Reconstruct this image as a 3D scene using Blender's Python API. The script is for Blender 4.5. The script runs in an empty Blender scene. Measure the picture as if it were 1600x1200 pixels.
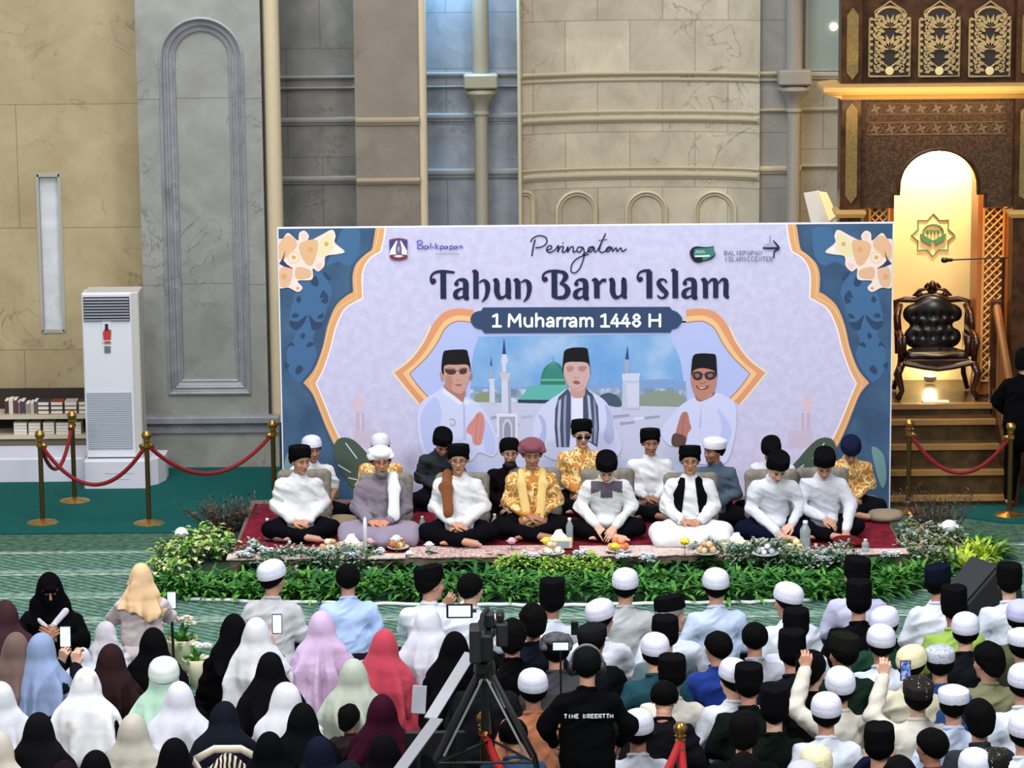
import bpy, math, random
import numpy as np
from mathutils import Vector, Matrix, Euler
random.seed(7)
scene = bpy.context.scene
COL = scene.collection

# ---------------------------------------------------------------- camera
CAM_H = 7.2; FPX = 4950.0; PITCH = math.radians(10.5); ROLL = 0.0087
_F = np.array([0, math.cos(PITCH), -math.sin(PITCH)])
_R0 = np.array([1.0, 0, 0]); _U0 = np.array([0, math.sin(PITCH), math.cos(PITCH)])
_R = math.cos(ROLL)*_R0 - math.sin(ROLL)*_U0
_U = math.sin(ROLL)*_R0 + math.cos(ROLL)*_U0
cam_data = bpy.data.cameras.new('camera')
cam_data.sensor_width = 36.0; cam_data.lens = 36.0*FPX/1600.0
cam_data.clip_start = 0.5; cam_data.clip_end = 200
cam = bpy.data.objects.new('camera', cam_data); COL.objects.link(cam)
cam.matrix_world = Matrix(((_R[0], _U[0], -_F[0], 0), (_R[1], _U[1], -_F[1], 0), (_R[2], _U[2], -_F[2], CAM_H), (0, 0, 0, 1)))
scene.camera = cam

# ---------------------------------------------------------------- colour management, world, lights
vs = scene.view_settings
vs.view_transform = 'Standard'; vs.look = 'None'; vs.gamma = 1.0; vs.use_curve_mapping = False
vs.exposure = -0.04
world = bpy.data.worlds.new('world'); scene.world = world; world.use_nodes = True
world.node_tree.nodes['Background'].inputs[0].default_value = (0.90, 0.93, 1.0, 1)
world.node_tree.nodes['Background'].inputs[1].default_value = 0.30

def area(name, loc, target, sx, sy, power, color=(1, 1, 1), spread=None):
    l = bpy.data.lights.new(name, 'AREA'); l.shape = 'RECTANGLE'; l.size = sx; l.size_y = sy
    l.energy = power; l.color = color
    if spread: l.spread = spread
    o = bpy.data.objects.new(name, l); COL.objects.link(o)
    o.location = loc
    o.rotation_euler = (Vector(target)-Vector(loc)).to_track_quat('-Z', 'Y').to_euler()
    return o
area('hall_skylight', (-2, 24, 14.5), (0, 27, 0), 16, 9, 3000, (0.96, 0.97, 1.0))
area('added_key_light', (-7, 9, 11), (0, 30.5, 1.0), 6, 3, 1750, (1.0, 0.97, 0.93))  # added unseen key light, kept small to model the cloth folds
area('stage_floodlight', (7, 15, 10), (1, 31, 1.0), 3, 2, 900, (0.95, 0.97, 1.0))
area('bay_blue_light', (-0.52, 34.78, 5.85), (-0.52, 35.2, 4.2), 0.7, 0.2, 95, (0.3, 0.62, 1.0))

# ---------------------------------------------------------------- small helpers
def ray(px, py):
    return _F + (px-800)/FPX*_R + (600-py)/FPX*_U
def atY(px, py, Y):
    d = ray(px, py); t = Y/d[1]
    return Vector((d[0]*t, Y, CAM_H+d[2]*t))
def atZ(px, py, z):
    d = ray(px, py); t = (z-CAM_H)/d[2]
    return Vector((d[0]*t, d[1]*t, z))
def lin(h):
    if isinstance(h, (tuple, list)): return tuple(h)[:3]
    h = h.lstrip('#'); r = []
    for i in (0, 2, 4):
        c = int(h[i:i+2], 16)/255.0
        r.append(c/12.92 if c <= 0.04045 else ((c+0.055)/1.055)**2.4)
    return tuple(r)
def lerp(a, b, t): return a+(b-a)*t

def link(o, parent=None):
    COL.objects.link(o)
    if parent: o.parent = parent
    return o
def tag(o, label=None, cat=None, group=None, kind=None):
    if label: o['label'] = label
    if cat: o['category'] = cat
    if group: o['group'] = group
    if kind: o['kind'] = kind
    return o
def empty(name, loc=(0, 0, 0), rz=0, scale=1):
    o = bpy.data.objects.new(name, None); COL.objects.link(o)
    o.empty_display_size = 0.1
    o.location = loc; o.rotation_euler = (0, 0, rz); o.scale = (scale,)*3
    return o
def copy_tree(o, parent=None):
    c = o.copy(); COL.objects.link(c)
    if parent: c.parent = parent
    for ch in o.children: copy_tree(ch, c)
    return c

# ---------------------------------------------------------------- materials
MATS = {}
def newmat(name):
    m = bpy.data.materials.new(name); m.use_nodes = True
    return m, m.node_tree.nodes, m.node_tree.links, m.node_tree.nodes['Principled BSDF']
def plain(name, col, rough=0.6, metal=0.0, emit=None, estr=0, spec=0.5, trans=0):
    if name in MATS: return MATS[name]
    m, n, l, b = newmat(name)
    b.inputs['Base Color'].default_value = (*lin(col), 1)
    b.inputs['Roughness'].default_value = rough
    b.inputs['Metallic'].default_value = metal
    b.inputs['Specular IOR Level'].default_value = spec
    if trans: b.inputs['Transmission Weight'].default_value = trans
    if emit:
        b.inputs['Emission Color'].default_value = (*lin(emit), 1)
        b.inputs['Emission Strength'].default_value = estr
    MATS[name] = m; return m
def cloth(col, rough=0.92, var=0.1, scale=9, bump=0.35):
    key = 'cloth_%s' % (col if isinstance(col, str) else '%.2f_%.2f_%.2f' % tuple(col))
    if key in MATS: return MATS[key]
    m, n, l, b = newmat(key)
    tc = n.new('ShaderNodeTexCoord')
    no = n.new('ShaderNodeTexNoise'); no.inputs['Scale'].default_value = scale; no.inputs['Detail'].default_value = 4
    l.new(tc.outputs['Object'], no.inputs['Vector'])
    mr = n.new('ShaderNodeMapRange'); mr.inputs['To Min'].default_value = 1-var; mr.inputs['To Max'].default_value = 1+var
    l.new(no.outputs['Fac'], mr.inputs['Value'])
    mx = n.new('ShaderNodeMix'); mx.data_type = 'RGBA'; mx.blend_type = 'MULTIPLY'; mx.inputs['Factor'].default_value = 1
    lc = lin(col); kk = .84 if min(lc) > .5 else 1.0
    mx.inputs['A'].default_value = (lc[0]*kk, lc[1]*kk, lc[2]*kk, 1); l.new(mr.outputs[0], mx.inputs['B'])
    l.new(mx.outputs['Result'], b.inputs['Base Color'])
    bp = n.new('ShaderNodeBump'); bp.inputs['Strength'].default_value = bump; bp.inputs['Distance'].default_value = 0.02
    l.new(no.outputs['Fac'], bp.inputs['Height']); l.new(bp.outputs[0], b.inputs['Normal'])
    b.inputs['Roughness'].default_value = rough; b.inputs['Specular IOR Level'].default_value = 0.2 if sum(lin(col)) > 0.1 else 0.04
    b.inputs['Sheen Weight'].default_value = 0.1 if sum(lin(col)) > 0.2 else 0.0
    MATS[key] = m; return m
def patterned(key, cols, scale=22, kind='voronoi', rough=0.8):
    """printed cloth: a colour ramp over a cell or noise pattern; cols = [(pos, hex), ...]"""
    if key in MATS: return MATS[key]
    m, n, l, b = newmat(key)
    tc = n.new('ShaderNodeTexCoord')
    if kind == 'voronoi':
        t = n.new('ShaderNodeTexVoronoi'); t.inputs['Scale'].default_value = scale
        no = n.new('ShaderNodeTexNoise'); no.inputs['Scale'].default_value = scale*0.4; no.inputs['Detail'].default_value = 3
        l.new(tc.outputs['Object'], no.inputs['Vector'])
        ad = n.new('ShaderNodeVectorMath'); ad.operation = 'MULTIPLY_ADD'
        l.new(no.outputs['Color'], ad.inputs[0]); ad.inputs[1].default_value = (0.25,)*3; l.new(tc.outputs['Object'], ad.inputs[2])
        l.new(ad.outputs[0], t.inputs['Vector']); out = t.outputs['Distance']
    elif kind == 'wave':
        t = n.new('ShaderNodeTexWave'); t.inputs['Scale'].default_value = scale; t.inputs['Distortion'].default_value = 6
        l.new(tc.outputs['Object'], t.inputs['Vector']); out = t.outputs['Fac']
    else:
        t = n.new('ShaderNodeTexNoise'); t.inputs['Scale'].default_value = scale; t.inputs['Detail'].default_value = 5
        l.new(tc.outputs['Object'], t.inputs['Vector']); out = t.outputs['Fac']
    cr = n.new('ShaderNodeValToRGB'); cr.color_ramp.interpolation = 'CONSTANT' if kind == 'voronoi' else 'LINEAR'
    e = cr.color_ramp.elements
    while len(e) < len(cols): e.new(0.5)
    for i, (p, c) in enumerate(cols):
        e[i].position = p; e[i].color = (*lin(c), 1)
    l.new(out, cr.inputs[0]); l.new(cr.outputs[0], b.inputs['Base Color'])
    b.inputs['Roughness'].default_value = rough; b.inputs['Specular IOR Level'].default_value = 0.2
    MATS[key] = m; return m
def marble(key, c1, c2, vein, bw=0, bh=0, offx=0, offz=0, tint=0.12, rough=0.35, vs_=1.0, seam=0.004):
    """stone slabs: large soft noise + thin veins + per-slab tint (brick pattern over x, z)"""
    if key in MATS: return MATS[key]
    m, n, l, b = newmat(key)
    tc = n.new('ShaderNodeTexCoord')
    no = n.new('ShaderNodeTexNoise'); no.inputs['Scale'].default_value = 1.6*vs_; no.inputs['Detail'].default_value = 7; no.inputs['Roughness'].default_value = .62
    no.inputs['Distortion'].default_value = .6
    l.new(tc.outputs['Object'], no.inputs['Vector'])
    cr = n.new('ShaderNodeValToRGB'); e = cr.color_ramp.elements
    e[0].position = .32; e[0].color = (*lin(c1), 1); e[1].position = .68; e[1].color = (*lin(c2), 1)
    l.new(no.outputs['Fac'], cr.inputs[0])
    n2 = n.new('ShaderNodeTexNoise'); n2.inputs['Scale'].default_value = 1.3*vs_; n2.inputs['Detail'].default_value = 5; n2.inputs['Distortion'].default_value = 1.6
    mp = n.new('ShaderNodeMapping'); mp.inputs['Location'].default_value = (3.1, 1.7, 8.2); mp.inputs['Rotation'].default_value = (0, .6, 0)
    l.new(tc.outputs['Object'], mp.inputs[0]); l.new(mp.outputs[0], n2.inputs['Vector'])
    a1 = n.new('ShaderNodeMath'); a1.operation = 'SUBTRACT'; l.new(n2.outputs['Fac'], a1.inputs[0]); a1.inputs[1].default_value = .5
    a2 = n.new('ShaderNodeMath'); a2.operation = 'ABSOLUTE'; l.new(a1.outputs[0], a2.inputs[0])
    a3 = n.new('ShaderNodeMapRange'); a3.inputs['From Min'].default_value = 0; a3.inputs['From Max'].default_value = .012
    a3.inputs['To Min'].default_value = .75; a3.inputs['To Max'].default_value = 0; l.new(a2.outputs[0], a3.inputs['Value'])
    n3 = n.new('ShaderNodeTexNoise'); n3.inputs['Scale'].default_value = 1.1; l.new(tc.outputs['Object'], n3.inputs['Vector'])
    a4 = n.new('ShaderNodeMapRange'); a4.inputs['From Min'].default_value = .5; a4.inputs['From Max'].default_value = .62; l.new(n3.outputs['Fac'], a4.inputs['Value'])
    a5 = n.new('ShaderNodeMath'); a5.operation = 'MULTIPLY'; l.new(a3.outputs[0], a5.inputs[0]); l.new(a4.outputs[0], a5.inputs[1])
    mx = n.new('ShaderNodeMix'); mx.data_type = 'RGBA'; l.new(a5.outputs[0], mx.inputs['Factor'])
    l.new(cr.outputs[0], mx.inputs['A']); mx.inputs['B'].default_value = (*lin(vein), 1)
    out = mx.outputs['Result']
    if bw:
        sp = n.new('ShaderNodeSeparateXYZ'); l.new(tc.outputs['Object'], sp.inputs[0])
        cb = n.new('ShaderNodeCombineXYZ')
        ax = n.new('ShaderNodeMath'); ax.inputs[1].default_value = offx; l.new(sp.outputs['X'], ax.inputs[0])
        az = n.new('ShaderNodeMath'); az.inputs[1].default_value = offz; l.new(sp.outputs['Z'], az.inputs[0])
        l.new(ax.outputs[0], cb.inputs[0]); l.new(az.outputs[0], cb.inputs[1])
        br = n.new('ShaderNodeTexBrick'); br.inputs['Scale'].default_value = 1
        br.inputs['Brick Width'].default_value = bw; br.inputs['Row Height'].default_value = bh
        br.inputs['Mortar Size'].default_value = seam; br.inputs['Mortar Smooth'].default_value = 0
        br.inputs['Color1'].default_value = (1-tint, 1-tint, 1-tint, 1); br.inputs['Color2'].default_value = (1+tint*.4, 1+tint*.4, 1+tint*.4, 1)
        br.inputs['Mortar'].default_value = (.5, .48, .45, 1)
        l.new(cb.outputs[0], br.inputs['Vector'])
        m2 = n.new('ShaderNodeMix'); m2.data_type = 'RGBA'; m2.blend_type = 'MULTIPLY'; m2.inputs['Factor'].default_value = 1
        l.new(out, m2.inputs['A']); l.new(br.outputs['Color'], m2.inputs['B']); out = m2.outputs['Result']
    l.new(out, b.inputs['Base Color']); b.inputs['Roughness'].default_value = rough
    MATS[key] = m; return m

# ---------------------------------------------------------------- mesh builder
class MB:
    def __init__(s): s.v = []; s.f = []; s.m = []; s.mats = []
    def mi(s, mat):
        if mat not in s.mats: s.mats.append(mat)
        return s.mats.index(mat)
    def add(s, vs_, fs, mat, xf=None):
        o = len(s.v); k = s.mi(mat)
        for p in vs_:
            p = Vector(p)
            if xf is not None: p = xf @ p
            s.v.append(tuple(p))
        for f in fs: s.f.append(tuple(i+o for i in f)); s.m.append(k)
    def box(s, x0, x1, y0, y1, z0, z1, mat, bev=0, xf=None):
        if bev <= 0:
            vs_ = [(x, y, z) for x in (x0, x1) for y in (y0, y1) for z in (z0, z1)]
            fs = [(0, 1, 3, 2), (4, 6, 7, 5), (0, 4, 5, 1), (2, 3, 7, 6), (0, 2, 6, 4), (1, 5, 7, 3)]
            s.add(vs_, fs, mat, xf); return
        b = bev
        def ring(i, z):
            return [(x0+b-i, y0+0-0+(b if False else 0)+(0), z)]
        # chamfered box: stack of octagon rings
        def octo(ins, z):
            a0, a1, c0, c1 = x0+ins, x1-ins, y0+ins, y1-ins
            return [(a0+b, c0, z), (a1-b, c0, z), (a1, c0+b, z), (a1, c1-b, z), (a1-b, c1, z), (a0+b, c1, z), (a0, c1-b, z), (a0, c0+b, z)]
        rings = [octo(b*.8, z0), octo(0, z0+b), octo(0, z1-b), octo(b*.8, z1)]
        vs_ = [p for r in rings for p in r]; fs = []
        for r in range(3):
            for i in range(8):
                j = (i+1) % 8
                fs.append((r*8+i, r*8+j, r*8+8+j, r*8+8+i))
        fs.append(tuple(range(7, -1, -1))); fs.append(tuple(range(24, 32)))
        s.add(vs_, fs, mat, xf)
    def lathe(s, prof, mat, n=24, c=(0, 0, 0), xf=None, sx=1, sy=1):
        vs_ = []; fs = []
        for r, z in prof:
            for i in range(n):
                a = 2*math.pi*i/n
                vs_.append((c[0]+r*math.cos(a)*sx, c[1]+r*math.sin(a)*sy, c[2]+z))
        for k in range(len(prof)-1):
            for i in range(n):
                j = (i+1) % n
                fs.append((k*n+i, k*n+j, k*n+n+j, k*n+n+i))
        fs.append(tuple(range(n-1, -1, -1))); fs.append(tuple(range((len(prof)-1)*n, len(prof)*n)))
        s.add(vs_, fs, mat, xf)
    def tube(s, pts, r, mat, n=8, xf=None):
        pts = [Vector(p) for p in pts]; rs = r if isinstance(r, (list, tuple)) else [r]*len(pts)
        vs_ = []; fs = []; up = Vector((0, 0, 1)); prev = None
        for i, p in enumerate(pts):
            t = (pts[min(i+1, len(pts)-1)]-pts[max(i-1, 0)]).normalized()
            if prev is None:
                a = t.cross(up)
                if a.length < .05: a = t.cross(Vector((1, 0, 0)))
            else: a = prev - t*prev.dot(t)
            a.normalize(); prev = a; bb = t.cross(a)
            for k in range(n):
                th = 2*math.pi*k/n
                vs_.append(p+(a*math.cos(th)+bb*math.sin(th))*rs[i])
        for i in range(len(pts)-1):
            for k in range(n):
                j = (k+1) % n
                fs.append((i*n+k, i*n+j, i*n+n+j, i*n+n+k))
        fs.append(tuple(range(n-1, -1, -1))); fs.append(tuple(range((len(pts)-1)*n, len(pts)*n)))
        s.add(vs_, fs, mat, xf)
    def sweep(s, path, prof, mat, closed=False, caps=True):
        """profile (out, z) swept along a plan polyline path [(x, y)]; 'out' points to the right of travel reversed (towards -y for +x travel)"""
        P = [Vector((p[0], p[1])) for p in path]; N = len(P); m = len(prof); vs_ = []; fs = []
        for i in range(N):
            a = P[i-1] if (i > 0 or closed) else None; c = P[(i+1) % N] if (i < N-1 or closed) else None
            n1 = None; n2 = None
            if a is not None: t = (P[i]-a).normalized(); n1 = Vector((t.y, -t.x))
            if c is not None: t = (c-P[i]).normalized(); n2 = Vector((t.y, -t.x))
            if n1 is None: nn = n2
            elif n2 is None: nn = n1
            else:
                nn = (n1+n2).normalized(); nn = nn/max(.35, nn.dot(n1))
            for o, z in prof: vs_.append((P[i].x+nn.x*o, P[i].y+nn.y*o, z))
        for i in range(N if closed else N-1):
            j = (i+1) % N
            for k in range(m-1):
                fs.append((i*m+k, j*m+k, j*m+k+1, i*m+k+1))
        if caps and not closed:
            fs.append(tuple(range(m-1, -1, -1))); fs.append(tuple((N-1)*m+k for k in range(m)))
        s.add(vs_, fs, mat)
    def prism(s, poly, y0, y1, mat, xf=None):
        """polygon in x,z extruded along y from y0 to y1"""
        n = len(poly)
        vs_ = [(p[0], y0, p[1]) for p in poly]+[(p[0], y1, p[1]) for p in poly]
        fs = [tuple(range(n)), tuple(range(2*n-1, n-1, -1))]
        for i in range(n):
            j = (i+1) % n
            fs.append((i, i+n, j+n, j))
        s.add(vs_, fs, mat, xf)
    def build(s, name, parent=None, smooth=False, loc=None, ang=None):
        me = bpy.data.meshes.new(name); me.from_pydata(s.v, [], s.f)
        for mt in s.mats: me.materials.append(mt)
        me.polygons.foreach_set('material_index', s.m)
        if smooth:
            me.polygons.foreach_set('use_smooth', [True]*len(me.polygons))
        me.update()
        if smooth and ang:
            me.set_sharp_from_angle(angle=math.radians(ang))
        o = bpy.data.objects.new(name, me); link(o, parent)
        if loc is not None: o.location = loc
        return o
def raw_mesh(name, v, f, mats, mi=None, smooth=True):
    me = bpy.data.meshes.new(name)
    v = np.asarray(v, dtype=np.float32); f = np.asarray(f, dtype=np.int32)
    me.vertices.add(len(v)); me.vertices.foreach_set('co', v.ravel())
    me.loops.add(len(f)*4); me.loops.foreach_set('vertex_index', f.ravel())
    me.polygons.add(len(f)); me.polygons.foreach_set('loop_start', np.arange(0, len(f)*4, 4, dtype=np.int32))
    me.polygons.foreach_set('loop_total', np.full(len(f), 4, dtype=np.int32))
    for m in mats: me.materials.append(m)
    if mi is not None: me.polygons.foreach_set('material_index', np.asarray(mi, dtype=np.int32))
    me.polygons.foreach_set('use_smooth', np.full(len(f), smooth))
    me.update(); me.validate()
    return me

# ---------------------------------------------------------------- blended volumes -> one continuous surface
_rng = np.random.RandomState(3); _LAT = _rng.rand(32, 32, 32).astype(np.float32)
def vnoise(x, y, z):
    xi = np.floor(x); yi = np.floor(y); zi = np.floor(z)
    fx = x-xi; fy = y-yi; fz = z-zi
    fx = fx*fx*(3-2*fx); fy = fy*fy*(3-2*fy); fz = fz*fz*(3-2*fz)
    xi = xi.astype(np.int32) & 31; yi = yi.astype(np.int32) & 31; zi = zi.astype(np.int32) & 31
    x1 = (xi+1) & 31; y1 = (yi+1) & 31; z1 = (zi+1) & 31
    L = _LAT
    a = L[xi, yi, zi]*(1-fx)+L[x1, yi, zi]*fx; b = L[xi, y1, zi]*(1-fx)+L[x1, y1, zi]*fx
    c = L[xi, yi, z1]*(1-fx)+L[x1, yi, z1]*fx; d = L[xi, y1, z1]*(1-fx)+L[x1, y1, z1]*fx
    return ((a*(1-fy)+b*fy)*(1-fz)+(c*(1-fy)+d*fy)*fz)*2-1
def C(a, b, ra, rb=None, sc=(1, 1, 1), sub=False, k=None): return ('c', a, b, ra, ra if rb is None else rb, sc, sub, k)
def E(c, r, R=None, sub=False, k=None): return ('e', c, r, R, sub, k)
def rotm(rx=0, ry=0, rz=0): return np.array(Euler((rx, ry, rz)).to_matrix())
def volume(prims, vox, k=0.03, fold=None, clip=None):
    lo = np.full(3, 9.0); hi = np.full(3, -9.0); bb = []
    for p in prims:
        if p[0] == 'c':
            a = np.array(p[1], float); b = np.array(p[2], float); sc = np.array(p[5], float)
            r = np.array([p[3]]*3)*sc; r2 = np.array([p[4]]*3)*sc
            l0 = np.minimum(a-r, b-r2); h0 = np.maximum(a+r, b+r2); sub = p[6]
        else:
            c = np.array(p[1], float); r = np.full(3, max(p[2])) if p[3] is not None else np.array(p[2], float)
            l0 = c-r; h0 = c+r; sub = p[4]
        bb.append((l0, h0))
        if not sub: lo = np.minimum(lo, l0); hi = np.maximum(hi, h0)
    pad = vox*3+(.03 if fold is not None else 0)
    lo = lo-pad; hi = hi+pad
    n = np.ceil((hi-lo)/vox).astype(int)+1
    ax = [(lo[i]+vox*np.arange(n[i])).astype(np.float32) for i in range(3)]
    D = np.full(n, .35, dtype=np.float32)
    for p, (l0, h0) in zip(prims, bb):
        kk = (p[7] if p[0] == 'c' else p[5]) or k
        mg = kk+vox*3+.02
        i0 = np.maximum(0, np.floor((l0-mg-lo)/vox).astype(int)); i1 = np.minimum(n, np.ceil((h0+mg-lo)/vox).astype(int)+1)
        if np.any(i1 <= i0): continue
        X = ax[0][i0[0]:i1[0], None, None]; Y = ax[1][None, i0[1]:i1[1], None]; Z = ax[2][None, None, i0[2]:i1[2]]
        if p[0] == 'c':
            sc = np.array(p[5], float); a = np.array(p[1], float)/sc; b = np.array(p[2], float)/sc
            x = X/sc[0]-a[0]; y = Y/sc[1]-a[1]; z = Z/sc[2]-a[2]; ba = b-a; L2 = max(1e-9, float(ba@ba))
            t = np.clip((x*ba[0]+y*ba[1]+z*ba[2])/L2, 0, 1)
            d = np.sqrt((x-t*ba[0])**2+(y-t*ba[1])**2+(z-t*ba[2])**2)-(p[3]+(p[4]-p[3])*t)
            d = d*float(sc.min())
        else:
            c = p[1]; r = p[2]; x = X-c[0]; y = Y-c[1]; z = Z-c[2]
            if p[3] is not None:
                Ri = np.array(p[3]).T
                x, y, z = (Ri[0, 0]*x+Ri[0, 1]*y+Ri[0, 2]*z, Ri[1, 0]*x+Ri[1, 1]*y+Ri[1, 2]*z, Ri[2, 0]*x+Ri[2, 1]*y+Ri[2, 2]*z)
            k0 = np.sqrt((x/r[0])**2+(y/r[1])**2+(z/r[2])**2)
            k1 = np.sqrt((x/r[0]**2)**2+(y/r[1]**2)**2+(z/r[2]**2)**2)+1e-6
            d = k0*(k0-1)/k1
        S = D[i0[0]:i1[0], i0[1]:i1[1], i0[2]:i1[2]]
        if (p[6] if p[0] == 'c' else p[4]):
            h = np.clip(.5+.5*(S+d)/kk, 0, 1); S[...] = S*h+(-d)*(1-h)+kk*h*(1-h)
        else:
            h = np.clip(.5+.5*(S-d)/kk, 0, 1); S[...] = S*(1-h)+d*h-kk*h*(1-h)
    X = ax[0][:, None, None]; Y = ax[1][None, :, None]; Z = ax[2][None, None, :]
    if fold is not None:
        near = np.abs(D) < .06
        ix = np.nonzero(near)
        D[ix] += fold(ax[0][ix[0]], ax[1][ix[1]], ax[2][ix[2]])
    if clip is not None: D = np.maximum(D, clip(X, Y, Z).astype(np.float32))
    for a_ in range(3):   # close the border
        sl = [slice(None)]*3; sl[a_] = 0; D[tuple(sl)] = np.maximum(D[tuple(sl)], vox); sl[a_] = -1; D[tuple(sl)] = np.maximum(D[tuple(sl)], vox)
    return surf_nets(D, lo, vox)
def surf_nets(D, lo, vox):
    ins = D < 0; nx, ny, nz = D.shape
    acc = np.zeros((nx-1, ny-1, nz-1, 3), np.float32); cnt = np.zeros((nx-1, ny-1, nz-1), np.float32)
    offs = [(i, j, k) for i in (0, 1) for j in (0, 1) for k in (0, 1)]
    def S(o): return (slice(o[0], nx-1+o[0]), slice(o[1], ny-1+o[1]), slice(o[2], nz-1+o[2]))
    for a in range(8):
        for b in range(a+1, 8):
            oa, ob = offs[a], offs[b]
            df = [abs(oa[i]-ob[i]) for i in range(3)]
            if sum(df) != 1: continue
            A = D[S(oa)]; B = D[S(ob)]; cr = np.nonzero(ins[S(oa)] != ins[S(ob)])
            av = A[cr]; bv = B[cr]; t = av/(av-bv)
            for i in range(3): acc[cr[0], cr[1], cr[2], i] += oa[i]+(ob[i]-oa[i])*t
            cnt[cr] += 1
    act = np.nonzero(cnt > 0); idx = np.full(cnt.shape, -1, np.int32); idx[act] = np.arange(len(act[0]))
    v = acc[act]/cnt[act][:, None]; v = (v+np.stack(act, 1))*vox+lo
    F = []
    for axis in range(3):
        sl0 = [slice(1, -1)]*3; sl1 = [slice(1, -1)]*3
        sl0[axis] = slice(0, -1); sl1[axis] = slice(1, None)
        a = ins[tuple(sl0)]; b = ins[tuple(sl1)]
        c = np.nonzero(a != b); fl = a[c]
        base = [c[i]+(0 if i == axis else 1) for i in range(3)]
        u, w = (axis+1) % 3, (axis+2) % 3
        q = []
        for du, dw in ((-1, -1), (0, -1), (0, 0), (-1, 0)):
            g = [base[0].copy(), base[1].copy(), base[2].copy()]; g[u] = g[u]+du; g[w] = g[w]+dw
            q.append(idx[g[0], g[1], g[2]])
        q = np.stack(q, 1); q[~fl] = q[~fl][:, ::-1]
        F.append(q)
    F = np.concatenate(F); F = F[(F >= 0).all(1)]
    return v, F
def merge(parts):
    """[(v, f, material index or array)]"""
    V = []; Fs = []; M = []; o = 0
    for v, f, m in parts:
        V.append(v); Fs.append(f+o); M.append(np.full(len(f), m) if np.isscalar(m) else m); o += len(v)
    return np.concatenate(V), np.concatenate(Fs), np.concatenate(M)
def xform(v, M):
    M = np.array(M); return v @ M[:3, :3].T + M[:3, 3]

# ================================================================ PEOPLE LIBRARY (metres, facing -y, floor at z = 0)
SKIN_A = '#cfa38c'; SKIN_B = '#bd8c74'; SKIN_C = '#a0725a'
def skin(col):
    k = 'skin_'+col
    if k not in MATS:
        m = plain(k, col, rough=.55, spec=.4)
        m.node_tree.nodes['Principled BSDF'].inputs['Subsurface Weight'].default_value = 0.0
    return MATS[k]
M_LIP = plain('lip', '#8d5148', .5); M_BROW = plain('brow_hair', '#120d0b', .8); M_EYEW = plain('shaded_eye_white', '#a0968c', .4); M_IRIS = plain('iris', '#1a0f0a', .2)  # eye whites greyed to carry the shade of the sockets
BODY_MATS = [skin(SKIN_A), M_LIP, M_BROW, M_EYEW, M_IRIS]

# ---- head
HEAD = [E((0, .014, .026), (.078, .098, .094), None), E((0, -.03, -.03), (.062, .062, .082), None), E((0, -.036, -.082), (.043, .045, .032), None),
        C((-.048, -.074, .034), (-.014, -.086, .03), .010, .010), C((.048, -.074, .034), (.014, -.086, .03), .010, .010),
        E((-.04, -.058, -.022), (.024, .028, .024), None), E((.04, -.058, -.022), (.024, .028, .024), None),
        E((-.03, -.105, .009), (.018, .022, .013), None, True, .012), E((.03, -.105, .009), (.018, .022, .013), None, True, .012),
        C((0, -.088, .012), (0, -.109, -.026), .0085, .0125, k=.01), E((-.013, -.098, -.03), (.009, .010, .008), None, False, .008), E((.013, -.098, -.03), (.009, .010, .008), None, False, .008),
        E((0, -.09, -.058), (.025, .012, .007), None, False, .006), E((0, -.087, -.07), (.021, .012, .007), None, False, .006), E((0, -.076, -.1), (.02, .018, .017), None),
        E((-.03, -.081, .008), (.015, .0125, .012), None, False, .003), E((.03, -.081, .008), (.015, .0125, .012), None, False, .003),
        E((-.081, .012, -.005), (.011, .021, .032), rotm(.15, 0, -.3), False, .008), E((.081, .012, -.005), (.011, .021, .032), rotm(.15, 0, .3), False, .008),
        C((0, .012, -.05), (0, .02, -.16), .052, .056)]
HV, HF = volume(HEAD, .0042, k=.022)
_c = HV[HF].mean(1); ax_ = np.abs(_c[:, 0])
HM = np.zeros(len(HF), int)
HM[((ax_/.024)**2+((_c[:, 2]+.0635)/.0105)**2 < 1) & (_c[:, 1] < -.085)] = 1
_bz = .0345-.10*np.maximum(0, ax_-.035)
HM[(np.abs(_c[:, 2]-_bz) < .0048) & (ax_ > .012) & (ax_ < .05) & (_c[:, 1] < -.06)] = 2
ew = (((ax_-.03)/.0125)**2+((_c[:, 2]-.008)/.005)**2 < 1) & (_c[:, 1] < -.07)
HM[ew] = 3; HM[ew & (((ax_-.03)**2+(_c[:, 2]-.009)**2) < .0056**2)] = 4
HM[(((ax_-.03)/.016)**2+((_c[:, 2]-.0155)/.0028)**2 < 1) & (_c[:, 1] < -.07)] = 2

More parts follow.
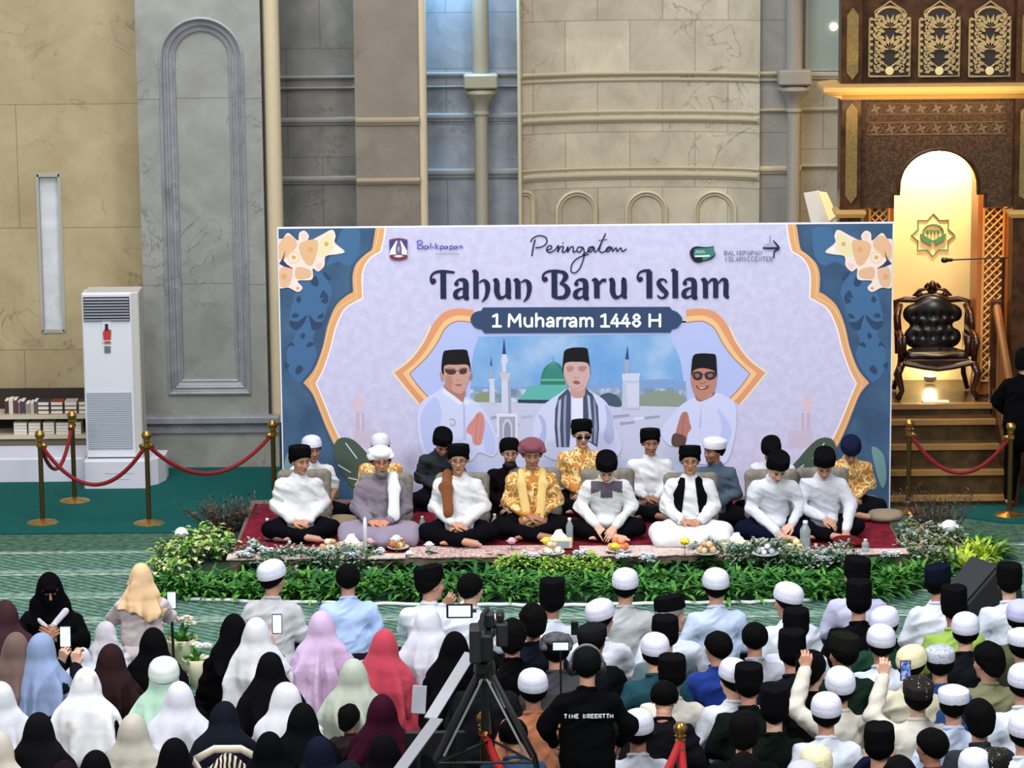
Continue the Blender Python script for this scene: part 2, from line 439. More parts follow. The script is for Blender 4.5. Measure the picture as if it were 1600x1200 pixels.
# ---- hands: wrist at the origin, fingers along +y, back of the hand +z, thumb on +x
def hand(curl, thumb_close=0.0, spread=1.0, straight=False):
    pr = []; xs = (-.033, -.0115, .0105, .031); ys = (.082, .092, .094, .088); Ls = ((.033, .022, .018), (.042, .027, .021), (.045, .029, .022), (.04, .025, .021))
    for i in range(4):
        pr.append(C((xs[i]*.55, .004, 0), (xs[i], ys[i], 0), .0135, .0115, sc=(1, 1, .95), k=.012))
        p = np.array([xs[i], ys[i], 0.0]); a = 0; c = curl[i] if isinstance(curl, (list, tuple)) else curl
        side = xs[i]*1.2*spread
        for j, L in enumerate(Ls[i]):
            a += c*(.8, 1.1, .8)[j]
            q = p+L*np.array([side*.5, math.cos(a), -math.sin(a)])
            pr.append(C(tuple(p), tuple(q), (.0098, .0088, .008)[j], (.0088, .008, .0068)[j], k=.004)); p = q
    t0 = np.array([.022, .018, -.004]); t1 = np.array([.05-.012*thumb_close, .052, -.014-.01*thumb_close]); t2 = np.array([.057-.034*thumb_close, .082, -.02-.018*thumb_close]); t3 = t2+np.array([.002-.016*thumb_close, .024, -.006])
    pr += [C(tuple(t0), tuple(t1), .016, .0115, k=.012), C(tuple(t1), tuple(t2), .0115, .0098, k=.005), C(tuple(t2), tuple(t3), .0098, .0078, k=.004)]
    pr.append(C((0, -.03, 0), (0, .012, 0), .024, .022, sc=(1.1, 1, .8), k=.015))
    return volume(pr, .0042, k=.006)
HANDS = {'rest': hand((.42, .36, .32, .3)), 'grip': hand((1.05, .95, .9, .8), .8), 'flat': hand((.06,)*4, .3, .3), 'loose': hand((.65, .55, .5, .35), .3), 'point': hand((1.0, .95, .8, .08), .6)}
def hand_at(kind, wrist, d, up, left):
    v, f = HANDS[kind]; v = v.copy()
    if left: v[:, 0] *= -1; f = f[:, ::-1]
    d = Vector(d).normalized(); up = Vector(up); up = (up-d*up.dot(d)).normalized(); x = d.cross(up)
    M = np.array([[x.x, d.x, up.x], [x.y, d.y, up.y], [x.z, d.z, up.z]])
    return v @ M.T+np.array(wrist), f
def ridged(x, y, z, s): return 1-2*np.abs(vnoise(x+s, y+s*1.7, z+s*.3))

def foot(ankle, toe, roll=0, left=False):
    """bare foot as a blended volume, heel under the ankle, five toes at the tip"""
    a = Vector(ankle); t = Vector(toe); d = (t-a); L = d.length; d.normalize(); side = d.cross(Vector((0, 0, 1))).normalized()
    if roll: side = Matrix.Rotation(roll, 3, d) @ side
    if left: side = -side
    pr = [C(tuple(a-d*.03), tuple(a+d*L*.62), .032, .034, sc=(1, 1, .85)), C(tuple(a), tuple(a+d*L*.72+side*.012), .034, .028)]
    for i in range(5):
        off = (.026, .008, -.006, -.019, -.031)[i]; ln = (.98, .98, .94, .88, .8)[i]; r = (.0135, .0095, .009, .0085, .008)[i]
        pr.append(C(tuple(a+d*L*.66+side*off), tuple(a+d*L*ln+side*off*1.08), r*1.15, r, k=.006))
    return pr

def figure(name, lean=.1, hp=0.0, hy=0.0, hr=0.0, legs='cross', arms=None, sex='m', top='shirt', lower='pants', seed=0, fat=1.0, twist=0.0, slim_vox=.0125, sleeves='long', feet=True):
    """returns dict(body, top, lower meshes, head matrix, hands); arms = [(elbow, wrist, hand kind, hand direction, hand up)] left (+x) then right (-x)"""
    dz = {'cross': 0, 'kneel': .12, 'stand': .78, 'upkneel': .36}[legs]
    pel = np.array([0, .05, .12+dz])
    def sp(h, f): return pel+h*np.array([0, -math.sin(lean*f), math.cos(lean*f)])
    waist = sp(.14, .5); chest = sp(.33, .85); nb = sp(.465, 1.0)
    lx = (1, 0, 0)
    def sh(s, dx=.17, dh=-.075): 
        v = nb+np.array([s*dx, .0+s*twist*.08, dh]); return v
    Mh = Matrix.Translation(Vector(nb)+Vector((0, 0, .035))) @ Euler((lean*.55+hp, 0, 0)).to_matrix().to_4x4() @ Euler((0, hr, hy)).to_matrix().to_4x4() @ Matrix.Translation((0, -.02, .145))
    if arms is None:
        arms = [((.27, .02, .33), (.07, -.2, .235), 'rest', (-.9, -.25, -.15), (0, -.4, 1)), ((-.27, .02, .33), (-.07, -.22, .24), 'rest', (.9, -.25, -.1), (0, -.4, 1))]
    A = []
    for i, (el, wr, hk, hd, hu) in enumerate(arms):
        s = 1 if i == 0 else -1
        A.append((sh(s), np.array(el)+np.array([0, 0, dz]), np.array(wr)+np.array([0, 0, dz]), hk, hd, hu, s))
    # legs
    J = {}
    if legs == 'cross':
        J = {1: ((.09, .05, .11), (.30, -.19, .115), (-.02, -.33, .075), (-.17, -.34, .05)), -1: ((-.09, .05, .11), (-.30, -.21, .12), (.06, -.40, .07), (.21, -.40, .045))}
    elif legs in ('kneel',):
        J = {1: ((.09, .05, .22), (.15, -.33, .09), (.1, .1, .05), (.08, .24, .03)), -1: ((-.09, .05, .22), (-.15, -.33, .09), (-.1, .1, .05), (-.08, .24, .03))}
    elif legs == 'upkneel':
        J = {1: ((.09, .05, .46), (.14, -.05, .07), (.12, .36, .05), (.1, .48, .03)), -1: ((-.09, .05, .46), (-.14, -.05, .07), (-.12, .36, .05), (-.1, .48, .03))}
    else:
        J = {1: ((.09, .05, .88), (.11, .02, .48), (.12, .06, .08), (.14, -.12, .035)), -1: ((-.09, .05, .88), (-.12, .0, .48), (-.13, .05, .08), (-.16, -.12, .035))}
    # ---- body
    pr = [C(pel, waist, .115, .105, sc=(1.15, .85, 1)), C(waist, chest, .105, .115, sc=(1.15, .8, 1)), C(sh(1, .13, -.09), sh(-1, .13, -.09), .035, .035), C(nb-np.array([0, 0, .06]), Vector(nb)+Vector((0, -.01, .07)), .055, .05)]
    for s0, el, wr, hk, hd, hu, s in A:
        pr += [C(s0, el, .036, .036), C(el, wr, .038, .025)]
    for s, (h, kn, an, to) in J.items():
        pr += [C(h, kn, .082, .056), C(kn, an, .056, .034)]
    bv, bf = volume(pr, .015, k=.03, clip=lambda x, y, z: -z+.004+0*x+0*y)
    parts = [(bv, bf, 0), (xform(HV, Mh), HF, HM)]
    for s0, el, wr, hk, hd, hu, s in A:
        hv, hf = hand_at(hk, wr, hd, hu, s > 0); parts.append((hv, hf, 0))
    if feet:
        for s, (h, kn, an, to) in J.items():
            fv, ff = volume(foot(an, to, left=(s > 0)), .007, k=.014); parts.append((fv, ff, 0))
    V, Fc, M = merge(parts)
    res = {'body': raw_mesh(name+'_body', V, Fc, BODY_MATS, M), 'head': Mh, 'arms': A, 'nb': nb, 'chest': chest, 'waist': waist, 'dz': dz, 'pel': pel}
    # ---- garment for the upper body
    f1 = fat
    rs = random.Random(seed)
    sx_ = rs.uniform(0, 20)
    amp = .0125
    def fold(x, y, z):
        a = amp*ridged(x*6+z*2, y*6, z*11+x*4, sx_)+.006*ridged(x*15+sx_, y*15, z*20+x*9, 2.0)
        return -a*(.5+.5*np.clip((z-dz-.1)*4, 0, 1))
    pr = [C(pel+np.array([0, -.01, .02]), waist+np.array([0, -.012, 0]), .15*f1, .142*f1, sc=(1.15, .86, 1)), C(waist, chest, .134*f1, .138, sc=(1.14, .8, 1)),
          C(chest, nb-np.array([0, 0, .085]), .134, .09, sc=(1.12, .8, 1)),
          C(sh(1, .145, -.09), sh(-1, .145, -.09), .06, .06), C(nb-np.array([0, 0, .035]), sh(1, .12, -.075), .05, .05), C(nb-np.array([0, 0, .035]), sh(-1, .12, -.075), .05, .05), C(nb+np.array([0, .01, -.03]), nb+np.array([0, .002, .012]), .072, .058, sc=(1, 1, 1))]
    for s0, el, wr, hk, hd, hu, s in A:
        if sleeves == 'long':
            w2 = wr+(el-wr)*.06
            pr += [C(s0, el, .062, .054), C(el, w2, .053, .040)]
        else:
            pr += [C(s0, s0+(el-s0)*.8, .07, .064)]
    if legs == 'cross':
        pr += [E((0, .02, .09), (.215*f1, .19, .1), None), E((0, -.09, .15), (.13, .12, .06), None)]
        if top == 'robe': pr += [C((.05, .0, .12), (.3, -.17, .12), .12, .095), C((-.05, .0, .12), (-.3, -.17, .12), .12, .095), E((0, -.25, .06), (.3, .17, .075), None), ]
    if legs == 'stand': pr += [C(pel, pel-np.array([0, 0, .12]), .155, .16, sc=(1.15, .85, 1))]
    zmin = .012
    tv, tf = volume(pr, slim_vox, k=.036, fold=fold, clip=lambda x, y, z: zmin-z+0*x+0*y)
    cb = MB(); cm = Matrix.Translation(Vector(nb)+Vector((0, -.002, .018))) @ Euler((lean*.8+.22, 0, 0)).to_matrix().to_4x4()
    ring = []
    for i in range(19):
        t = math.radians(-90+14+(332)*i/18); ring.append((.064*math.cos(t), .064*math.sin(t), .012-.02*max(0, -math.sin(t))**3))
    cb.tube([(0.012, -.092, -.05)]+ring+[(-.012, -.092, -.05)], [.008]+[.014]*19+[.008], cloth('#ffffff'), 6, xf=cm)
    co = cb.build('collar_tmp', smooth=True); res['collar'] = co.data; bpy.data.objects.remove(co)
    res['top'] = raw_mesh(name+'_top', tv, tf, [cloth('#ffffff')]); res['top_vf'] = (tv, tf)
    # ---- lower garment
    if lower == 'pants':
        pr = [E(pel, (.17, .15, .12), None)]
        for s, (h, kn, an, to) in J.items():
            ek = Vector(kn); ea = Vector(an); e2 = kn_end = ek+(ea-ek)*.86
            pr += [C(h, kn, .104, .08, k=.02), C(kn, tuple(e2), .08, .056, k=.02)]
        kf = .02
    else:  # sarong / long skirt spread over the crossed legs
        pr = [E(pel, (.19, .16, .12), None)]
        for s, (h, kn, an, to) in J.items(): pr += [C(h, kn, .11, .09), C(kn, an, .09, .07)]
        if legs == 'cross': pr += [E((0, -.2, .10), (.34, .19, .085), None), C((-.3, -.3, .07), (.3, -.3, .07), .075, .075)]
        elif legs == 'stand': pr += [C((0, .04, .85), (0, .03, .1), .18, .26, sc=(1.1, .8, 1))]
        else: pr += [E((0, -.05, .1), (.3, .4, .16), None)]
        kf = .05
    lv, lf = volume(pr, .013, k=kf, fold=lambda x, y, z: -.006*ridged(x*7, y*7, z*7, sx_+4)-.002*vnoise(x*24, y*24, z*24), clip=lambda x, y, z: .008-z+0*x+0*y)
    res['lower'] = raw_mesh(name+'_lower', lv, lf, [cloth('#101014')])
    return res

# ---- hair, caps, glasses in the head's own frame
_hv, _hf = volume([E((0, .016, .02), (.0855, .105, .092), None)], .006, fold=lambda x, y, z: -.003*vnoise(x*40, y*40, z*40),
                  clip=lambda x, y, z: ((.075-(y+.095)*.8)-z)*.8+0*x)
HAIR = raw_mesh('hair', _hv, _hf, [plain('black_hair', '#080707', .85, spec=.06)])
_hv, _hf = volume([E((0, .018, .036), (.091, .11, .104), None), E((0, .06, -.03), (.075, .06, .06), None)], .006, fold=lambda x, y, z: -.006*vnoise(x*30, y*30, z*30),
                  clip=lambda x, y, z: ((.085-(y+.095)*.85)-z)*.8+0*x)
HAIR_FULL = raw_mesh('full_hair', _hv, _hf, [plain('black_hair', '#0d0b0b', .75)])
_hv, _hf = volume([E((0, -.046, -.082), (.05, .05, .042), None), E((0, -.093, -.046), (.03, .012, .006), None, False, .01), E((0, -.096, -.064), (.022, .016, .008), None, True, .006), E((0, -.1, -.02), (.06, .03, .028), None, True, .01)], .005,
                  fold=lambda x, y, z: -.002*vnoise(x*60, y*60, z*60), clip=lambda x, y, z: (z+.03)*1.0+0*x+0*y)
BEARD = raw_mesh('beard', _hv, _hf, [plain('black_hair', '#0d0b0b', .75)])
def cap_mesh(prof, tiltx, z0, rx, ry, mat, n=28, power=1.0, squash=None):
    b = MB(); xf = Matrix.Translation((0, .012, z0)) @ Euler((tiltx, 0, 0)).to_matrix().to_4x4()
    b.lathe(prof, mat, n=n, sx=rx, sy=ry, xf=xf)
    v = b.v
    if squash:   # a pinched crown line front to back
        v = [(x, y, z-(squash*max(0, 1-abs(x)/.03) if z > z0+.085 else 0)) for x, y, z in v]
    b.v = v
    me_o = b.build('cap_tmp', smooth=True, ang=38); me = me_o.data; bpy.data.objects.remove(me_o); return me
M_VELVET = cloth('#0b0b0e', .95, .15, 30, .2); M_KNIT = patterned('white_knit', [(.3, '#a9adc0'), (.45, '#d6d8e6'), (.65, '#c4c8da')], 90, 'noise')
CAPS = {
    'songkok': cap_mesh([(1, 0), (1.0, .025), (.95, .074), (.925, .084), (.88, .086), (.84, .081), (.3, .083), (.02, .084)], -.18, .047, .088, .109, M_VELVET, squash=.006),
    'lowsongkok': cap_mesh([(1, 0), (1.0, .02), (.95, .058), (.925, .066), (.88, .068), (.84, .064), (.3, .066), (.02, .067)], -.2, .052, .089, .109, M_VELVET, squash=.004),
    'tallsongkok': cap_mesh([(1, 0), (1.0, .03), (.96, .105), (.93, .116), (.88, .118), (.5, .114), (.02, .114)], -.16, .040, .088, .109, M_VELVET, squash=.01),
    'peci': cap_mesh([(1, 0), (1.02, .02), (1.0, .045), (.93, .07), (.78, .088), (.5, .1), (.02, .104)], -.3, .03, .0885, .110, M_VELVET),
    'skullcap': cap_mesh([(1, 0), (1.03, .012), (1.02, .04), (1.0, .044), (1.0, .05), (.92, .075), (.76, .092), (.5, .105), (.25, .111), (.02, .113)], -.24, .026, .089, .111, M_KNIT, n=32),
    'kufi': cap_mesh([(1, 0), (1.02, .01), (1.02, .058), (.98, .064), (.95, .066), (.6, .082), (.02, .088)], -.15, .036, .09, .111, M_KNIT, n=32),
}
_pv = [E((0, .012, .075), (.092, .11, .052), None)]
for _i in range(5):
    _a = _i*.5; _pv.append(C((-.085*math.cos(_a*.3), -.05, .045+.012*_i), (.085*math.cos(_a*.3), -.05+.01*_i, .05+.01*_i), .016, .016, k=.008))
    _pv.append(C((-.08, .07-.01*_i, .03+.014*_i), (.08, .08-.015*_i, .03+.012*_i), .018, .018, k=.008))
_pv += [C((-.088, -.04, .05), (-.084, .07, .035), .02, .02, k=.01), C((.088, -.04, .05), (.084, .07, .035), .02, .02, k=.01)]
_tv, _tf = volume(_pv, .006, k=.012)
CAPS['turban'] = raw_mesh('turban', _tv, _tf, [cloth('#f4f4fa')])
_b = MB()
_gm = plain('spectacle_frame', '#14100f', .35)
for s in (-1, 1):
    _b.tube([(s*.033+.024*math.cos(t*math.pi/8), -.103+.006*abs(math.cos(t*math.pi/8)), .008+.0165*math.sin(t*math.pi/8)) for t in range(17)], .0022, _gm, 5)
    _b.tube([(s*.057, -.097, .013), (s*.082, -.04, .014), (s*.085, .01, .01)], .002, _gm, 5)
_b.tube([(-.009, -.108, .012), (.009, -.108, .012)], .002, _gm, 5)
_o = _b.build('spectacles', smooth=True); GLASSES = _o.data; bpy.data.objects.remove(_o)
_b = MB(); _gl = plain('dark_lens', '#1b1614', .15)
for s in (-1, 1): _b.lathe([(.02, -.0012), (.0225, 0), (.02, .0012)], _gl, 14, xf=Matrix.Translation((s*.033, -.102, .008)) @ Euler((math.pi/2, 0, 0)).to_matrix().to_4x4(), sy=.72)
_o = _b.build('lenses', smooth=True); LENSES = _o.data; bpy.data.objects.remove(_o)

# ---- women: head scarf volumes
def scarf(name, Mh, nb, lean, style, seed, hem=None):
    inv = np.array(Mh)
    def H(p): return tuple(np.array(Mh @ Vector(p)))
    R3 = np.array(Mh)[:3, :3]
    rs = random.Random(seed); s0 = rs.uniform(0, 20)
    nb = np.array(nb); dz = nb[2]-.58
    pr = [E(H((0, .012, .02)), (.094, .118, .122), R3), C(H((0, .01, -.04)), tuple(nb+np.array([0, -.005, .03])), .108, .125, sc=(1, .95, 1)),
          C(tuple(nb+np.array([0, .01, .01])), tuple(nb+np.array([0, .01, -.10])), .135, .185, sc=(1.22, .88, 1))]
    if style == 'wrap':
        hz = nb[2]-.09
        pr.append(C(H((.02, .1, -.06)), tuple(nb+np.array([.03, .12, -.2])), .05, .055, sc=(1.2, .6, 1)))
    elif style == 'short':
        hz = nb[2]-.24
        pr.append(C(tuple(nb+np.array([0, .0, -.08])), tuple(nb+np.array([0, -.01, -.3])), .185, .245, sc=(1.3, .92, 1)))
    elif style == 'long':
        hz = nb[2]-.42
        pr += [C(tuple(nb+np.array([0, -.02, -.08])), tuple(nb+np.array([0, -.03, -.46])), .175, .26, sc=(1.22, .92, 1))]
    else:   # cape down to the floor
        hz = .03
        pr += [C(tuple(nb+np.array([0, -.02, -.08])), tuple(np.array([0, -.05, .06+.2*dz])), .18, .34, sc=(1.18, .95, 1))]
    if style == 'veil': pass
    else: pr.append(E(H((0, -.118, -.004)), (.05, .05, .076), R3, True, .02))
    hc = np.array(H((0, 0, 0)))
    def fold(x, y, z):
        th = np.arctan2(x-hc[0], y-hc[1]-.02)
        w = np.clip((hc[2]+.02-z)*3.2, 0, 1)
        nz = vnoise(x*4+s0, y*4, z*3)
        a = .03*w*(np.sin(th*7+nz*4+s0)+.6*np.sin(th*13+nz*6))*np.clip((nb[2]+.02-z)*3+.25, .15, 1)
        b = .013*ridged(x*5, y*5+z*3, z*6, s0)*(.3+.7*w)+.004*ridged(x*14, y*14, z*9, s0)*w
        return -(a+b)
    zc = (hz)
    def clip(x, y, z):
        th = np.arctan2(x, y)
        if style == 'cape': return hz-z+0*x+0*y
        if style == 'short': return (hz+.07-.17*np.maximum(0, np.cos(th))**1.5+.02*np.sin(5*th+s0)-z)+0*z
        return (hz+.035*np.sin(3*th+s0)+.015*np.sin(8*th)+.05*np.cos(th+s0*.3)-z)+0*z
    v, f = volume(pr, .012, k=.04, fold=fold, clip=clip)
    return raw_mesh(name, v, f, [cloth('#888888')])

FIG = {}
def fig(key, **kw):
    if key not in FIG: FIG[key] = figure(key, **kw)
    return FIG[key]
def add_child(root, name, me, mat=None, label=None, mtx=None):
    o = bpy.data.objects.new(name, me); link(o, root)
    if mat is not None:
        o.material_slots[0].link = 'OBJECT'; o.material_slots[0].material = mat
    if mtx is not None: o.matrix_local = mtx
    if label: o['label'] = label
    return o
def place_by_head(px, py, z0, s, yaw, top_local):
    """floor point whose figure, scaled by s and turned by yaw, has its crown at the pixel"""
    P = atZ(px, py, z0+top_local.z*s)
    c, sn = math.cos(yaw), math.sin(yaw)
    return Vector((P.x-s*(c*top_local.x-sn*top_local.y), P.y-s*(sn*top_local.x+c*top_local.y), z0))
CAP_TOP = {'songkok': .135, 'lowsongkok': .124, 'tallsongkok': .165, 'peci': .14, 'skullcap': .145, 'kufi': .132, 'turban': .135, None: .122, 'hair': .135}
def person(F, px, py, z0, s, yaw, label, group=None, skin_c=SKIN_B, cap='songkok', cap_mat=None, top='#ffffff', low='#101014', hair='hair', glasses=False, beard=None,
           top_name='shirt', low_name='trousers', scarf_me=None, scarf_mat=None, headscale=1.06, lenses=False):
    Mh = F['head'] @ Matrix.Scale(headscale, 4)
    crown = Mh @ Vector((0, .012, CAP_TOP[cap] if scarf_me is None else .142))
    loc = place_by_head(px, py, z0, s, yaw, crown)
    root = empty('person', loc, yaw, s)
    tag(root, label, 'person', group)
    add_child(root, 'body', F['body'], skin(skin_c))
    add_child(root, top_name, F['top'], top if not isinstance(top, (str, tuple)) else cloth(top))
    if scarf_me is None and F.get('collar'):
        for ch in root.children:
            if ch.name.startswith(top_name): add_child(ch, 'collar', F['collar'], top if not isinstance(top, (str, tuple)) else cloth(top))
    add_child(root, low_name, F['lower'], low if not isinstance(low, (str, tuple)) else cloth(low))
    if scarf_me is not None:
        add_child(root, 'headscarf', scarf_me, scarf_mat if not isinstance(scarf_mat, str) else cloth(scarf_mat))
    else:
        if hair == 'hair': add_child(root, 'hair', HAIR, None, None, Mh)
        elif hair == 'full': add_child(root, 'hair', HAIR_FULL, None, None, Mh)
        elif hair == 'grey':
            add_child(root, 'hair', HAIR, plain('grey_hair', '#77706a', .8), None, Mh)
        if cap in CAPS:
            add_child(root, {'turban': 'turban', 'peci': 'round_cap', 'skullcap': 'skullcap', 'kufi': 'skullcap'}.get(cap, 'songkok_cap'), CAPS[cap], cap_mat if not isinstance(cap_mat, str) else cloth(cap_mat), None, Mh)
    if glasses:
        g = add_child(root, 'spectacles', GLASSES, None, None, Mh)
        if lenses: add_child(g, 'lens', LENSES)
    if beard: add_child(root, 'beard', BEARD, plain('beard_'+beard, beard, .9), None, Mh)
    return root

# ================================================================ THE SETTING
M_BEIGE = marble('beige_marble', '#9d8d69', '#b4a480', '#796746', 2.9, 1.36, 1.05, .14, .06, vs_=.9)
M_GREY = marble('grey_marble', '#7f7f7a', '#999992', '#55555a', 3.4, 2.02, .6, .0, .05, .4, 1.2)
M_GREYD = marble('dark_grey_marble', '#5c5c58', '#77746c', '#42413e', .75, 1.2, .2, .3, .09, .4, 1.6)
M_TAUPE = marble('taupe_marble', '#70665a', '#82786c', '#574e46', 0, 0, vs_=1.5, rough=.4)
M_CREAM = marble('cream_marble', '#9f9580', '#bbb19a', '#6f6650', .72, .62, .1, .2, .16, .4, 1.3)
M_PALE = marble('pale_marble', '#a9a79c', '#c9c6b8', '#85837a', .8, .9, .1, .2, .08, .4, 1.3)
M_TRIM = plain('cream_trim', '#c2b294', .45); M_TRIMG = plain('grey_trim', '#85817a', .5); M_TRIMC = plain('apse_trim', '#b0a68a', .5)

def wall_piece(name, px0, px1, Y, mat, ztop=6.6, depth=.3, pyref=250, parent=None, x0=None, x1=None):
    a = atY(px0, pyref, Y).x if x0 is None else x0; c = atY(px1, pyref, Y).x if x1 is None else x1
    b = MB(); b.box(a, c, Y, Y+depth, 0, ztop, mat)
    return tag(b.build(name, parent), kind='structure')
def ledge(name, path, zc, h, out, mat, steps=None):
    prof = steps or [(0, -h/2), (out*.4, -h/2), (out*.55, -h*.2), (out*.9, -h*.1), (out, h*.15), (out, h*.4), (out*.8, h/2), (0, h/2)]
    b = MB(); b.sweep(path, [(o, zc+z) for o, z in prof], mat)
    return tag(b.build(name), kind='structure')

# floor: prayer carpet rows in front, plain green carpet behind
def carpet_mat():
    m, n, l, b = newmat('prayer_carpet')
    tc = n.new('ShaderNodeTexCoord'); sp = n.new('ShaderNodeSeparateXYZ'); l.new(tc.outputs['Object'], sp.inputs[0])
    def M(op, a, c=None, d=None):
        x = n.new('ShaderNodeMath'); x.operation = op
        for i, v in enumerate((a, c, d)):
            if v is None: continue
            if isinstance(v, (int, float)): x.inputs[i].default_value = v
            else: l.new(v, x.inputs[i])
        return x.outputs[0]
    Y = sp.outputs['Y']; X = sp.outputs['X']
    row = M('FRACT', M('DIVIDE', M('SUBTRACT', Y, 25.59), .885))
    # bands within a row: cream line near 0; light border strips; hatched field
    line = M('LESS_THAN', M('ABSOLUTE', M('SUBTRACT', row, .03)), .032)
    line2 = M('LESS_THAN', M('ABSOLUTE', M('SUBTRACT', row, .17)), .07)
    hx = M('FRACT', M('ADD', M('MULTIPLY', X, 7.0), M('MULTIPLY', Y, 9.0)))
    hatch = M('LESS_THAN', hx, .38)
    no = n.new('ShaderNodeTexNoise'); no.inputs['Scale'].default_value = 14; no.inputs['Detail'].default_value = 6; l.new(tc.outputs['Object'], no.inputs['Vector'])
    base = n.new('ShaderNodeMix'); base.data_type = 'RGBA'; base.inputs['A'].default_value = (*lin('#628070'), 1); base.inputs['B'].default_value = (*lin('#3a5c50'), 1); l.new(hatch, base.inputs['Factor'])
    m1 = n.new('ShaderNodeMix'); m1.data_type = 'RGBA'; l.new(M('MULTIPLY', line2, .8), m1.inputs['Factor']); l.new(base.outputs['Result'], m1.inputs['A']); m1.inputs['B'].default_value = (*lin('#7e9c8e'), 1)
    m2 = n.new('ShaderNodeMix'); m2.data_type = 'RGBA'; l.new(line, m2.inputs['Factor']); l.new(m1.outputs['Result'], m2.inputs['A']); m2.inputs['B'].default_value = (*lin('#9aa894'), 1)
    plainf = M('GREATER_THAN', Y, 30.12)
    m3 = n.new('ShaderNodeMix'); m3.data_type = 'RGBA'; l.new(plainf, m3.inputs['Factor']); l.new(m2.outputs['Result'], m3.inputs['A']); m3.inputs['B'].default_value = (*lin('#44604f'), 1)
    m4 = n.new('ShaderNodeMix'); m4.data_type = 'RGBA'; m4.blend_type = 'MULTIPLY'; m4.inputs['Factor'].default_value = .8
    l.new(m3.outputs['Result'], m4.inputs['A']); cr = n.new('ShaderNodeValToRGB'); cr.color_ramp.elements[0].color = (.35, .35, .35, 1); cr.color_ramp.elements[1].color = (1.5, 1.5, 1.5, 1)
    cr.color_ramp.elements[0].position = .3; cr.color_ramp.elements[1].position = .7
    l.new(no.outputs['Fac'], cr.inputs[0]); l.new(cr.outputs[0], m4.inputs['B'])
    l.new(m4.outputs['Result'], b.inputs['Base Color']); b.inputs['Roughness'].default_value = .95; b.inputs['Specular IOR Level'].default_value = .1
    return m
M_CARPET = carpet_mat()
b = MB(); b.box(-9, 9, 17, 36.5, -.1, 0, M_CARPET); tag(b.build('floor'), kind='structure')
M_GREEN = cloth('#004b46', .95, .12, 16, .2)
b = MB(); b.box(-8.5, 3.35, 30.83, 33.94, 0, .012, M_GREEN)
edge = [(4.55, 31.2), (4.9, 30.95), (5.3, 30.86), (8.6, 30.86), (8.6, 34.6), (4.4, 34.6)]
b.add([(x, y, 0) for x, y in edge]+[(x, y, .012) for x, y in edge], [tuple(range(5, -1, -1)), tuple(range(6, 12))]+[(i, (i+1) % 6, 6+(i+1) % 6, 6+i) for i in range(6)], M_GREEN)
tag(b.build('green_carpet'), 'plain emerald green carpet laid behind the stage and along the back wall', 'carpet')

# left wall with a slim marble niche
YW = 34.6
xa = atY(218, 300, YW).x
nx0, nx1 = atY(62, 400, YW).x, atY(97, 400, YW).x; nz1, nz0 = atY(80, 272, YW).z, atY(80, 518, YW).z
b = MB()
b.box(-8.6, nx0, YW, YW+.35, 0, 6.6, M_BEIGE); b.box(nx1, xa+.3, YW, YW+.35, 0, 6.6, M_BEIGE)
b.box(nx0, nx1, YW, YW+.35, nz1, 6.6, M_BEIGE); b.box(nx0, nx1, YW, YW+.35, 0, nz0, M_BEIGE)
tag(b.build('wall_left'), kind='structure')
b = MB(); b.box(nx0, nx1, YW+.06, YW+.34, nz0, nz1, marble('white_marble', '#b9bcc0', '#d4d6da', '#6a6c70', vs_=2.2))
fr = plain('niche_frame', '#a29f96', .5)
for u0, u1, w0, w1 in ((nx0-.015, nx0+.018, nz0, nz1), (nx1-.018, nx1+.015, nz0, nz1), (nx0, nx1, nz0-.015, nz0+.02), (nx0, nx1, nz1-.03, nz1+.012)):
    b.box(u0, u1, YW-.012, YW+.07, w0, w1, fr)
tag(b.build('trim_1'), kind='structure')

# grey pilaster with the tall arched panel
YP = 34.0
px0x, px1x = atY(219, 300, YP).x, atY(412, 300, YP).x
ax0, ax1 = atY(254, 300, YP).x, atY(385, 300, YP).x; cx = (ax0+ax1)/2; hw = (ax1-ax0)/2
ztop = atY(318, 26, YP).z; zb = atY(318, 617, YP).z; zc = ztop-hw
def arch_path(cx, hw, z0, zc, d, n=28):
    return [(cx-hw+d, z0+d)]+[(cx-(hw-d)*math.cos(math.pi*i/n), zc+(hw-d)*math.sin(math.pi*i/n)) for i in range(n+1)]+[(cx+hw-d, z0+d)]
b = MB(); Z1 = 6.6
n = 28; outer = arch_path(cx, hw, zb, zc, 0, n)
def fr_quad(pts, Y): b.add([(x, Y, z) for x, z in pts], [tuple(range(len(pts)))], M_GREY)
fr_quad([(px0x, 0), (px1x, 0), (px1x, zb), (px0x, zb)], YP)
fr_quad([(px0x, zb), (cx-hw, zb), (cx-hw, zc), (px0x, zc)], YP); fr_quad([(cx+hw, zb), (px1x, zb), (px1x, zc), (cx+hw, zc)], YP)
for i in range(n):
    p, q = outer[1+i], outer[2+i]
    tp = (lerp(px0x, px1x, i/n), Z1); tq = (lerp(px0x, px1x, (i+1)/n), Z1)
    if i == 0: tp = (px0x, Z1); fr_quad([(px0x, zc), p, q, tq, tp], YP)
    elif i == n-1: fr_quad([p, q, (px1x, zc), (px1x, Z1), tp], YP)
    else: fr_quad([p, q, tq, tp], YP)
b.box(px0x, px1x, YP+.12, YP+.6, 0, Z1, M_GREY)
b.add([(px0x, YP, 0), (px0x, YP+.2, 0), (px0x, YP+.2, Z1), (px0x, YP, Z1)], [(0, 1, 2, 3)], M_GREY)
b.add([(px1x, YP, 0), (px1x, YP+.2, 0), (px1x, YP+.2, Z1), (px1x, YP, Z1)], [(3, 2, 1, 0)], M_GREY)
tag(b.build('wall_pilaster'), kind='structure')
b = MB(); M_GROOVE = marble('moulding_marble', '#7a7b80', '#94969a', '#5a5a5c', vs_=2)
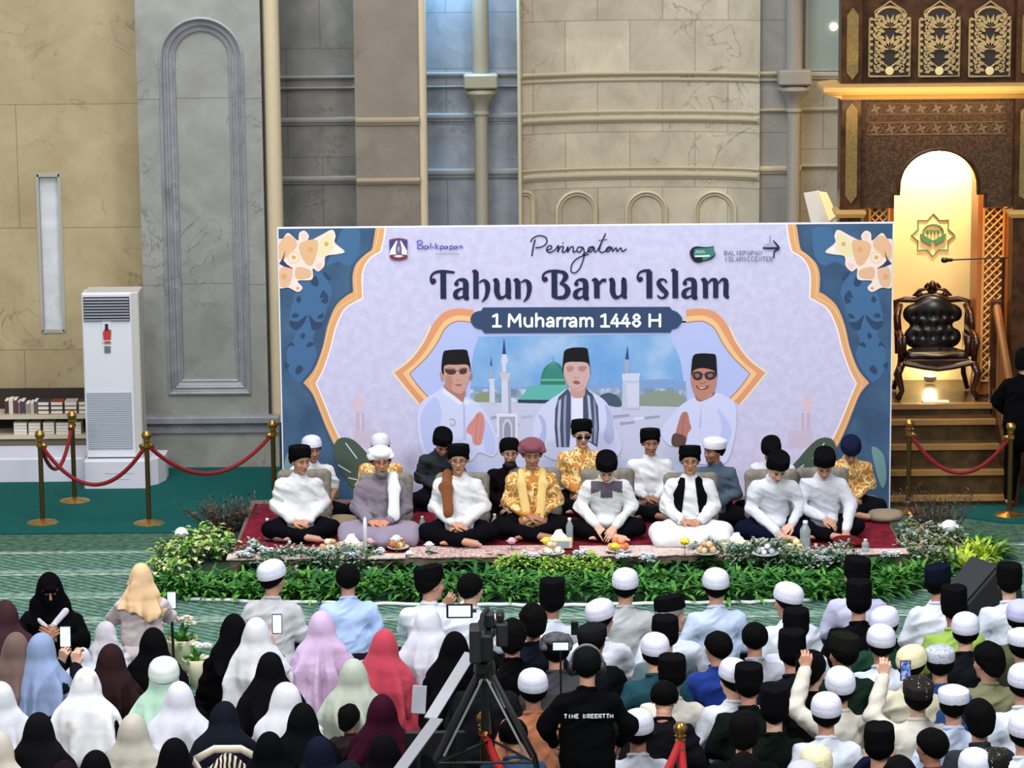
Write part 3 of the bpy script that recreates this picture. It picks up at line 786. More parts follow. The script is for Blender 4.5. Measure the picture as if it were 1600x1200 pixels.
steps = [(0, 0), (.0, -.02), (.02, -.03), (.035, -.015), (.035, .03), (.06, .035), (.075, .02), (.095, .03), (.095, .065), (.13, .075), (.14, .06), (.16, .07), (.16, .1)]
rings = [[(x, YP+dy, z) for x, z in arch_path(cx, hw, zb, zc, d, n)] for d, dy in steps]
vs_ = [p for r in rings for p in r]; m_ = len(rings[0]); fs = []
for k in range(len(rings)-1):
    for i in range(m_):
        j = (i+1) % m_; fs.append((k*m_+i, k*m_+j, (k+1)*m_+j, (k+1)*m_+i))
b.add(vs_, fs, M_GROOVE)
b.add([(x, YP+.1, z) for x, z in arch_path(cx, hw, zb, zc, .16, n)], [tuple(range(m_-1, -1, -1))], M_GREY)
o = b.build('trim_arch_panel', smooth=False); tag(o, kind='structure')
zt, zm = atY(330, 652, YP).z, atY(330, 676, YP-.1).z
M_BASE = marble('base_marble', '#74777c', '#8d9095', '#55565a', vs_=2)
ledge('baseboard_pilaster', [(px0x-.0, YP+.3), (px0x, YP), (atY(437, 660, YP).x, YP)], (zt+zm)/2, zt-zm, .13, M_BASE,
      [(0, -.13), (.03, -.11), (.03, -.09), (.07, -.085), (.07, -.02), (.05, .0), (.12, .03), (.12, .085), (.10, .1), (0, .105)])
b = MB(); b.box(px0x-.02, atY(437, 700, YP).x, YP-.04, YP+.1, .0, zm, M_GREY); tag(b.build('baseboard_left'), kind='structure')

def column(name, pxc, Y, r, mat, z0=0, z1=6.6, label=None):
    x = atY(pxc, 200, Y).x
    b = MB(); b.lathe([(r, z0), (r, z1)], mat, 20, (x, Y, 0)); return tag(b.build(name, smooth=True, ang=40), kind='structure')
column('trim_half_column', 427, YP+.1, .088, M_TRIM, z0=zt)
# recessed grey bay
def bay(name, p0, p1, Y, mat, lines, tmat, out=.06):
    wall_piece(name, p0, p1, Y, mat)
    a, c = atY(p0, 200, Y).x, atY(p1, 200, Y).x
    for i, (y0, y1) in enumerate(lines):
        za, zb_ = atY((p0+p1)/2, y0, Y-out).z, atY((p0+p1)/2, y1, Y-out).z
        ledge('trim_%s_%d' % (name.replace('wall_', ''), i+1), [(a, Y), (c, Y)], (za+zb_)/2, za-zb_, out, tmat)
bay('wall_bay_left', 436, 556, 34.9, M_GREYD, [(119, 125), (136, 141), (184, 196), (276, 288)], M_TRIMG)
bay('wall_pier', 556, 655, 34.4, M_TAUPE, [(184, 196), (279, 289)], plain('pier_trim', '#a09078', .5))
column('trim_pier_corner', 660, 34.47, .052, M_TRIM)
bay('wall_bay_blue', 664, 811, 35.2, M_PALE if False else marble('cool_marble', '#70767c', '#8c9298', '#585e66', .8, .62, .3, .1, .1, .4, 1.6), [(113, 121), (134, 138), (177, 190), (264, 278)], plain('cool_trim', '#8e9190', .5))
def col_cap(name, pxc, Y, r, py_top, py_neck, mat):
    x = atY(pxc, 200, Y).x; zt_ = atY(pxc, py_top, Y).z; zn = atY(pxc, py_neck, Y).z; h = zt_-zn
    b = MB()
    b.lathe([(r*1.25, 0), (r*1.3, .3), (r, .34), (r*.98, zn-.02), (r*1.25, zn-.015), (r*1.25, zn+.01), (r*1.05, zn+.02), (r*1.3, zn+h*.25), (r*2.2, zn+h*.42), (r*2.5, zn+h*.5), (r*2.45, zn+h*.58), (r*1.9, zn+h*.6)], mat, 24, (x, Y, 0))
    b.box(x-r*2.5, x+r*2.5, Y-r*2.4, Y+r*2, zn+h*.62, zt_, mat, .02)
    b.lathe([(r*1.25, zt_), (r*1.2, 6.6)], mat, 24, (x, Y, 0))
    return tag(b.build(name, smooth=True, ang=35), kind='structure')
col_cap('trim_column_left', 752, 34.95, .075, 114, 176, plain('column_stone', '#8f8a76', .5))
b = MB(); xw = atY(740, 50, 35.17)
wx0, wx1, wz = atY(668, 50, 35.19).x, atY(739, 50, 35.19).x, atY(700, 112, 35.19).z
column('trim_apse_left', 812, 34.85, .022, M_TRIMC)

# curved apse wall with mouldings and blind arches
xl, xr = atY(813, 200, 34.9).x, atY(1187, 200, 34.9).x; mid = (xl+xr)/2; half = (xr-xl)/2
def apse(x): t = (x-mid)/half; return 34.9+.42*math.sqrt(max(0, 1-t*t*.93))-.42*math.sqrt(.07)
path = [(lerp(xl, xr, i/36), apse(lerp(xl, xr, i/36))) for i in range(37)]
b = MB(); b.sweep(path, [(0, 0), (0, 6.6)], M_CREAM, caps=False); tag(b.build('wall_apse', smooth=True), kind='structure')
for i, (y0, y1, o_) in enumerate([(110, 117, .05), (121, 126, .03), (170, 176, .03), (180, 189, .055), (259, 263, .025), (267, 277, .05)]):
    za, zb_ = atY(1000, y0, 35.3).z, atY(1000, y1, 35.3).z
    ledge('trim_apse_%d' % (i+1), path, (za+zb_)/2, za-zb_, o_, M_TRIMC)
for i, pc in enumerate((820, 901, 1010, 1116)):
    xc = atY(pc, 330, 35.2).x; R_ = .235 if i else .12
    zt_ = atY(pc, 297, apse(xc)).z; zc_ = zt_-R_; b = MB()
    pts = []
    for k in range(25):
        a = math.pi*k/24
        pts.append((a, R_))
    def P(r, a, off): x = min(max(xc-r*math.cos(a), xl+.01), xr-.01); return (x, apse(x)-off, zc_+r*math.sin(a))
    prof = [(R_, 0), (R_, .035), (R_-.02, .045), (R_-.045, .02), (R_-.055, .03), (R_-.07, 0)]
    vs_ = []; fs = []
    cols_ = [('s', zc_-1.0)]+[('a', math.pi*k/24) for k in range(25)]+[('e', zc_-1.0)]
    for kind_, val in cols_:
        for r, off in prof:
            if kind_ == 'a': vs_.append(P(r, val, off))
            else:
                a = 0 if kind_ == 's' else math.pi
                p = P(r, a, off); vs_.append((p[0], p[1], val))
    m_ = len(prof)
    for c_ in range(len(cols_)-1):
        for k in range(m_-1): fs.append((c_*m_+k, (c_+1)*m_+k, (c_+1)*m_+k+1, c_*m_+k+1))
    b.add(vs_, fs, M_TRIMC); tag(b.build('trim_blind_arch_%d' % (i+1), smooth=True, ang=40), kind='structure')
bay('wall_bay_right', 1186, 1252, 35.0, marble('apse_side', '#7d7b74', '#96938a', '#605e58', .8, .62, .1, .2, .1, .4, 1.3), [(112, 119), (124, 128), (170, 176), (260, 272)], M_TRIMC)
col_cap('trim_column_right', 1240, 34.85, .072, 108, 172, plain('column_grey', '#85847c', .5))
bay('wall_bay_far_right', 1250, 1318, 35.3, marble('white_bay', '#a3a294', '#bab8a8', '#85837a', .9, .7, .1, .2, .05, .4, 1.3), [(112, 124), (168, 175), (257, 263)], plain('white_trim', '#c4c0b0', .5))
b = MB(); b.box(atY(1255, 50, 35.3).x, 8.6, 35.5, 35.8, 0, 6.6, M_CREAM); tag(b.build('wall_back'), kind='structure')
b = MB()
p0, p1 = atY(1262, 60, 35.3), atY(1316, 60, 35.3); zb_ = atY(1290, 106, 35.3).z
b.box(p0.x, p1.x, 35.27, 35.31, zb_, 6.4, plain('window_glass', '#9db0ac', .15))
b.box(p0.x-.03, p0.x, 35.24, 35.31, zb_-.03, 6.4, plain('window_frame', '#a7b0ae', .5)); b.box(p0.x-.03, p1.x, 35.24, 35.31, zb_-.03, zb_, plain('window_frame', '#a7b0ae', .5))
tag(b.build('window_1'), kind='structure')

# ================================================================ THE PRINTED BACKDROP
YB = 31.5
bx0, bx1 = atY(434, 400, YB).x, atY(1396, 400, YB).x
bz1 = (atY(434, 354, YB).z+atY(1395, 349, YB).z)/2; bz0 = .03
backdrop = empty('stage_backdrop', ((bx0+bx1)/2, YB, 0))
tag(backdrop, 'wide printed event backdrop behind the seated row, lavender arch with three portraits on blue', 'backdrop')
off = backdrop.location.copy()
def child(b, name, **k):
    o = b.build(name, backdrop, **k); o.location = -off; return o
b = MB(); b.box(bx0, bx1, YB, YB+.05, bz0, bz1, plain('banner_vinyl_edge', '#e8e8f2', .5))
for x in (bx0+.4, (bx0+bx1)/2, bx1-.4):
    b.tube([(x, YB+.06, .02), (x, YB+.06, bz1-.1)], .02, plain('banner_frame_steel', '#6a6d70', .4, .8)); b.tube([(x, YB+.06, 1.6), (x, YB+.8, .02)], .018, plain('banner_frame_steel', '#6a6d70', .4, .8))
child(b, 'frame')
def cr(pts, n=6, closed=False):
    """smooth curve through points; a point given as (x, y, 1) stays a sharp corner"""
    out = []; N = len(pts)
    rng_ = range(N if closed else N-1)
    for i in rng_:
        p1, p2 = pts[i], pts[(i+1) % N]
        p0 = pts[i-1] if (closed or i > 0) else p1; p3 = pts[(i+2) % N] if (closed or i < N-2) else p2
        if len(p1) > 2: p0 = p1
        if len(p2) > 2: p3 = p2
        for k in range(n):
            t = k/n; t2 = t*t; t3 = t2*t
            out.append(tuple(.5*((2*p1[a])+(-p0[a]+p2[a])*t+(2*p0[a]-5*p1[a]+4*p2[a]-p3[a])*t2+(-p0[a]+3*p1[a]-3*p2[a]+p3[a])*t3) for a in (0, 1)))
    if not closed: out.append(tuple(pts[-1][:2]))
    return out
class Print(MB):
    lay = 1
    def W(s, p, l):
        q = atY(p[0], p[1], YB); return (min(max(q.x, bx0+.012), bx1-.012), YB-.00005*l-.001, min(max(q.z, bz0), bz1-.012))
    def poly(s, pts, mat, l=None):
        s.lay += 1 if l is None else 0
        l = s.lay if l is None else l
        a = sum(pts[i][0]*pts[(i+1) % len(pts)][1]-pts[(i+1) % len(pts)][0]*pts[i][1] for i in range(len(pts)))
        idx = tuple(range(len(pts))); s.add([s.W(p, l) for p in pts], [idx if a < 0 else idx[::-1]], mat)
    def band(s, A, B_, mat, l=None):
        s.lay += 1 if l is None else 0
        l = s.lay if l is None else l; n = min(len(A), len(B_))
        s.add([s.W(p, l) for p in A[:n]]+[s.W(p, l) for p in B_[:n]], [(i, i+1, n+i+1, n+i) for i in range(n-1)], mat)
    def stroke(s, pts, w, mat, n=6, l=None, smooth=True):
        P_ = cr(pts, n) if smooth else [tuple(p[:2]) for p in pts]
        if callable(w): ws = [w(i/(len(P_)-1)) for i in range(len(P_))]
        elif isinstance(w, (list, tuple)):
            ws = [np.interp(i/(len(P_)-1), np.linspace(0, 1, len(w)), w) for i in range(len(P_))]
        else: ws = [w]*len(P_)
        A = []; B_ = []
        for i, p in enumerate(P_):
            a = P_[max(0, i-1)]; c = P_[min(len(P_)-1, i+1)]; dx, dy = c[0]-a[0], c[1]-a[1]; L = math.hypot(dx, dy) or 1
            nx_, ny_ = -dy/L*ws[i]/2, dx/L*ws[i]/2
            A.append((p[0]+nx_, p[1]+ny_)); B_.append((p[0]-nx_, p[1]-ny_))
        s.band(A, B_, mat, l)
    def disc(s, c, r, mat, ry=None, n=16, l=None, a0=0, a1=2*math.pi):
        s.poly([(c[0]+r*math.cos(a0+(a1-a0)*i/n), c[1]+(ry or r)*math.sin(a0+(a1-a0)*i/n)) for i in range(n if a1-a0 > 6.2 else n+1)], mat, l)
def ink(c): return plain('ink_'+c, c, .55, spec=.3)
def Zf(ox, oy, k): return lambda pts: [(p[0]/k+ox, p[1]/k+oy)+tuple(p[2:]) for p in pts]
def mir(c): return lambda pts: [(2*c-p[0], p[1])+tuple(p[2:]) for p in pts]

INKB = patterned('ink_blue_ground', [(.3, '#38506e'), (.55, '#426080'), (.75, '#4c6a86')], 3, 'noise', .55)
INKL = patterned('ink_lavender', [(.4, '#c5c3e0'), (.5, '#c9c7e4'), (.62, '#cecce8')], 12, 'noise', .55)
pr = Print()
pr.poly([(430, 345), (1400, 345), (1400, 830), (430, 830)], INKB)
INKA = ink('#426a94'); INKD = ink('#2c4464'); GOLD = ink('#e0a873'); GOLDL = ink('#edc491'); 
outer = [(589, 340, 1), (583, 381), (580, 391, 1), (569, 399), (556, 413), (551, 432), (552, 456, 1), (540, 463), (524, 479), (512, 508), (504, 543), (491, 577), (474, 598, 1), (488, 615), (499, 641), (510, 669), (524, 698), (541, 722), (562, 735, 1), (562, 830)]
inner = [(604, 340, 1), (600, 372), (595, 393, 1), (580, 402), (570, 416), (566, 434), (567, 466, 1), (555, 472), (538, 484), (525, 511), (516, 546), (505, 578), (494, 599, 1), (503, 620), (513, 645), (524, 671), (536, 694), (549, 712), (563, 722, 1), (564, 830)]
for f in (lambda p: p, mir(916)):
    # arabesque damask on the blue wings, in lighter ink with dark cut-outs
    z = Zf(425, 345, 4.704)
    pr.poly(f(cr(z([(265, 380), (330, 360), (400, 430), (440, 520), (410, 620), (380, 720), (300, 860), (330, 980), (300, 1120), (220, 1190), (130, 1120), (110, 960), (170, 840), (130, 740), (150, 600), (190, 480)]), 4, True)), INKA)
    pr.poly(f(cr(z([(520, 60), (640, 60), (630, 260), (560, 330), (480, 300), (400, 330), (460, 200)]), 4, True)), ink('#426b94'))
    for sh_ in ([(320, 400), (345, 460), (320, 485), (285, 455)], [(200, 550), (215, 580), (200, 605), (175, 580)], [(375, 510), (415, 560), (400, 610), (360, 590), (385, 560), (350, 570)], [(170, 675), (200, 700), (160, 715), (145, 700)], [(380, 680), (375, 715), (335, 715), (350, 690)],
                [(130, 735), (190, 740), (258, 690), (230, 760), (180, 805), (140, 780)], [(270, 690), (320, 740), (375, 745), (350, 790), (300, 805), (285, 760)], [(232, 820), (245, 845), (228, 870), (208, 848)], [(120, 910), (150, 890), (165, 925), (140, 915), (110, 935)], [(250, 925), (275, 890), (310, 905), (280, 925)], [(385, 370), (430, 420), (420, 440), (380, 400)], [(90, 1040), (130, 1060), (100, 1090)], [(200, 1060), (230, 1090), (190, 1130), (170, 1100)]):
        pr.poly(f(cr(z(sh_), 3, True)), INKD)
    po = cr(f(outer), 5); pi = cr(f(inner), 5)
    pr.stroke(f([(p[0]-3, p[1])+tuple(p[2:]) for p in outer]), 4, ink('#3a5474'), 5)
    pr.band(po, pi, GOLD)
po = cr(inner, 5); p2 = cr(mir(916)(inner), 5)
pr.lay += 1
nn = len(po); pr.add([pr.W(p, pr.lay) for p in po]+[pr.W(p, pr.lay) for p in p2], [(i, nn+i, nn+i+1, i+1) for i in range(nn-1)], INKL)
for f in (lambda p: p, mir(916)):
    pr.stroke(f(inner), 2.2, ink('#f3ecf2'), 5)
    pr.stroke(f([(p[0]-10, p[1]-1)+tuple(p[2:]) for p in inner]), 1.5, GOLDL, 5)
# soft lilac haze band at the foot of the sheet, faint minarets
for f in (lambda p: p, mir(911)):
    pr.poly(f([(552, 672), (590, 672), (590, 700), (552, 700)]), ink('#c9bcd2')); pr.poly(f([(556, 645), (562, 645), (562, 672), (556, 672)]), ink('#c4b3c6')); pr.poly(f([(565, 645), (570, 645), (570, 672), (565, 672)]), ink('#c4b3c6'))
    pr.poly(f(cr([(553, 642), (553, 630), (559, 613, 1), (567, 630), (568, 642)], 4)), ink('#d8c0cc'))
# pointed arch of the picture
ao = [(740, 484, 1), (714, 482), (692, 489), (675, 509), (662, 536), (642, 562), (616, 582, 1), (636, 607), (657, 632, 1)]
ai = [(740, 504, 1), (714, 502), (696, 513), (683, 536), (667, 558), (655, 570), (640, 584, 1), (655, 605), (673, 624, 1)]
A_, B_ = cr(ai, 5), cr(mir(906)(ai), 5)
pr.lay += 1; nn = len(A_)
pr.add([pr.W(p, pr.lay) for p in A_]+[pr.W(p, pr.lay) for p in B_], [(i, nn+i, nn+i+1, i+1) for i in range(nn-1)], ink('#b4c0ee'))
pr.poly([(673, 624), (1139, 624), (1125, 760), (690, 760)], ink('#bcc6ea'))
for f in (lambda p: p, mir(906)):
    am = [((a[0]*.45+b_[0]*.55), (a[1]*.45+b_[1]*.55))+tuple(a[2:]) for a, b_ in zip(ao, ai)]
    pr.band(cr(f(ao), 5), cr(f(am), 5), ink('#e09a70')); pr.band(cr(f(am), 5), cr(f(ai), 5), ink('#eec48c'))
    pr.stroke(f(ai), 1.6, ink('#b0746a'), 5); pr.stroke(f([(p[0]-2, p[1])+tuple(p[2:]) for p in ao[3:]]), 3, ink('#e6dfc0'), 5)
# sky, sea, town, mosque
SKY = patterned('ink_sky', [(.3, '#6a9ed8'), (.5, '#84b0de'), (.7, '#b0c8e8')], 2.2, 'noise', .55)
TOWN = patterned('ink_town', [(.3, '#6d8a96'), (.5, '#8ea6c0'), (.65, '#cfd6ea')], 11, 'noise', .55)
pr.poly(cr([(748, 526, 1), (880, 524), (1044, 522, 1), (1062, 560), (1070, 610, 1), (735, 612, 1), (738, 560)], 4, True), SKY)
pr.poly([(735, 603), (800, 606), (860, 602), (960, 600), (1000, 594), (1040, 592), (1072, 596), (1070, 640), (735, 640)], ink('#7fa0d4'))
pr.poly([(735, 608), (1072, 606), (1075, 645), (735, 640)], TOWN)
pr.poly(cr([(995, 624), (1020, 612), (1055, 612), (1075, 630), (1070, 645), (998, 642)], 4, True), ink('#8a988a'))
pr.poly(cr([(742, 620), (752, 613), (770, 616), (772, 640), (745, 640)], 4, True), ink('#8a9678'))
pr.poly([(735, 628), (1075, 636), (1085, 720), (735, 720)], ink('#c3c9e2'))
for k in range(26):
    x = 745+random.random()*320; y = 645+random.random()*60; w = 8+random.random()*26
    pr.poly([(x, y), (x+w, y-2), (x+w, y+2), (x, y+5)], ink(random.choice(['#aeb6d4', '#d8dcee', '#9aa2bc'])))
z5 = Zf(640, 520, 6)
pr.poly(z5([(1010, 635), (1060, 590), (1110, 500), (1250, 490), (1480, 485), (1480, 650)]), ink('#5fb3aa')); pr.poly(z5([(1010, 625), (1480, 630), (1480, 665), (1020, 655)]), ink('#2c3c50'))
pr.poly(z5(cr([(1225, 485, 1), (1235, 400), (1270, 320), (1345, 265), (1345, 215, 1), (1352, 265), (1415, 300), (1450, 380), (1462, 485, 1)], 4)), ink('#2f7f74')); pr.poly(z5([(1235, 430), (1455, 430), (1460, 450), (1230, 450)]), ink('#6fae9a'))
for k in range(6): pr.stroke(z5([(1270+k*34, 425), (1300+k*18, 330), (1347, 270)]), .7, ink('#5aa294'))
WH = ink('#cdd2e6'); WS = ink('#9fa9c4')
pr.poly(z5([(885, 45), (905, 200), (868, 200)]), ink('#2e4478')); pr.poly(z5([(868, 200), (905, 200), (925, 270), (905, 290), (905, 370), (868, 370), (866, 290), (855, 268)]), WH)
pr.poly(z5([(838, 375), (950, 375), (930, 440), (865, 440)]), ink('#c9c3cc')); pr.poly(z5([(863, 440), (945, 440), (952, 750), (860, 750)]), WH); pr.poly(z5([(920, 440), (945, 440), (952, 750), (925, 750)]), WS)
pr.poly(z5([(765, 215), (775, 310), (755, 310)]), ink('#3a5488')); pr.poly(z5([(756, 310), (776, 310), (780, 430), (750, 430)]), WS); pr.poly(z5([(738, 430), (803, 430), (790, 470), (752, 470)]), WH); pr.poly(z5([(752, 470), (795, 470), (802, 660), (748, 660)]), WH)
pr.poly(z5([(815, 755), (1010, 755), (1015, 985), (820, 985)]), ink('#dde0ee')); pr.poly(z5([(840, 785), (990, 785), (992, 985), (842, 985)]), ink('#a4a9bc')); pr.poly(z5(cr([(870, 985, 1), (872, 860), (915, 805), (960, 860), (962, 985, 1)], 5)), ink('#c8ccdc')); pr.poly(z5(cr([(885, 985, 1), (888, 880), (915, 830), (945, 880), (948, 985, 1)], 5)), ink('#8f95ac'))
z6 = Zf(860, 520, 4.706)
pr.poly(z6([(567, 90), (577, 195), (550, 195)]), ink('#2e4478')); pr.poly(z6([(548, 195), (578, 195), (582, 245), (572, 300), (550, 300), (540, 245)]), WS); pr.poly(z6([(525, 300), (660, 295), (650, 355), (530, 350)]), WH); pr.poly(z6([(530, 350), (655, 350), (655, 560), (525, 560)]), ink('#bcc4dc')); pr.poly(z6([(560, 370), (650, 370), (650, 545), (565, 545)]), WH)
pr.poly(z6(cr([(350, 480), (420, 440), (500, 470), (520, 540), (420, 530)], 4, True)), ink('#44566a'))
# monstera leaves and gold blossoms
for f in (lambda p: p, mir(914)):
    zA = Zf(400, 650, 5)
    pr.poly(f(zA(cr([(640, 180), (760, 185), (900, 330), (960, 420), (900, 560), (760, 560), (660, 420), (600, 300)], 4, True))), ink('#47584c'))
    for a, c in (((700, 210), (790, 330)), ((830, 240), (880, 290)), ((640, 380), (740, 440)), ((860, 380), (930, 430)), ((720, 480), (800, 500))):
        pr.stroke(f(zA([a, c])), 1.6, ink('#dcdcf0'))
    pr.poly(f(zA(cr([(240, 300), (330, 240), (300, 420), (250, 560), (215, 480)], 4, True))), ink('#6f9498'))
    pr.poly(f(zA(cr([(560, 360), (640, 560), (640, 640), (560, 620), (520, 480)], 4, True))), ink('#56705f'))
    zF = Zf(425, 345, 4.704)
    bl = [[(35, 160), (80, 130), (120, 88), (190, 145), (200, 90), (240, 72), (272, 110), (265, 150), (350, 110), (440, 65), (468, 110), (462, 160), (535, 225), (480, 245), (395, 260), (385, 330), (340, 372), (300, 350), (295, 430), (190, 440), (225, 490), (190, 522), (120, 490), (60, 495), (40, 440)]]
    for q in bl: pr.poly(f(zF(cr(q, 4, True))), ink('#f0dcd2'))
    for q, c in (([(50, 175), (120, 105), (185, 160), (150, 230), (60, 290)], '#e3b58c'), ([(200, 170), (330, 140), (330, 240), (290, 330), (230, 290)], '#e0b48a'), ([(350, 150), (440, 90), (450, 180), (420, 240), (340, 260)], '#e6dcae'), ([(60, 350), (150, 350), (130, 470), (60, 480)], '#e2b698'), ([(180, 340), (280, 360), (280, 415), (180, 425)], '#dfb492'), ([(465, 190), (515, 220), (470, 235)], '#f0ead6'), ([(210, 100), (240, 85), (258, 115), (235, 150)], '#ead0c4'), ([(320, 320), (370, 310), (350, 360)], '#ecc8c0')):
        pr.poly(f(zF(cr(q, 4, True))), ink(c))
    for q in ((160, 268, 32), (160, 268, 16), (90, 410, 22), (280, 210, 20), (400, 170, 16), (190, 495, 12)):
        pr.disc(f([( q[0]/4.704+425, q[1]/4.704+345)])[0], q[2]/4.704, ink('#d9a56c' if q[2] != 32 else '#f2dcc0'))
    for k in range(14):
        a = k*.45; cxy = f([(160/4.704+425+9*math.cos(a), 268/4.704+345+9*math.sin(a))])[0]; pr.disc(cxy, 1.6, ink('#e9c9a6'), n=8)
    pr.poly(f(zF([(100, 215), (85, 290), (110, 320), (160, 352), (90, 335), (45, 315), (75, 280)])), ink('#2c3a5c'))
child(pr, 'print')

# portraits: one printed figure each
def portrait(z, cap, face, neck, shirt, extras):
    p = Print(); p.lay = pr.lay+1
    p.poly(cr(z(shirt), 4, True), ink('#cdd4f4'))
    for k, (pts, c, smooth) in enumerate(extras['shirt']): p.poly(cr(z(pts), 4, True) if smooth else z(pts), ink(c))
    p.poly(cr(z(neck), 4, True), ink(extras['skin2'])); p.poly(cr(z(face), 5, True), ink(extras['skin']))
    for pts, c, w in extras['face']:
        if w: p.stroke(z(pts), w, ink(c))
        else: p.poly(cr(z(pts), 4, True), ink(c))
    p.poly(cr(z(cap), 4, True), ink('#0d0c12'))
    for pts, c, w in extras.get('top', []):
        if w: p.stroke(z(pts), w, ink(c))
        else: p.poly(cr(z(pts), 4, True), ink(c))
    return child(p, 'printed_portrait')
portrait(z5, [(318, 180), (350, 162), (440, 155), (530, 158), (548, 200), (568, 290), (572, 370), (545, 300), (440, 298), (330, 305), (322, 385), (300, 360), (302, 270)],
         [(330, 300), (440, 292), (552, 300), (560, 400), (545, 470), (510, 540), (470, 570), (400, 540), (345, 500), (325, 420)],
         [(335, 480), (420, 540), (520, 540), (515, 600), (495, 640), (420, 590), (330, 520)],
         [(330, 510), (240, 560), (120, 640), (75, 760), (80, 960), (130, 1150), (240, 1200), (560, 1200), (650, 1120), (780, 1160), (830, 1060), (790, 900), (720, 760), (640, 660), (520, 600), (495, 650), (420, 590)],
         {'skin': '#c99a8c', 'skin2': '#b07a6c',
          'shirt': [([(240, 600), (300, 760), (260, 980), (290, 1180), (200, 1180), (120, 1000), (110, 760)], '#b9c4f0', 1), ([(500, 640), (520, 640), (530, 1000), (505, 1000)], '#b4bee8', 0), ([(330, 515), (420, 590), (495, 650), (470, 680), (380, 610), (300, 560)], '#dfe5fb', 0), ([(540, 620), (505, 650), (520, 680), (580, 650)], '#dfe5fb', 0), ([(700, 800), (790, 960), (800, 1120), (720, 1130), (690, 980)], '#bac6f2', 1)],
          'face': [([(330, 345), (365, 340), (425, 345), (430, 380), (385, 392), (350, 378)], '#4a3438', 0), ([(470, 345), (530, 335), (535, 372), (500, 388), (470, 378)], '#4a3438', 0), ([(425, 355), (470, 352)], '#3a2a2c', 1), ([(325, 340), (380, 328), (430, 340)], '#2a1c1c', .9), ([(465, 338), (510, 328), (548, 336)], '#2a1c1c', .9), ([(440, 440), (455, 448), (475, 440)], '#a06a60', .9), ([(425, 485), (460, 480), (495, 484), (462, 500)], '#9c5a58', 0), ([(285, 375), (305, 370), (318, 430), (300, 445)], '#c08a7c', 0), ([(572, 380), (590, 385), (580, 430), (562, 440)], '#a87466', 0), ([(340, 400), (400, 420), (390, 520), (345, 490)], '#b98678', 0)],
          'top': [([(640, 745), (690, 760), (705, 860), (690, 960), (665, 1045), (600, 1040), (580, 960), (535, 930), (545, 870), (600, 800)], '#d08f88', 0), ([(650, 760), (630, 860), (620, 980), (625, 1030)], '#a8665f', .8), ([(680, 800), (665, 900), (655, 1000)], '#b3716a', .6), ([(560, 880), (610, 830), (640, 760)], '#b3716a', .6),
                  ([(375, 815), (400, 805), (425, 830), (420, 860), (395, 868), (385, 845)], '#8c4a58', .9)]})
portrait(z6, [(105, 130), (150, 110), (200, 106), (265, 112), (278, 150), (292, 260), (298, 310), (275, 225), (190, 212), (110, 222), (95, 290), (88, 270), (95, 180)],
         [(105, 215), (190, 205), (275, 218), (290, 310), (275, 360), (250, 410), (195, 425), (145, 405), (115, 350), (98, 300)],
         [(150, 390), (245, 390), (250, 460), (200, 480), (155, 460)],
         [(150, 400), (60, 450), (0, 490), (-80, 560), (-130, 700), (-110, 830), (50, 940), (420, 940), (520, 850), (480, 700), (440, 560), (380, 480), (260, 420), (200, 470)],
         {'skin': '#cfaaa6', 'skin2': '#c39a94',
          'shirt': [([(160, 480), (235, 480), (240, 760), (160, 760)], '#e2e6fa', 0), ([(400, 520), (415, 640), (390, 760), (430, 820), (470, 760), (450, 600)], '#aeb8de', 1), ([(-90, 600), (-60, 700), (-100, 820), (-70, 850), (-30, 760), (-40, 640)], '#aeb8de', 1),
                    ([(130, 405), (60, 470), (35, 560), (30, 700), (45, 840), (140, 840), (150, 700), (150, 560), (150, 450)], '#46506c', 0), ([(250, 400), (310, 450), (350, 540), (358, 700), (345, 840), (250, 780), (240, 620), (240, 480)], '#46506c', 0),
                    ([(60, 500), (80, 480), (70, 700), (80, 840), (60, 840), (50, 660)], '#b4bcd6', 0), ([(100, 470), (120, 450), (112, 700), (118, 840), (98, 840), (95, 600)], '#8e96b4', 0), ([(270, 450), (290, 470), (310, 700), (300, 800), (280, 790), (280, 600)], '#b4bcd6', 0), ([(315, 480), (330, 510), (345, 700), (335, 820), (318, 810), (322, 620)], '#8e96b4', 0)],
          'face': [([(118, 262), (145, 252), (172, 262), (150, 285), (125, 280)], '#a88488', 0), ([(205, 262), (235, 250), (265, 258), (245, 282), (215, 280)], '#a88488', 0), ([(115, 256), (145, 244), (175, 258)], '#6a4c50', .9), ([(203, 258), (238, 244), (268, 254)], '#6a4c50', .9), ([(170, 320), (190, 330), (210, 320)], '#a07474', .9), ([(165, 362), (185, 348), (210, 355), (218, 372), (190, 378)], '#94605e', 0), ([(125, 390), (185, 412), (245, 385)], '#b08a88', .8)]})
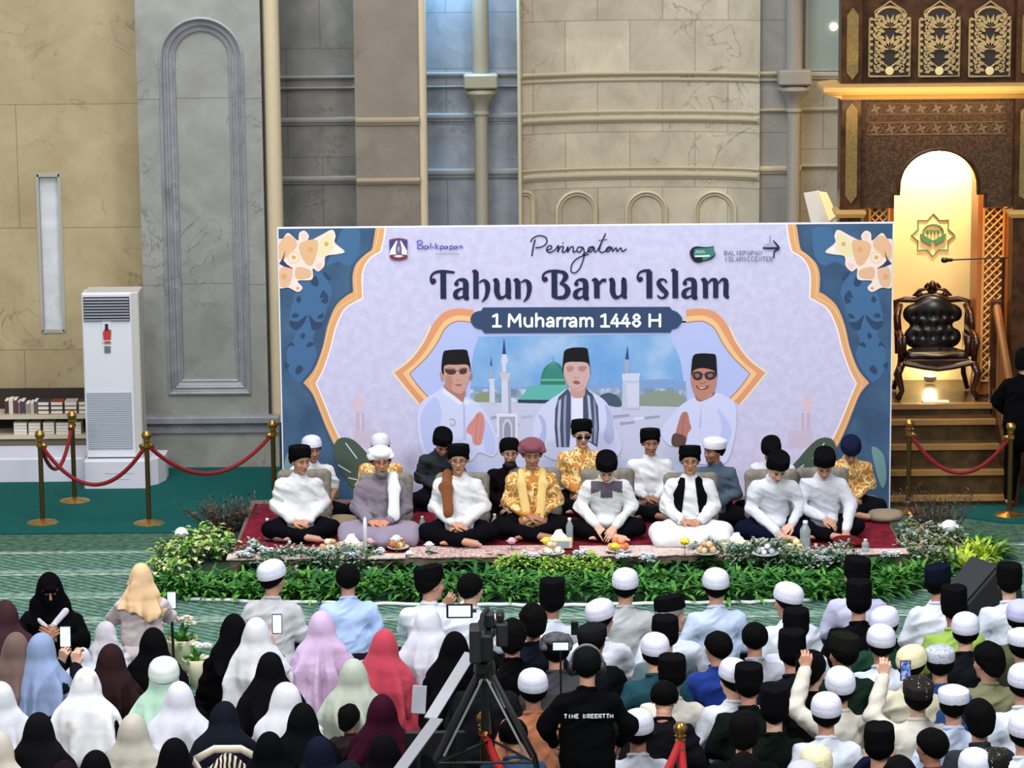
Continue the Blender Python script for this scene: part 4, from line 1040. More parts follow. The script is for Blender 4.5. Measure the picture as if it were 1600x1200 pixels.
portrait(z6, [(1052, 165), (1100, 150), (1180, 152), (1215, 165), (1222, 240), (1225, 330), (1205, 280), (1120, 258), (1055, 275), (1035, 320), (1038, 230)],
         [(1045, 265), (1120, 255), (1210, 270), (1222, 350), (1205, 420), (1150, 480), (1100, 490), (1060, 450), (1035, 380), (1032, 310)],
         [(1068, 450), (1150, 480), (1205, 430), (1200, 460), (1110, 502), (1072, 490)],
         [(1070, 470), (960, 530), (900, 600), (830, 680), (820, 760), (880, 830), (960, 830), (1000, 900), (1020, 960), (1200, 960), (1300, 940), (1360, 740), (1365, 560), (1330, 490), (1210, 440), (1110, 505)],
         {'skin': '#b98474', 'skin2': '#9c6a5c',
          'shirt': [([(1110, 505), (1100, 600), (1090, 700), (1110, 700)], '#b4bee8', 0), ([(1230, 560), (1260, 700), (1230, 850), (1290, 850), (1330, 700)], '#b9c4f0', 1)],
          'face': [([(1050, 290), (1090, 282), (1118, 300), (1110, 340), (1070, 348), (1046, 325)], '#3c2c30', 0), ([(1135, 298), (1170, 282), (1212, 290), (1215, 325), (1180, 346), (1142, 336)], '#3c2c30', 0), ([(1115, 305), (1138, 303)], '#2c2022', 1.2), ([(1060, 305), (1085, 298), (1098, 318), (1075, 330)], '#8a645c', 0), ([(1155, 305), (1185, 298), (1195, 318), (1165, 328)], '#8a645c', 0), ([(1095, 360), (1120, 372), (1145, 358)], '#8c564c', 1), ([(1070, 385), (1110, 398), (1165, 384), (1150, 410), (1110, 418), (1080, 408)], '#7c4440', 0), ([(1085, 394), (1112, 402), (1150, 393), (1112, 410)], '#ece0dc', 0)],
          'top': [([(985, 578), (1010, 590), (1022, 650), (1035, 700), (1010, 740), (995, 800), (930, 800), (920, 740), (940, 660), (960, 600)], '#b3786e', 0), ([(990, 590), (975, 660), (970, 760)], '#8a544e', .8), ([(905, 740), (990, 760), (985, 828), (895, 826)], '#5c4440', 0)]})

# lettering
lt = Print(); lt.lay = pr.lay+40
NAVY = ink('#1d2744')
zt1 = Zf(660, 360, 6.154); zt2 = Zf(900, 360, 6.154)
def S1(pts, w, z=zt1, n=6): lt.stroke(z(pts), w if not isinstance(w, (list, tuple)) else [x/6.154 for x in w], NAVY, n)
def stem(x0, x1, y0, y1, z=zt1, foot=0): lt.poly(z([(x0, y0), (x1, y0+3), (x1+2, y1), (x0+2, y1)]), NAVY)
# T
S1([(125, 480), (100, 500), (82, 475), (90, 430), (130, 400), (200, 392), (310, 402)], [30, 36, 22, 22, 26, 30, 22]); lt.disc(zt1([(108, 482)])[0], 3.9, NAVY); stem(172, 228, 395, 655)
def a_(x, z=zt1, dy=0):
    lt.disc(z([(x+28, 512+dy)])[0], 3.6, NAVY)
    S1([(x+18, 505+dy), (x+40, 478+dy), (x+80, 472+dy), (x+112, 490+dy), (x+118, 540+dy), (x+118, 640+dy), (x+150, 650+dy)], [20, 20, 34, 52, 56, 56, 18], z)
    S1([(x+112, 560+dy), (x+70, 560+dy), (x+25, 590+dy), (x+20, 630+dy), (x+55, 648+dy), (x+110, 620+dy)], [10, 22, 44, 48, 26, 14], z)
a_(300)
# h with a descending right leg, u, n
S1([(478, 392), (510, 390), (515, 420)], [16, 34, 50]); stem(488, 540, 392, 655)
S1([(545, 500), (590, 478), (622, 510), (628, 570), (610, 640), (572, 685)], [12, 26, 50, 46, 34, 8])
def u_(x, z=zt1, dy=0):
    S1([(x-14, 480+dy), (x+14, 476+dy), (x+22, 520+dy), (x+22, 590+dy), (x+45, 640+dy), (x+85, 640+dy), (x+125, 600+dy)], [14, 44, 54, 54, 44, 26, 12], z)
    S1([(x+112, 476+dy), (x+128, 478+dy), (x+132, 560+dy), (x+132, 630+dy), (x+160, 648+dy)], [20, 50, 54, 54, 16], z)
u_(694)
S1([(876, 480), (905, 476), (916, 500)], [16, 44, 52]); stem(890, 944, 480, 655)
S1([(950, 500), (990, 478), (1022, 510), (1028, 570), (1010, 640), (972, 685)], [12, 26, 50, 46, 34, 8])
# B a r u
S1([(1205, 470), (1175, 480), (1158, 455), (1170, 415), (1220, 390), (1300, 388), (1360, 400)], [20, 30, 22, 22, 24, 26, 20]); lt.disc(zt1([(1182, 466)])[0], 3.9, NAVY)
stem(1240, 1296, 392, 640)
S1([(1290, 398), (1350, 400), (1378, 440), (1350, 490), (1320, 510)], [16, 36, 54, 34, 14]); S1([(1320, 508), (1375, 530), (1398, 580), (1370, 635), (1300, 645), (1255, 630)], [14, 40, 56, 44, 30, 30])
a_(1452)
def r_(x, z): 
    S1([(x-8, 478), (x+24, 474), (x+36, 500)], [14, 44, 52], z); stem(x+12, x+66, 478, 650, z)
    S1([(x+66, 520), (x+90, 480), (x+130, 478)], [10, 30, 36], z)
r_(160, zt2); u_(330, zt2, -4)
# I s l a m
S1([(640, 466), (610, 480), (592, 450), (610, 405), (660, 385), (715, 388)], [20, 30, 20, 20, 26, 36], zt2); lt.disc(zt2([(620, 466)])[0], 3.8, NAVY); stem(675, 732, 386, 650, zt2)
S1([(870, 500), (850, 472), (810, 474), (795, 510), (830, 560), (868, 600), (850, 640), (810, 645), (782, 620)], [22, 18, 30, 46, 50, 44, 28, 20, 16], zt2)
S1([(912, 385), (940, 380), (950, 410)], [16, 34, 50], zt2); stem(925, 980, 382, 650, zt2)
a_(1018, zt2, -6)
S1([(1200, 474), (1230, 472), (1240, 500)], [14, 44, 50], zt2); stem(1218, 1268, 476, 650, zt2)
S1([(1268, 510), (1300, 474), (1335, 478), (1342, 520), (1342, 648)], [10, 26, 46, 50, 50], zt2); S1([(1366, 510), (1400, 472), (1435, 478), (1442, 520), (1442, 620), (1470, 645)], [10, 26, 46, 50, 50, 22], zt2)
# script line
def sc_(pts, z=zt1, w=2.0): lt.stroke(z(pts), w, NAVY, 6)
sc_([(1040, 110), (1060, 75), (1120, 48), (1185, 65), (1195, 115), (1150, 155), (1085, 165)]); sc_([(1085, 85), (1065, 160), (1052, 245)], w=2.2)
sc_([(1195, 190), (1240, 170), (1235, 145), (1205, 155), (1195, 190), (1225, 210), (1275, 185), (1300, 150), (1310, 150), (1300, 205), (1320, 165), (1345, 150), (1355, 160), (1345, 205), (1375, 200), (1400, 155), (1395, 205), (1425, 160), (1450, 158), (1450, 205), (1480, 195)])
sc_([(1545, 160), (1500, 160), (1485, 195), (1515, 205), (1545, 165), (1555, 240), (1520, 350), (1470, 405), (1430, 390), (1440, 320), (1500, 260), (1600, 225)])
sc_([(60, 230), (110, 205), (150, 165), (170, 155), (130, 160), (115, 190), (140, 205), (175, 165), (175, 200), (205, 190), (250, 100), (285, 25)], zt2); sc_([(285, 25), (240, 130), (225, 190), (250, 210), (290, 190), (330, 155), (300, 165), (290, 195), (315, 200), (345, 160), (350, 198), (385, 165), (395, 200), (430, 165), (445, 200), (485, 175)], zt2); sc_([(215, 95), (300, 85)], zt2, 1.2)
lt.disc(zt1([(1352, 118)])[0], 1.1, NAVY)
# pill with the date, heavy rounded strokes
lt.poly(cr([(735, 499), (741, 488), (752, 485, 1), (755, 480, 1), (1046, 479, 1), (1050, 484, 1), (1059, 488), (1066, 499), (1059, 511), (1050, 514, 1), (1047, 519, 1), (757, 520, 1), (753, 514, 1), (742, 511)], 3, True), ink('#33486a'))
LW = ink('#f4fbff')
def w(*strokes):
    for s_ in strokes:
        lt.stroke(s_, 3.9, LW, 5, smooth=len(s_) > 2 and not (len(s_[0]) > 2)); 
        for e in (s_[0], s_[-1]): lt.disc(e[:2], 1.9, LW, n=10)
yb, yt, xm = 509.5, 491.0, 496.5
def one(x): w([(x, 494), (x+6, yt)], [(x+6, yt), (x+6, yb)], [(x, yb), (x+12, yb)])
one(770.5)
w([(795, yb), (796, yt)], [(796, yt), (804, 503)], [(804, 503), (812, yt)], [(812, yt), (813, yb)])
w([(820, xm), (820, 505), (824, yb), (830, 508)], [(831, xm), (831, yb)])
w([(838, yt-1), (838, yb)], [(838, 501), (843, xm), (848, 499), (848.5, yb)])
def aa(x): w([(x+1, 498.5), (x+5, xm-.3), (x+9.5, 499), (x+10, yb)], [(x+9, 503), (x+3, 503), (x, 506.5), (x+3, yb), (x+9, 507.5)])
def rr(x): w([(x, xm), (x, yb)], [(x, 501), (x+3, xm+.5), (x+6.5, xm)])
aa(854.5); rr(871); rr(882); aa(890)
w([(907, xm), (907, yb)], [(907, 500), (911.5, xm), (915.5, 499), (916, yb)], [(916, 500), (920.5, xm), (925, 499), (925.5, yb)])
one(939.5)
def four(x): w([(x+8, yt), (x, 504.5)], [(x, 504.5), (x+13, 504.5)], [(x+9, 497), (x+9, yb)])
four(955); four(971)
w([(994.5, 499.5), (990, 495.5), (994.5, yt), (999, 495.5), (994.5, 499.5), (989, 504.5), (994.5, yb), (1000, 504.5), (994.5, 499.5)])
w([(1015, yt), (1015, yb)], [(1031, yt), (1031, yb)], [(1015, 500), (1031, 500)])
# town crest and wordmarks
zc_ = Zf(590, 350, 10.667)
lt.poly(zc_(cr([(195, 265, 1), (260, 240), (350, 232), (440, 240), (500, 265, 1), (495, 400), (480, 540), (350, 600), (220, 540), (200, 400)], 4, True)), ink('#4b4480'))
lt.poly(zc_([(310, 275), (330, 275), (310, 420), (320, 500), (205, 510), (210, 440)]), ink('#eef0fb')); lt.poly(zc_([(375, 275), (395, 275), (490, 440), (490, 510), (400, 500), (405, 400)]), ink('#eef0fb'))
lt.poly(zc_(cr([(350, 260), (385, 330), (400, 420), (385, 500), (350, 515), (315, 500), (302, 420), (315, 330)], 4, True)), ink('#6a6184')); lt.poly(zc_(cr([(350, 360), (375, 410), (350, 470), (328, 410)], 4, True)), ink('#9c98c8'))
lt.poly(zc_(cr([(205, 520), (280, 505), (350, 500), (420, 505), (498, 525), (480, 575), (350, 602), (225, 575)], 4, True)), ink('#7d3a44')); lt.poly(zc_(cr([(270, 530), (350, 512), (430, 528), (350, 552)], 4, True)), ink('#ecdfe4'))
lt.stroke(zc_([(200, 262), (350, 236), (498, 262)]), 1.6, ink('#8a4a62'))
BLU = ink('#4c56b4')
def glyph(pts, wd=1.5, c=BLU): lt.stroke(pts, wd, c, 4)
for st in ([(653, 377), (653, 388)], [(651, 377), (657, 375), (660, 379), (655, 382), (661, 384), (659, 388), (652, 388)], [(668, 384), (664, 384), (663, 388), (668, 388), (669, 384), (669, 388)], [(673, 379), (673, 388)], [(677, 384), (677, 388)], [(681, 379), (681, 388)], [(685, 383), (681, 385.5), (685, 388)],
           [(688, 384), (688, 391)], [(688, 384), (692, 384), (692, 388), (688, 388)], [(698, 384), (695, 385), (695, 388), (699, 387), (699, 384), (699, 388)], [(703, 384), (703, 391)], [(703, 384), (707, 384), (707, 388), (703, 388)], [(713, 384), (710, 385), (710, 388), (714, 387), (714, 384), (714, 388)], [(718, 384), (718, 388)], [(718, 385), (721, 383.5), (723, 388)]): glyph(st)
lt.stroke([(680, 396), (700, 395.4), (718, 396)], 1.2, ink('#9aa8b4'))
zd = Zf(1060, 350, 9.412)
lt.poly(zd(cr([(165, 430), (190, 360), (260, 325), (400, 335), (520, 320, 1), (520, 390), (545, 440), (480, 510), (360, 545), (290, 565), (210, 530)], 4, True)), ink('#16202c'))
lt.poly(zd(cr([(250, 360), (400, 350), (520, 330, 1), (520, 395), (540, 440), (450, 500), (360, 530), (340, 480), (230, 470), (230, 400)], 4, True)), ink('#3f7f72')); lt.stroke(zd([(240, 470), (340, 468), (460, 462)]), 2.6, ink('#cfeee0'))
for k in range(4): lt.stroke(zd([(250+k*34, 430), (265+k*34, 385), (285+k*34, 430)]), 1, ink('#a8c8c0'))
GR = ink('#7d7f96')
def block(txt, x, y, h, wd):
    g = {'B': [[(0, 0), (0, 1), (1, .8), (.7, .5), (0, .5)], [(.7, .5), (1, .2), (0, 0)]], 'A': [[(0, 0), (.5, 1), (1, 0)], [(.2, .4), (.8, .4)]], 'L': [[(0, 1), (0, 0), (1, 0)]], 'I': [[(.5, 1), (.5, 0)]], 'K': [[(0, 0), (0, 1)], [(1, 1), (0, .5), (1, 0)]], 'P': [[(0, 0), (0, 1), (1, .9), (1, .6), (0, .5)]], 'N': [[(0, 0), (0, 1), (1, 0), (1, 1)]], 'S': [[(1, .9), (.2, 1), (.1, .6), (.9, .4), (.8, 0), (0, .1)]], 'M': [[(0, 0), (0, 1), (.5, .4), (1, 1), (1, 0)]], 'C': [[(1, .9), (.3, 1), (0, .5), (.3, 0), (1, .1)]], 'E': [[(1, 1), (0, 1), (0, 0), (1, 0)], [(0, .5), (.8, .5)]], 'T': [[(0, 1), (1, 1)], [(.5, 1), (.5, 0)]], 'R': [[(0, 0), (0, 1), (1, .9), (1, .6), (0, .5), (1, 0)]]}
    for ch in txt:
        for st in g.get(ch, []): lt.stroke([(x+p[0]*wd, y-p[1]*h) for p in st], 1.3, GR, 1, smooth=False)
        x += wd*1.45
block('BALIKPAPAN', 1132, 398, 7, 4.1); block('ISLAMICCENTER', 1132, 407.5, 7, 4.1)
lt.poly(zd(cr([(1240, 335, 1), (1290, 285), (1340, 270), (1400, 290), (1450, 335, 1)], 4)), ink('#a8acc4')); lt.stroke(zd([(1240, 348), (1350, 352), (1470, 345)]), 2.8, ink('#1c2440')); lt.stroke(zd([(1345, 265), (1345, 160)]), 1, GR); lt.stroke(zd([(1390, 235), (1470, 345), (1410, 400), (1400, 500)]), [1.5, 4, 2.5, 1.5], ink('#1c2440'))
o = child(lt, 'lettering')

# ================================================================ THE CARVED WOODEN PULPIT (right)
YM = 32.6
WD = patterned('dark_wood', [(.3, '#2c1a0e'), (.6, '#4a2d18'), (.8, '#5b3a20')], 9, 'noise', .35)
WDL = patterned('carved_wood', [(0, '#2a1a10'), (.28, '#5b4028'), (.5, '#3c2818')], 26, 'voronoi', .5)
WG = plain('lit_ledge_wood', '#c39a58', .4); WSTEP = patterned('stair_wood', [(.3, '#33261a'), (.6, '#4d3a24'), (.8, '#5e4a2e')], 7, 'noise', .3)  # cornice and ledge wood lightened to gold, their warm lighting put into the colour
WOR = plain('orange_wood', '#a8612a', .4); CREAMW = plain('pulpit_cream', '#e3cf98', .6)
GOLDC = plain('carving_gold', '#a88f62', .45, .3)
pulpit = empty('pulpit', (atY(1460, 300, YM).x, YM, 0))
tag(pulpit, 'tall carved dark wood pulpit with a cream arched alcove lit by warm lamps', 'pulpit')
poff = pulpit.location.copy()
def pch(b, name, smooth=False, ang=None):
    o = b.build(name, pulpit, smooth=smooth, ang=ang); o.location = -poff; return o
def X_(px, py=250, Y=YM): return atY(px, py, Y).x
def Z_(px, py, Y=YM): return atY(px, py, Y).z
zl = 0.0
# pillars with pointed carved insets
for k, (a, c) in enumerate(((1313, 1346), (1585, 1640))):
    b = MB(); x0, x1 = X_(a), X_(c); b.box(x0, x1, YM, YM+.3, 0, 6.5, WD, .01)
    o = pch(b, 'pillar')
    for y0, y1 in ((12, 125), (160, 318)):
        xi0, xi1 = X_(a+8), X_(c-7); zt_, zb_ = Z_(a, y0), Z_(a, y1); xm_ = (xi0+xi1)/2
        bb = MB(); bb.prism([(xi0, zb_+.08), (xm_, zb_), (xi1, zb_+.08), (xi1, zt_-.08), (xm_, zt_), (xi0, zt_-.08)], YM-.02, YM+.01, patterned('gilt_carving', [(0, '#3a2a14'), (.2, '#8a7340'), (.5, '#6a5530')], 45, 'voronoi', .5))
        q = bb.build('carved_inset', o)
    for yy in (334,):
        zc_ = Z_(a, yy); bb = MB(); bb.sweep([(x0, YM+.3), (x0, YM), (x1, YM), (x1, YM+.3)], [(0, zc_-.05), (.03, zc_-.04), (.05, zc_), (.05, zc_+.03), (0, zc_+.04)], WG); bb.build('ledge', o)
# cornice
z0c, z1c = Z_(1450, 152), Z_(1450, 133)
b = MB(); b.sweep([(X_(1313), YM+.5), (X_(1313), YM), (X_(1650), YM)], [(0, z0c-.02), (.03, z0c), (.06, z0c+.02), (.16, z0c+.05), (.2, z0c+.08), (.2, z1c), (.05, z1c+.02), (0, z1c+.02)], WG)
pch(b, 'cornice')
b = MB(); b.prism([(X_(1283), z0c+.06), (X_(1313), z0c+.0), (X_(1313), z0c+.14)], YM-.1, YM+.1, WG); pch(b, 'cornice_tip')
# upper panel with three fretwork windows
YU = YM+.08
b = MB(); b.box(X_(1346), X_(1585), YU+.06, YU+.2, Z_(1450, 136), 6.5, WD); b.box(X_(1346), X_(1585), YU-.02, YU+.08, Z_(1450, 136), Z_(1450, 128), WD)
pch(b, 'upper_panel')
def leafpoly(cx_, cz_, L, wd, ang):
    pts = []
    for t, s_ in ((0, 0), (.3, .5), (.6, .42), (1, 0), (.6, -.42), (.3, -.5)):
        u, v = t*L, s_*wd; pts.append((cx_+u*math.cos(ang)-v*math.sin(ang), cz_+u*math.sin(ang)+v*math.cos(ang)))
    return pts
for k, (a, c) in enumerate(((358, 421), (436, 498), (514, 577))):
    a += 1000; c += 1000
    x0, x1, zt_, zb_ = X_(a), X_(c), Z_(a, 12), Z_(a, 121); xm_ = (x0+x1)/2; wv = x1-x0; zs = zt_-.13
    out = [(x0, zb_), (x1, zb_), (x1, zs), (x1-wv*.14, zs)]+[(xm_+wv*.36*math.cos(t*math.pi/10), zs+(zt_-zs)*math.sin(t*math.pi/10)) for t in range(0, 11)]+[(x0+wv*.14, zs), (x0, zs)]
    b = MB()
    b.prism(out, YU+.03, YU+.07, plain('fretwork_ground', '#20130a', .6))
    b.tube([(x, YU+.02, z) for x, z in out+[out[0]]], .013, GOLDC, 6)
    rr_ = random.Random(11+k)
    for sx_ in (-1, 1):
        for i in range(9):
            zz = zb_+.06+i*(zs-zb_-.02)/8.5
            for (dx, an, L) in ((.05, .5, .1), (.13, 1.1, .09), (.09, -.4, .08), (.17, .2, .06)):
                ang = an+rr_.uniform(-.3, .3)
                pts = leafpoly(dx*wv/.42, 0, L*.85, .035, ang)
                b.prism([(xm_+sx_*p[0], zz+p[1]) if sx_ > 0 else (xm_-p[0], zz+p[1]) for p in (pts if sx_ < 0 else pts[::-1])], YU, YU+.035, GOLDC)
        for i in range(3):
            z1_ = zb_+.1+i*.22
            b.tube([(xm_+sx_*(.02+.14*math.sin(t*.55)), YU+.015, z1_+.24*t/6+.02*math.sin(t)) for t in range(7)], .009, GOLDC, 5)
    for i in range(6):
        ang = math.pi/2+(i-2.5)*.5; b.prism(leafpoly(xm_, zs-.08, .14, .04, ang), YU-.005, YU+.03, GOLDC)
        b.prism(leafpoly(xm_, zb_+.28, .16, .045, ang), YU-.005, YU+.03, GOLDC)
    b.lathe([(.001, -.02), (.035, -.015), (.045, 0), (.001, .001)], plain('boss_gold', '#d8c48a', .4), 14, xf=Matrix.Translation((xm_, YU, zb_+.06)) @ Euler((math.pi/2, 0, 0)).to_matrix().to_4x4())
    pch(b, 'fretwork')
# arch panel
YA = YM+.12
x0, x1 = X_(1346), X_(1585); zt_, zb_ = Z_(1450, 150), Z_(1450, 327)
xa0, xa1 = X_(1394, 300, YA), X_(1539, 300, YA); xs0, xs1 = X_(1404, 300, YA), X_(1528, 300, YA); zsh = Z_(1460, 303, YA); zap = Z_(1460, 233, YA); zsp = Z_(1460, 290, YA)
xm_ = (xs0+xs1)/2; rw = (xs1-xs0)/2
archp = [(xa0, zb_), (xa0, zsh), (xs0, zsh), (xs0, zsp)]+[(xm_-rw*math.cos(math.pi*i/20), zsp+(zap-zsp)*math.sin(math.pi*i/20)) for i in range(1, 20)]+[(xs1, zsp), (xs1, zsh), (xa1, zsh), (xa1, zb_)]
b = MB(); poly = [(x0, zb_)]+archp+[(x1, zb_), (x1, zt_), (x0, zt_)]
b.prism(poly, YA, YA+.14, WDL)
o = pch(b, 'arch_panel')
bb = MB(); bb.tube([(x, YA-.005, z) for x, z in archp], .022, WD, 6); bb.build('arch_moulding', o)
for y0, y1 in ((163, 180), (193, 212)):
    bb = MB(); za, zc_ = Z_(1450, y0), Z_(1450, y1); xx0, xx1 = X_(1357), X_(1573)
    bb.tube([(xx0, YA-.005, zc_), (xx1, YA-.005, zc_), (xx1, YA-.005, za), (xx0, YA-.005, za), (xx0, YA-.005, zc_)], .008, WG if False else plain('carved_edge', '#6b5136', .5), 5)
    nn_ = 9
    for i in range(nn_):
        cx_ = lerp(xx0, xx1, (i+.5)/nn_); rx_, rz_ = (xx1-xx0)/nn_*.46, (za-zc_)*.42
        bb.tube([(cx_+rx_*math.cos(t*math.pi/7), YA-.006, (za+zc_)/2+rz_*math.sin(t*math.pi/7)) for t in range(15)], .006, plain('carved_edge', '#6b5136', .5), 4)
        for t in range(4): bb.prism(leafpoly(cx_, (za+zc_)/2, rx_*.8, .03, t*math.pi/2+.4), YA-.008, YA+.003, plain('carved_edge', '#6b5136', .5))
    bb.build('carved_band', o)
# alcove: back wall, jambs with lattice, floor, ceiling
zpl = Z_(1480, 628, 32.95)      # platform height from its front edge
YK = 34.35
b = MB()
b.box(X_(1372, 300, YK), X_(1560, 300, YK), YK, YK+.1, zpl-.1, 5.4, CREAMW)
pch(b, 'alcove_wall')
b = MB(); b.box(X_(1300, 300, 33.2), X_(1640, 300, 33.2), YA+.14, YK+.1, 5.2, 5.3, WD); pch(b, 'alcove_ceiling')
for side, (a, c) in (('l', (1349, 1396)), ('r', (1527, 1576))):
    xx0, xx1 = X_(a, 400, 33.35), X_(c, 400, 33.35); YJ = 33.35
    b = MB(); b.box(xx0, xx1, YJ, YJ+.5, zpl, 5.3, WOR)
    o = pch(b, 'lattice_jamb')
    la, lc = xx0+.06, xx1-.06; l0, l1 = zpl+.15, Z_(1550, 330, YJ)+.05
    bb = MB(); LT = plain('lattice_gold', '#d9a45c', .4)
    bb.box(la, lc, YJ-.005, YJ+.002, l0, l1, plain('lattice_ground', '#6b3512', .6))
    bb.tube([(la, YJ-.02, l0), (lc, YJ-.02, l0), (lc, YJ-.02, l1), (la, YJ-.02, l1), (la, YJ-.02, l0)], .014, LT, 5)
    st_ = .085; wv = lc-la; i = 0; z = l0-wv
    while z < l1:
        for d in (1, -1):
            u0, v0 = (la, z) if d > 0 else (lc, z); u1, v1 = (lc, z+wv) if d > 0 else (la, z+wv)
            t0 = max(0, (l0-v0)/wv); t1 = min(1, (l1-v0)/wv)
            if t1 > t0+.05: bb.tube([(lerp(u0, u1, t0), YJ-.012-.004*d, lerp(v0, v1, t0)), (lerp(u0, u1, t1), YJ-.012-.004*d, lerp(v0, v1, t1))], .011, LT, 4)
        z += st_
    bb.build('lattice', o)
b = MB(); b.box(X_(1576, 400, 33.3), X_(1590, 400, 33.3), 33.2, 33.9, zpl, 5.3, plain('jamb_bright', '#c98f4a', .4)); pch(b, 'side_jamb')
# star emblem on the alcove wall
def star_outline(cx_, cz_, R1, R2, n=8): return [(cx_+(R1 if i % 2 == 0 else R2)*math.cos(math.pi/2+i*math.pi/n), cz_+(R1 if i % 2 == 0 else R2)*math.sin(math.pi/2+i*math.pi/n)) for i in range(2*n)]
sc_c = atY(1458, 367, YK-.01); SG = plain('emblem_green', '#4a7a58', .6)
b = MB(); so = star_outline(sc_c.x, sc_c.z, .235, .175)
b.tube([(x, YK-.004, z) for x, z in so+[so[0]]], .008, SG, 6)
b.tube([(sc_c.x+.11*math.cos(t*math.pi/12), YK-.012, sc_c.z+.03+.09*math.sin(t*math.pi/12)) for t in range(25)], .009, SG, 6)
b.prism([(sc_c.x-.14, sc_c.z+.02), (sc_c.x-.02, sc_c.z-.05), (sc_c.x-.02, sc_c.z-.12), (sc_c.x-.12, sc_c.z-.06)][::-1], YK-.02, YK-.002, SG)
b.prism([(sc_c.x+.14, sc_c.z+.02), (sc_c.x+.02, sc_c.z-.05), (sc_c.x+.02, sc_c.z-.12), (sc_c.x+.12, sc_c.z-.06)], YK-.02, YK-.002, SG)
for i in range(4): b.box(sc_c.x-.07+i*.037, sc_c.x-.045+i*.037, YK-.02, YK-.002, sc_c.z+.02, sc_c.z+.055, SG)
pch(b, 'star_emblem')
# platform and steps
ys = [631, 656, 695, 735, 775]; YS = [32.95, 32.66, 32.36, 32.06, 31.77]
tops = [Z_(1480, y, Y_) for y, Y_ in zip(ys, YS)]
xs0_, xs1_ = atY(1398, 700, 32.0).x-.35, atY(1570, 700, 32.0).x
b = MB(); b.box(xs0_, xs1_+.25, YS[0], YK+.1, 0, tops[0], WSTEP); o = pch(b, 'platform')
bb = MB(); bb.box(xs0_, xs1_, YS[0]-.03, YS[0]+.06, tops[0]-.05, tops[0]+.004, plain('nosing_wood', '#947040', .35)); bb.build('nosing', o)
for i in range(1, 5):
    b = MB(); b.box(xs0_, xs1_, YS[i], YS[i-1]+.01, 0, tops[i], WSTEP); o = pch(b, 'step')
    bb = MB(); bb.box(xs0_, xs1_, YS[i]-.03, YS[i]+.05, tops[i]-.05, tops[i]+.004, plain('nosing_wood', '#947040', .35)); bb.build('nosing', o)
b = MB(); xr = xs1_
b.prism([(0, 0), (0, 0), (0, 0)], 0, 0, WD) if False else None
b.add([(xr, 31.7, 0), (xr, 33.0, 0), (xr, 33.0, tops[0]+.2), (xr, 31.7, .3), (xr+.08, 31.7, 0), (xr+.08, 33.0, 0), (xr+.08, 33.0, tops[0]+.2), (xr+.08, 31.7, .3)], [(0, 1, 2, 3), (7, 6, 5, 4), (0, 3, 7, 4), (3, 2, 6, 7), (1, 5, 6, 2), (0, 4, 5, 1)], WD)
b.box(xr-.02, xr+.1, 31.62, 31.74, 0, 1.0, WD, .01); b.box(xr-.02, xr+.1, 32.95, 33.07, 0, tops[0]+1.1, WD, .01)
b.tube([(xr+.04, 31.68, 1.0), (xr+.04, 33.0, tops[0]+1.05)], .045, plain('rail_wood', '#7d4f28', .35), 8)
for t in range(1, 7): b.tube([(xr+.04, lerp(31.68, 33, t/7), lerp(.3, tops[0]+.2, t/7)), (xr+.04, lerp(31.68, 33, t/7), lerp(1.0, tops[0]+1.05, t/7))], .018, plain('rail_wood', '#7d4f28', .35), 8)
pch(b, 'stair_rail')
# lamps of the pulpit
def spot(name, loc, target, power, color, size=1.2, blend=.3, rad=.05):
    l = bpy.data.lights.new(name, 'SPOT'); l.energy = power; l.color = color; l.spot_size = size; l.spot_blend = blend; l.shadow_soft_size = rad
    o = bpy.data.objects.new(name, l); COL.objects.link(o); o.location = loc
    o.rotation_euler = (Vector(target)-Vector(loc)).to_track_quat('-Z', 'Y').to_euler(); return o
gx = atY(1461, 250, YK).x; gz = atY(1461, 232, YK).z
spot('alcove_downlight', (gx, YK-.28, gz+.32), (gx, YK-.02, gz-.25), 300, (1, .88, .6), 1.15, .12, .03)
area('alcove_fill', (gx, YK-.7, 5.1), (gx, YK-.4, 2.5), .9, .5, 75, (1, .78, .46))
area('cornice_strip', (atY(1450, 140, YM).x, YM-.38, z0c-.12), (atY(1450, 140, YM).x, YM-.05, z0c+.1), 1.9, .04, 10, (1, .72, .4))
area('jamb_strip', (atY(1545, 400, 33).x, 32.95, 4.1), (atY(1552, 480, 33.3).x, 33.35, 2.2), .3, .1, 60, (1, .56, .2))
# small uplight under the chair
ux = atY(1456, 590, YK-.35)
b = MB(); b.lathe([(.05, 0), (.07, .02), (.07, .06), (.055, .07)], plain('lamp_housing', '#d0c8b4', .4), 16, (ux.x, YK-.2, zpl)); 
b.lathe([(.001, .068), (.05, .072), (.001, .085)], plain('lamp_glow', '#fff0c8', .3, emit='#ffe9b0', estr=14), 16, (ux.x, YK-.2, zpl))
tag(b.build('floor_lamp', smooth=True, ang=40), 'small round floor lamp glowing behind the legs of the leather armchair', 'lamp')
pt = bpy.data.lights.new('floor_lamp_light', 'POINT'); pt.energy = 9; pt.color = (1, .85, .55); pt.shadow_soft_size = .06
po_ = bpy.data.objects.new('floor_lamp_light', pt); COL.objects.link(po_); po_.location = (ux.x, YK-.22, zpl+.16)

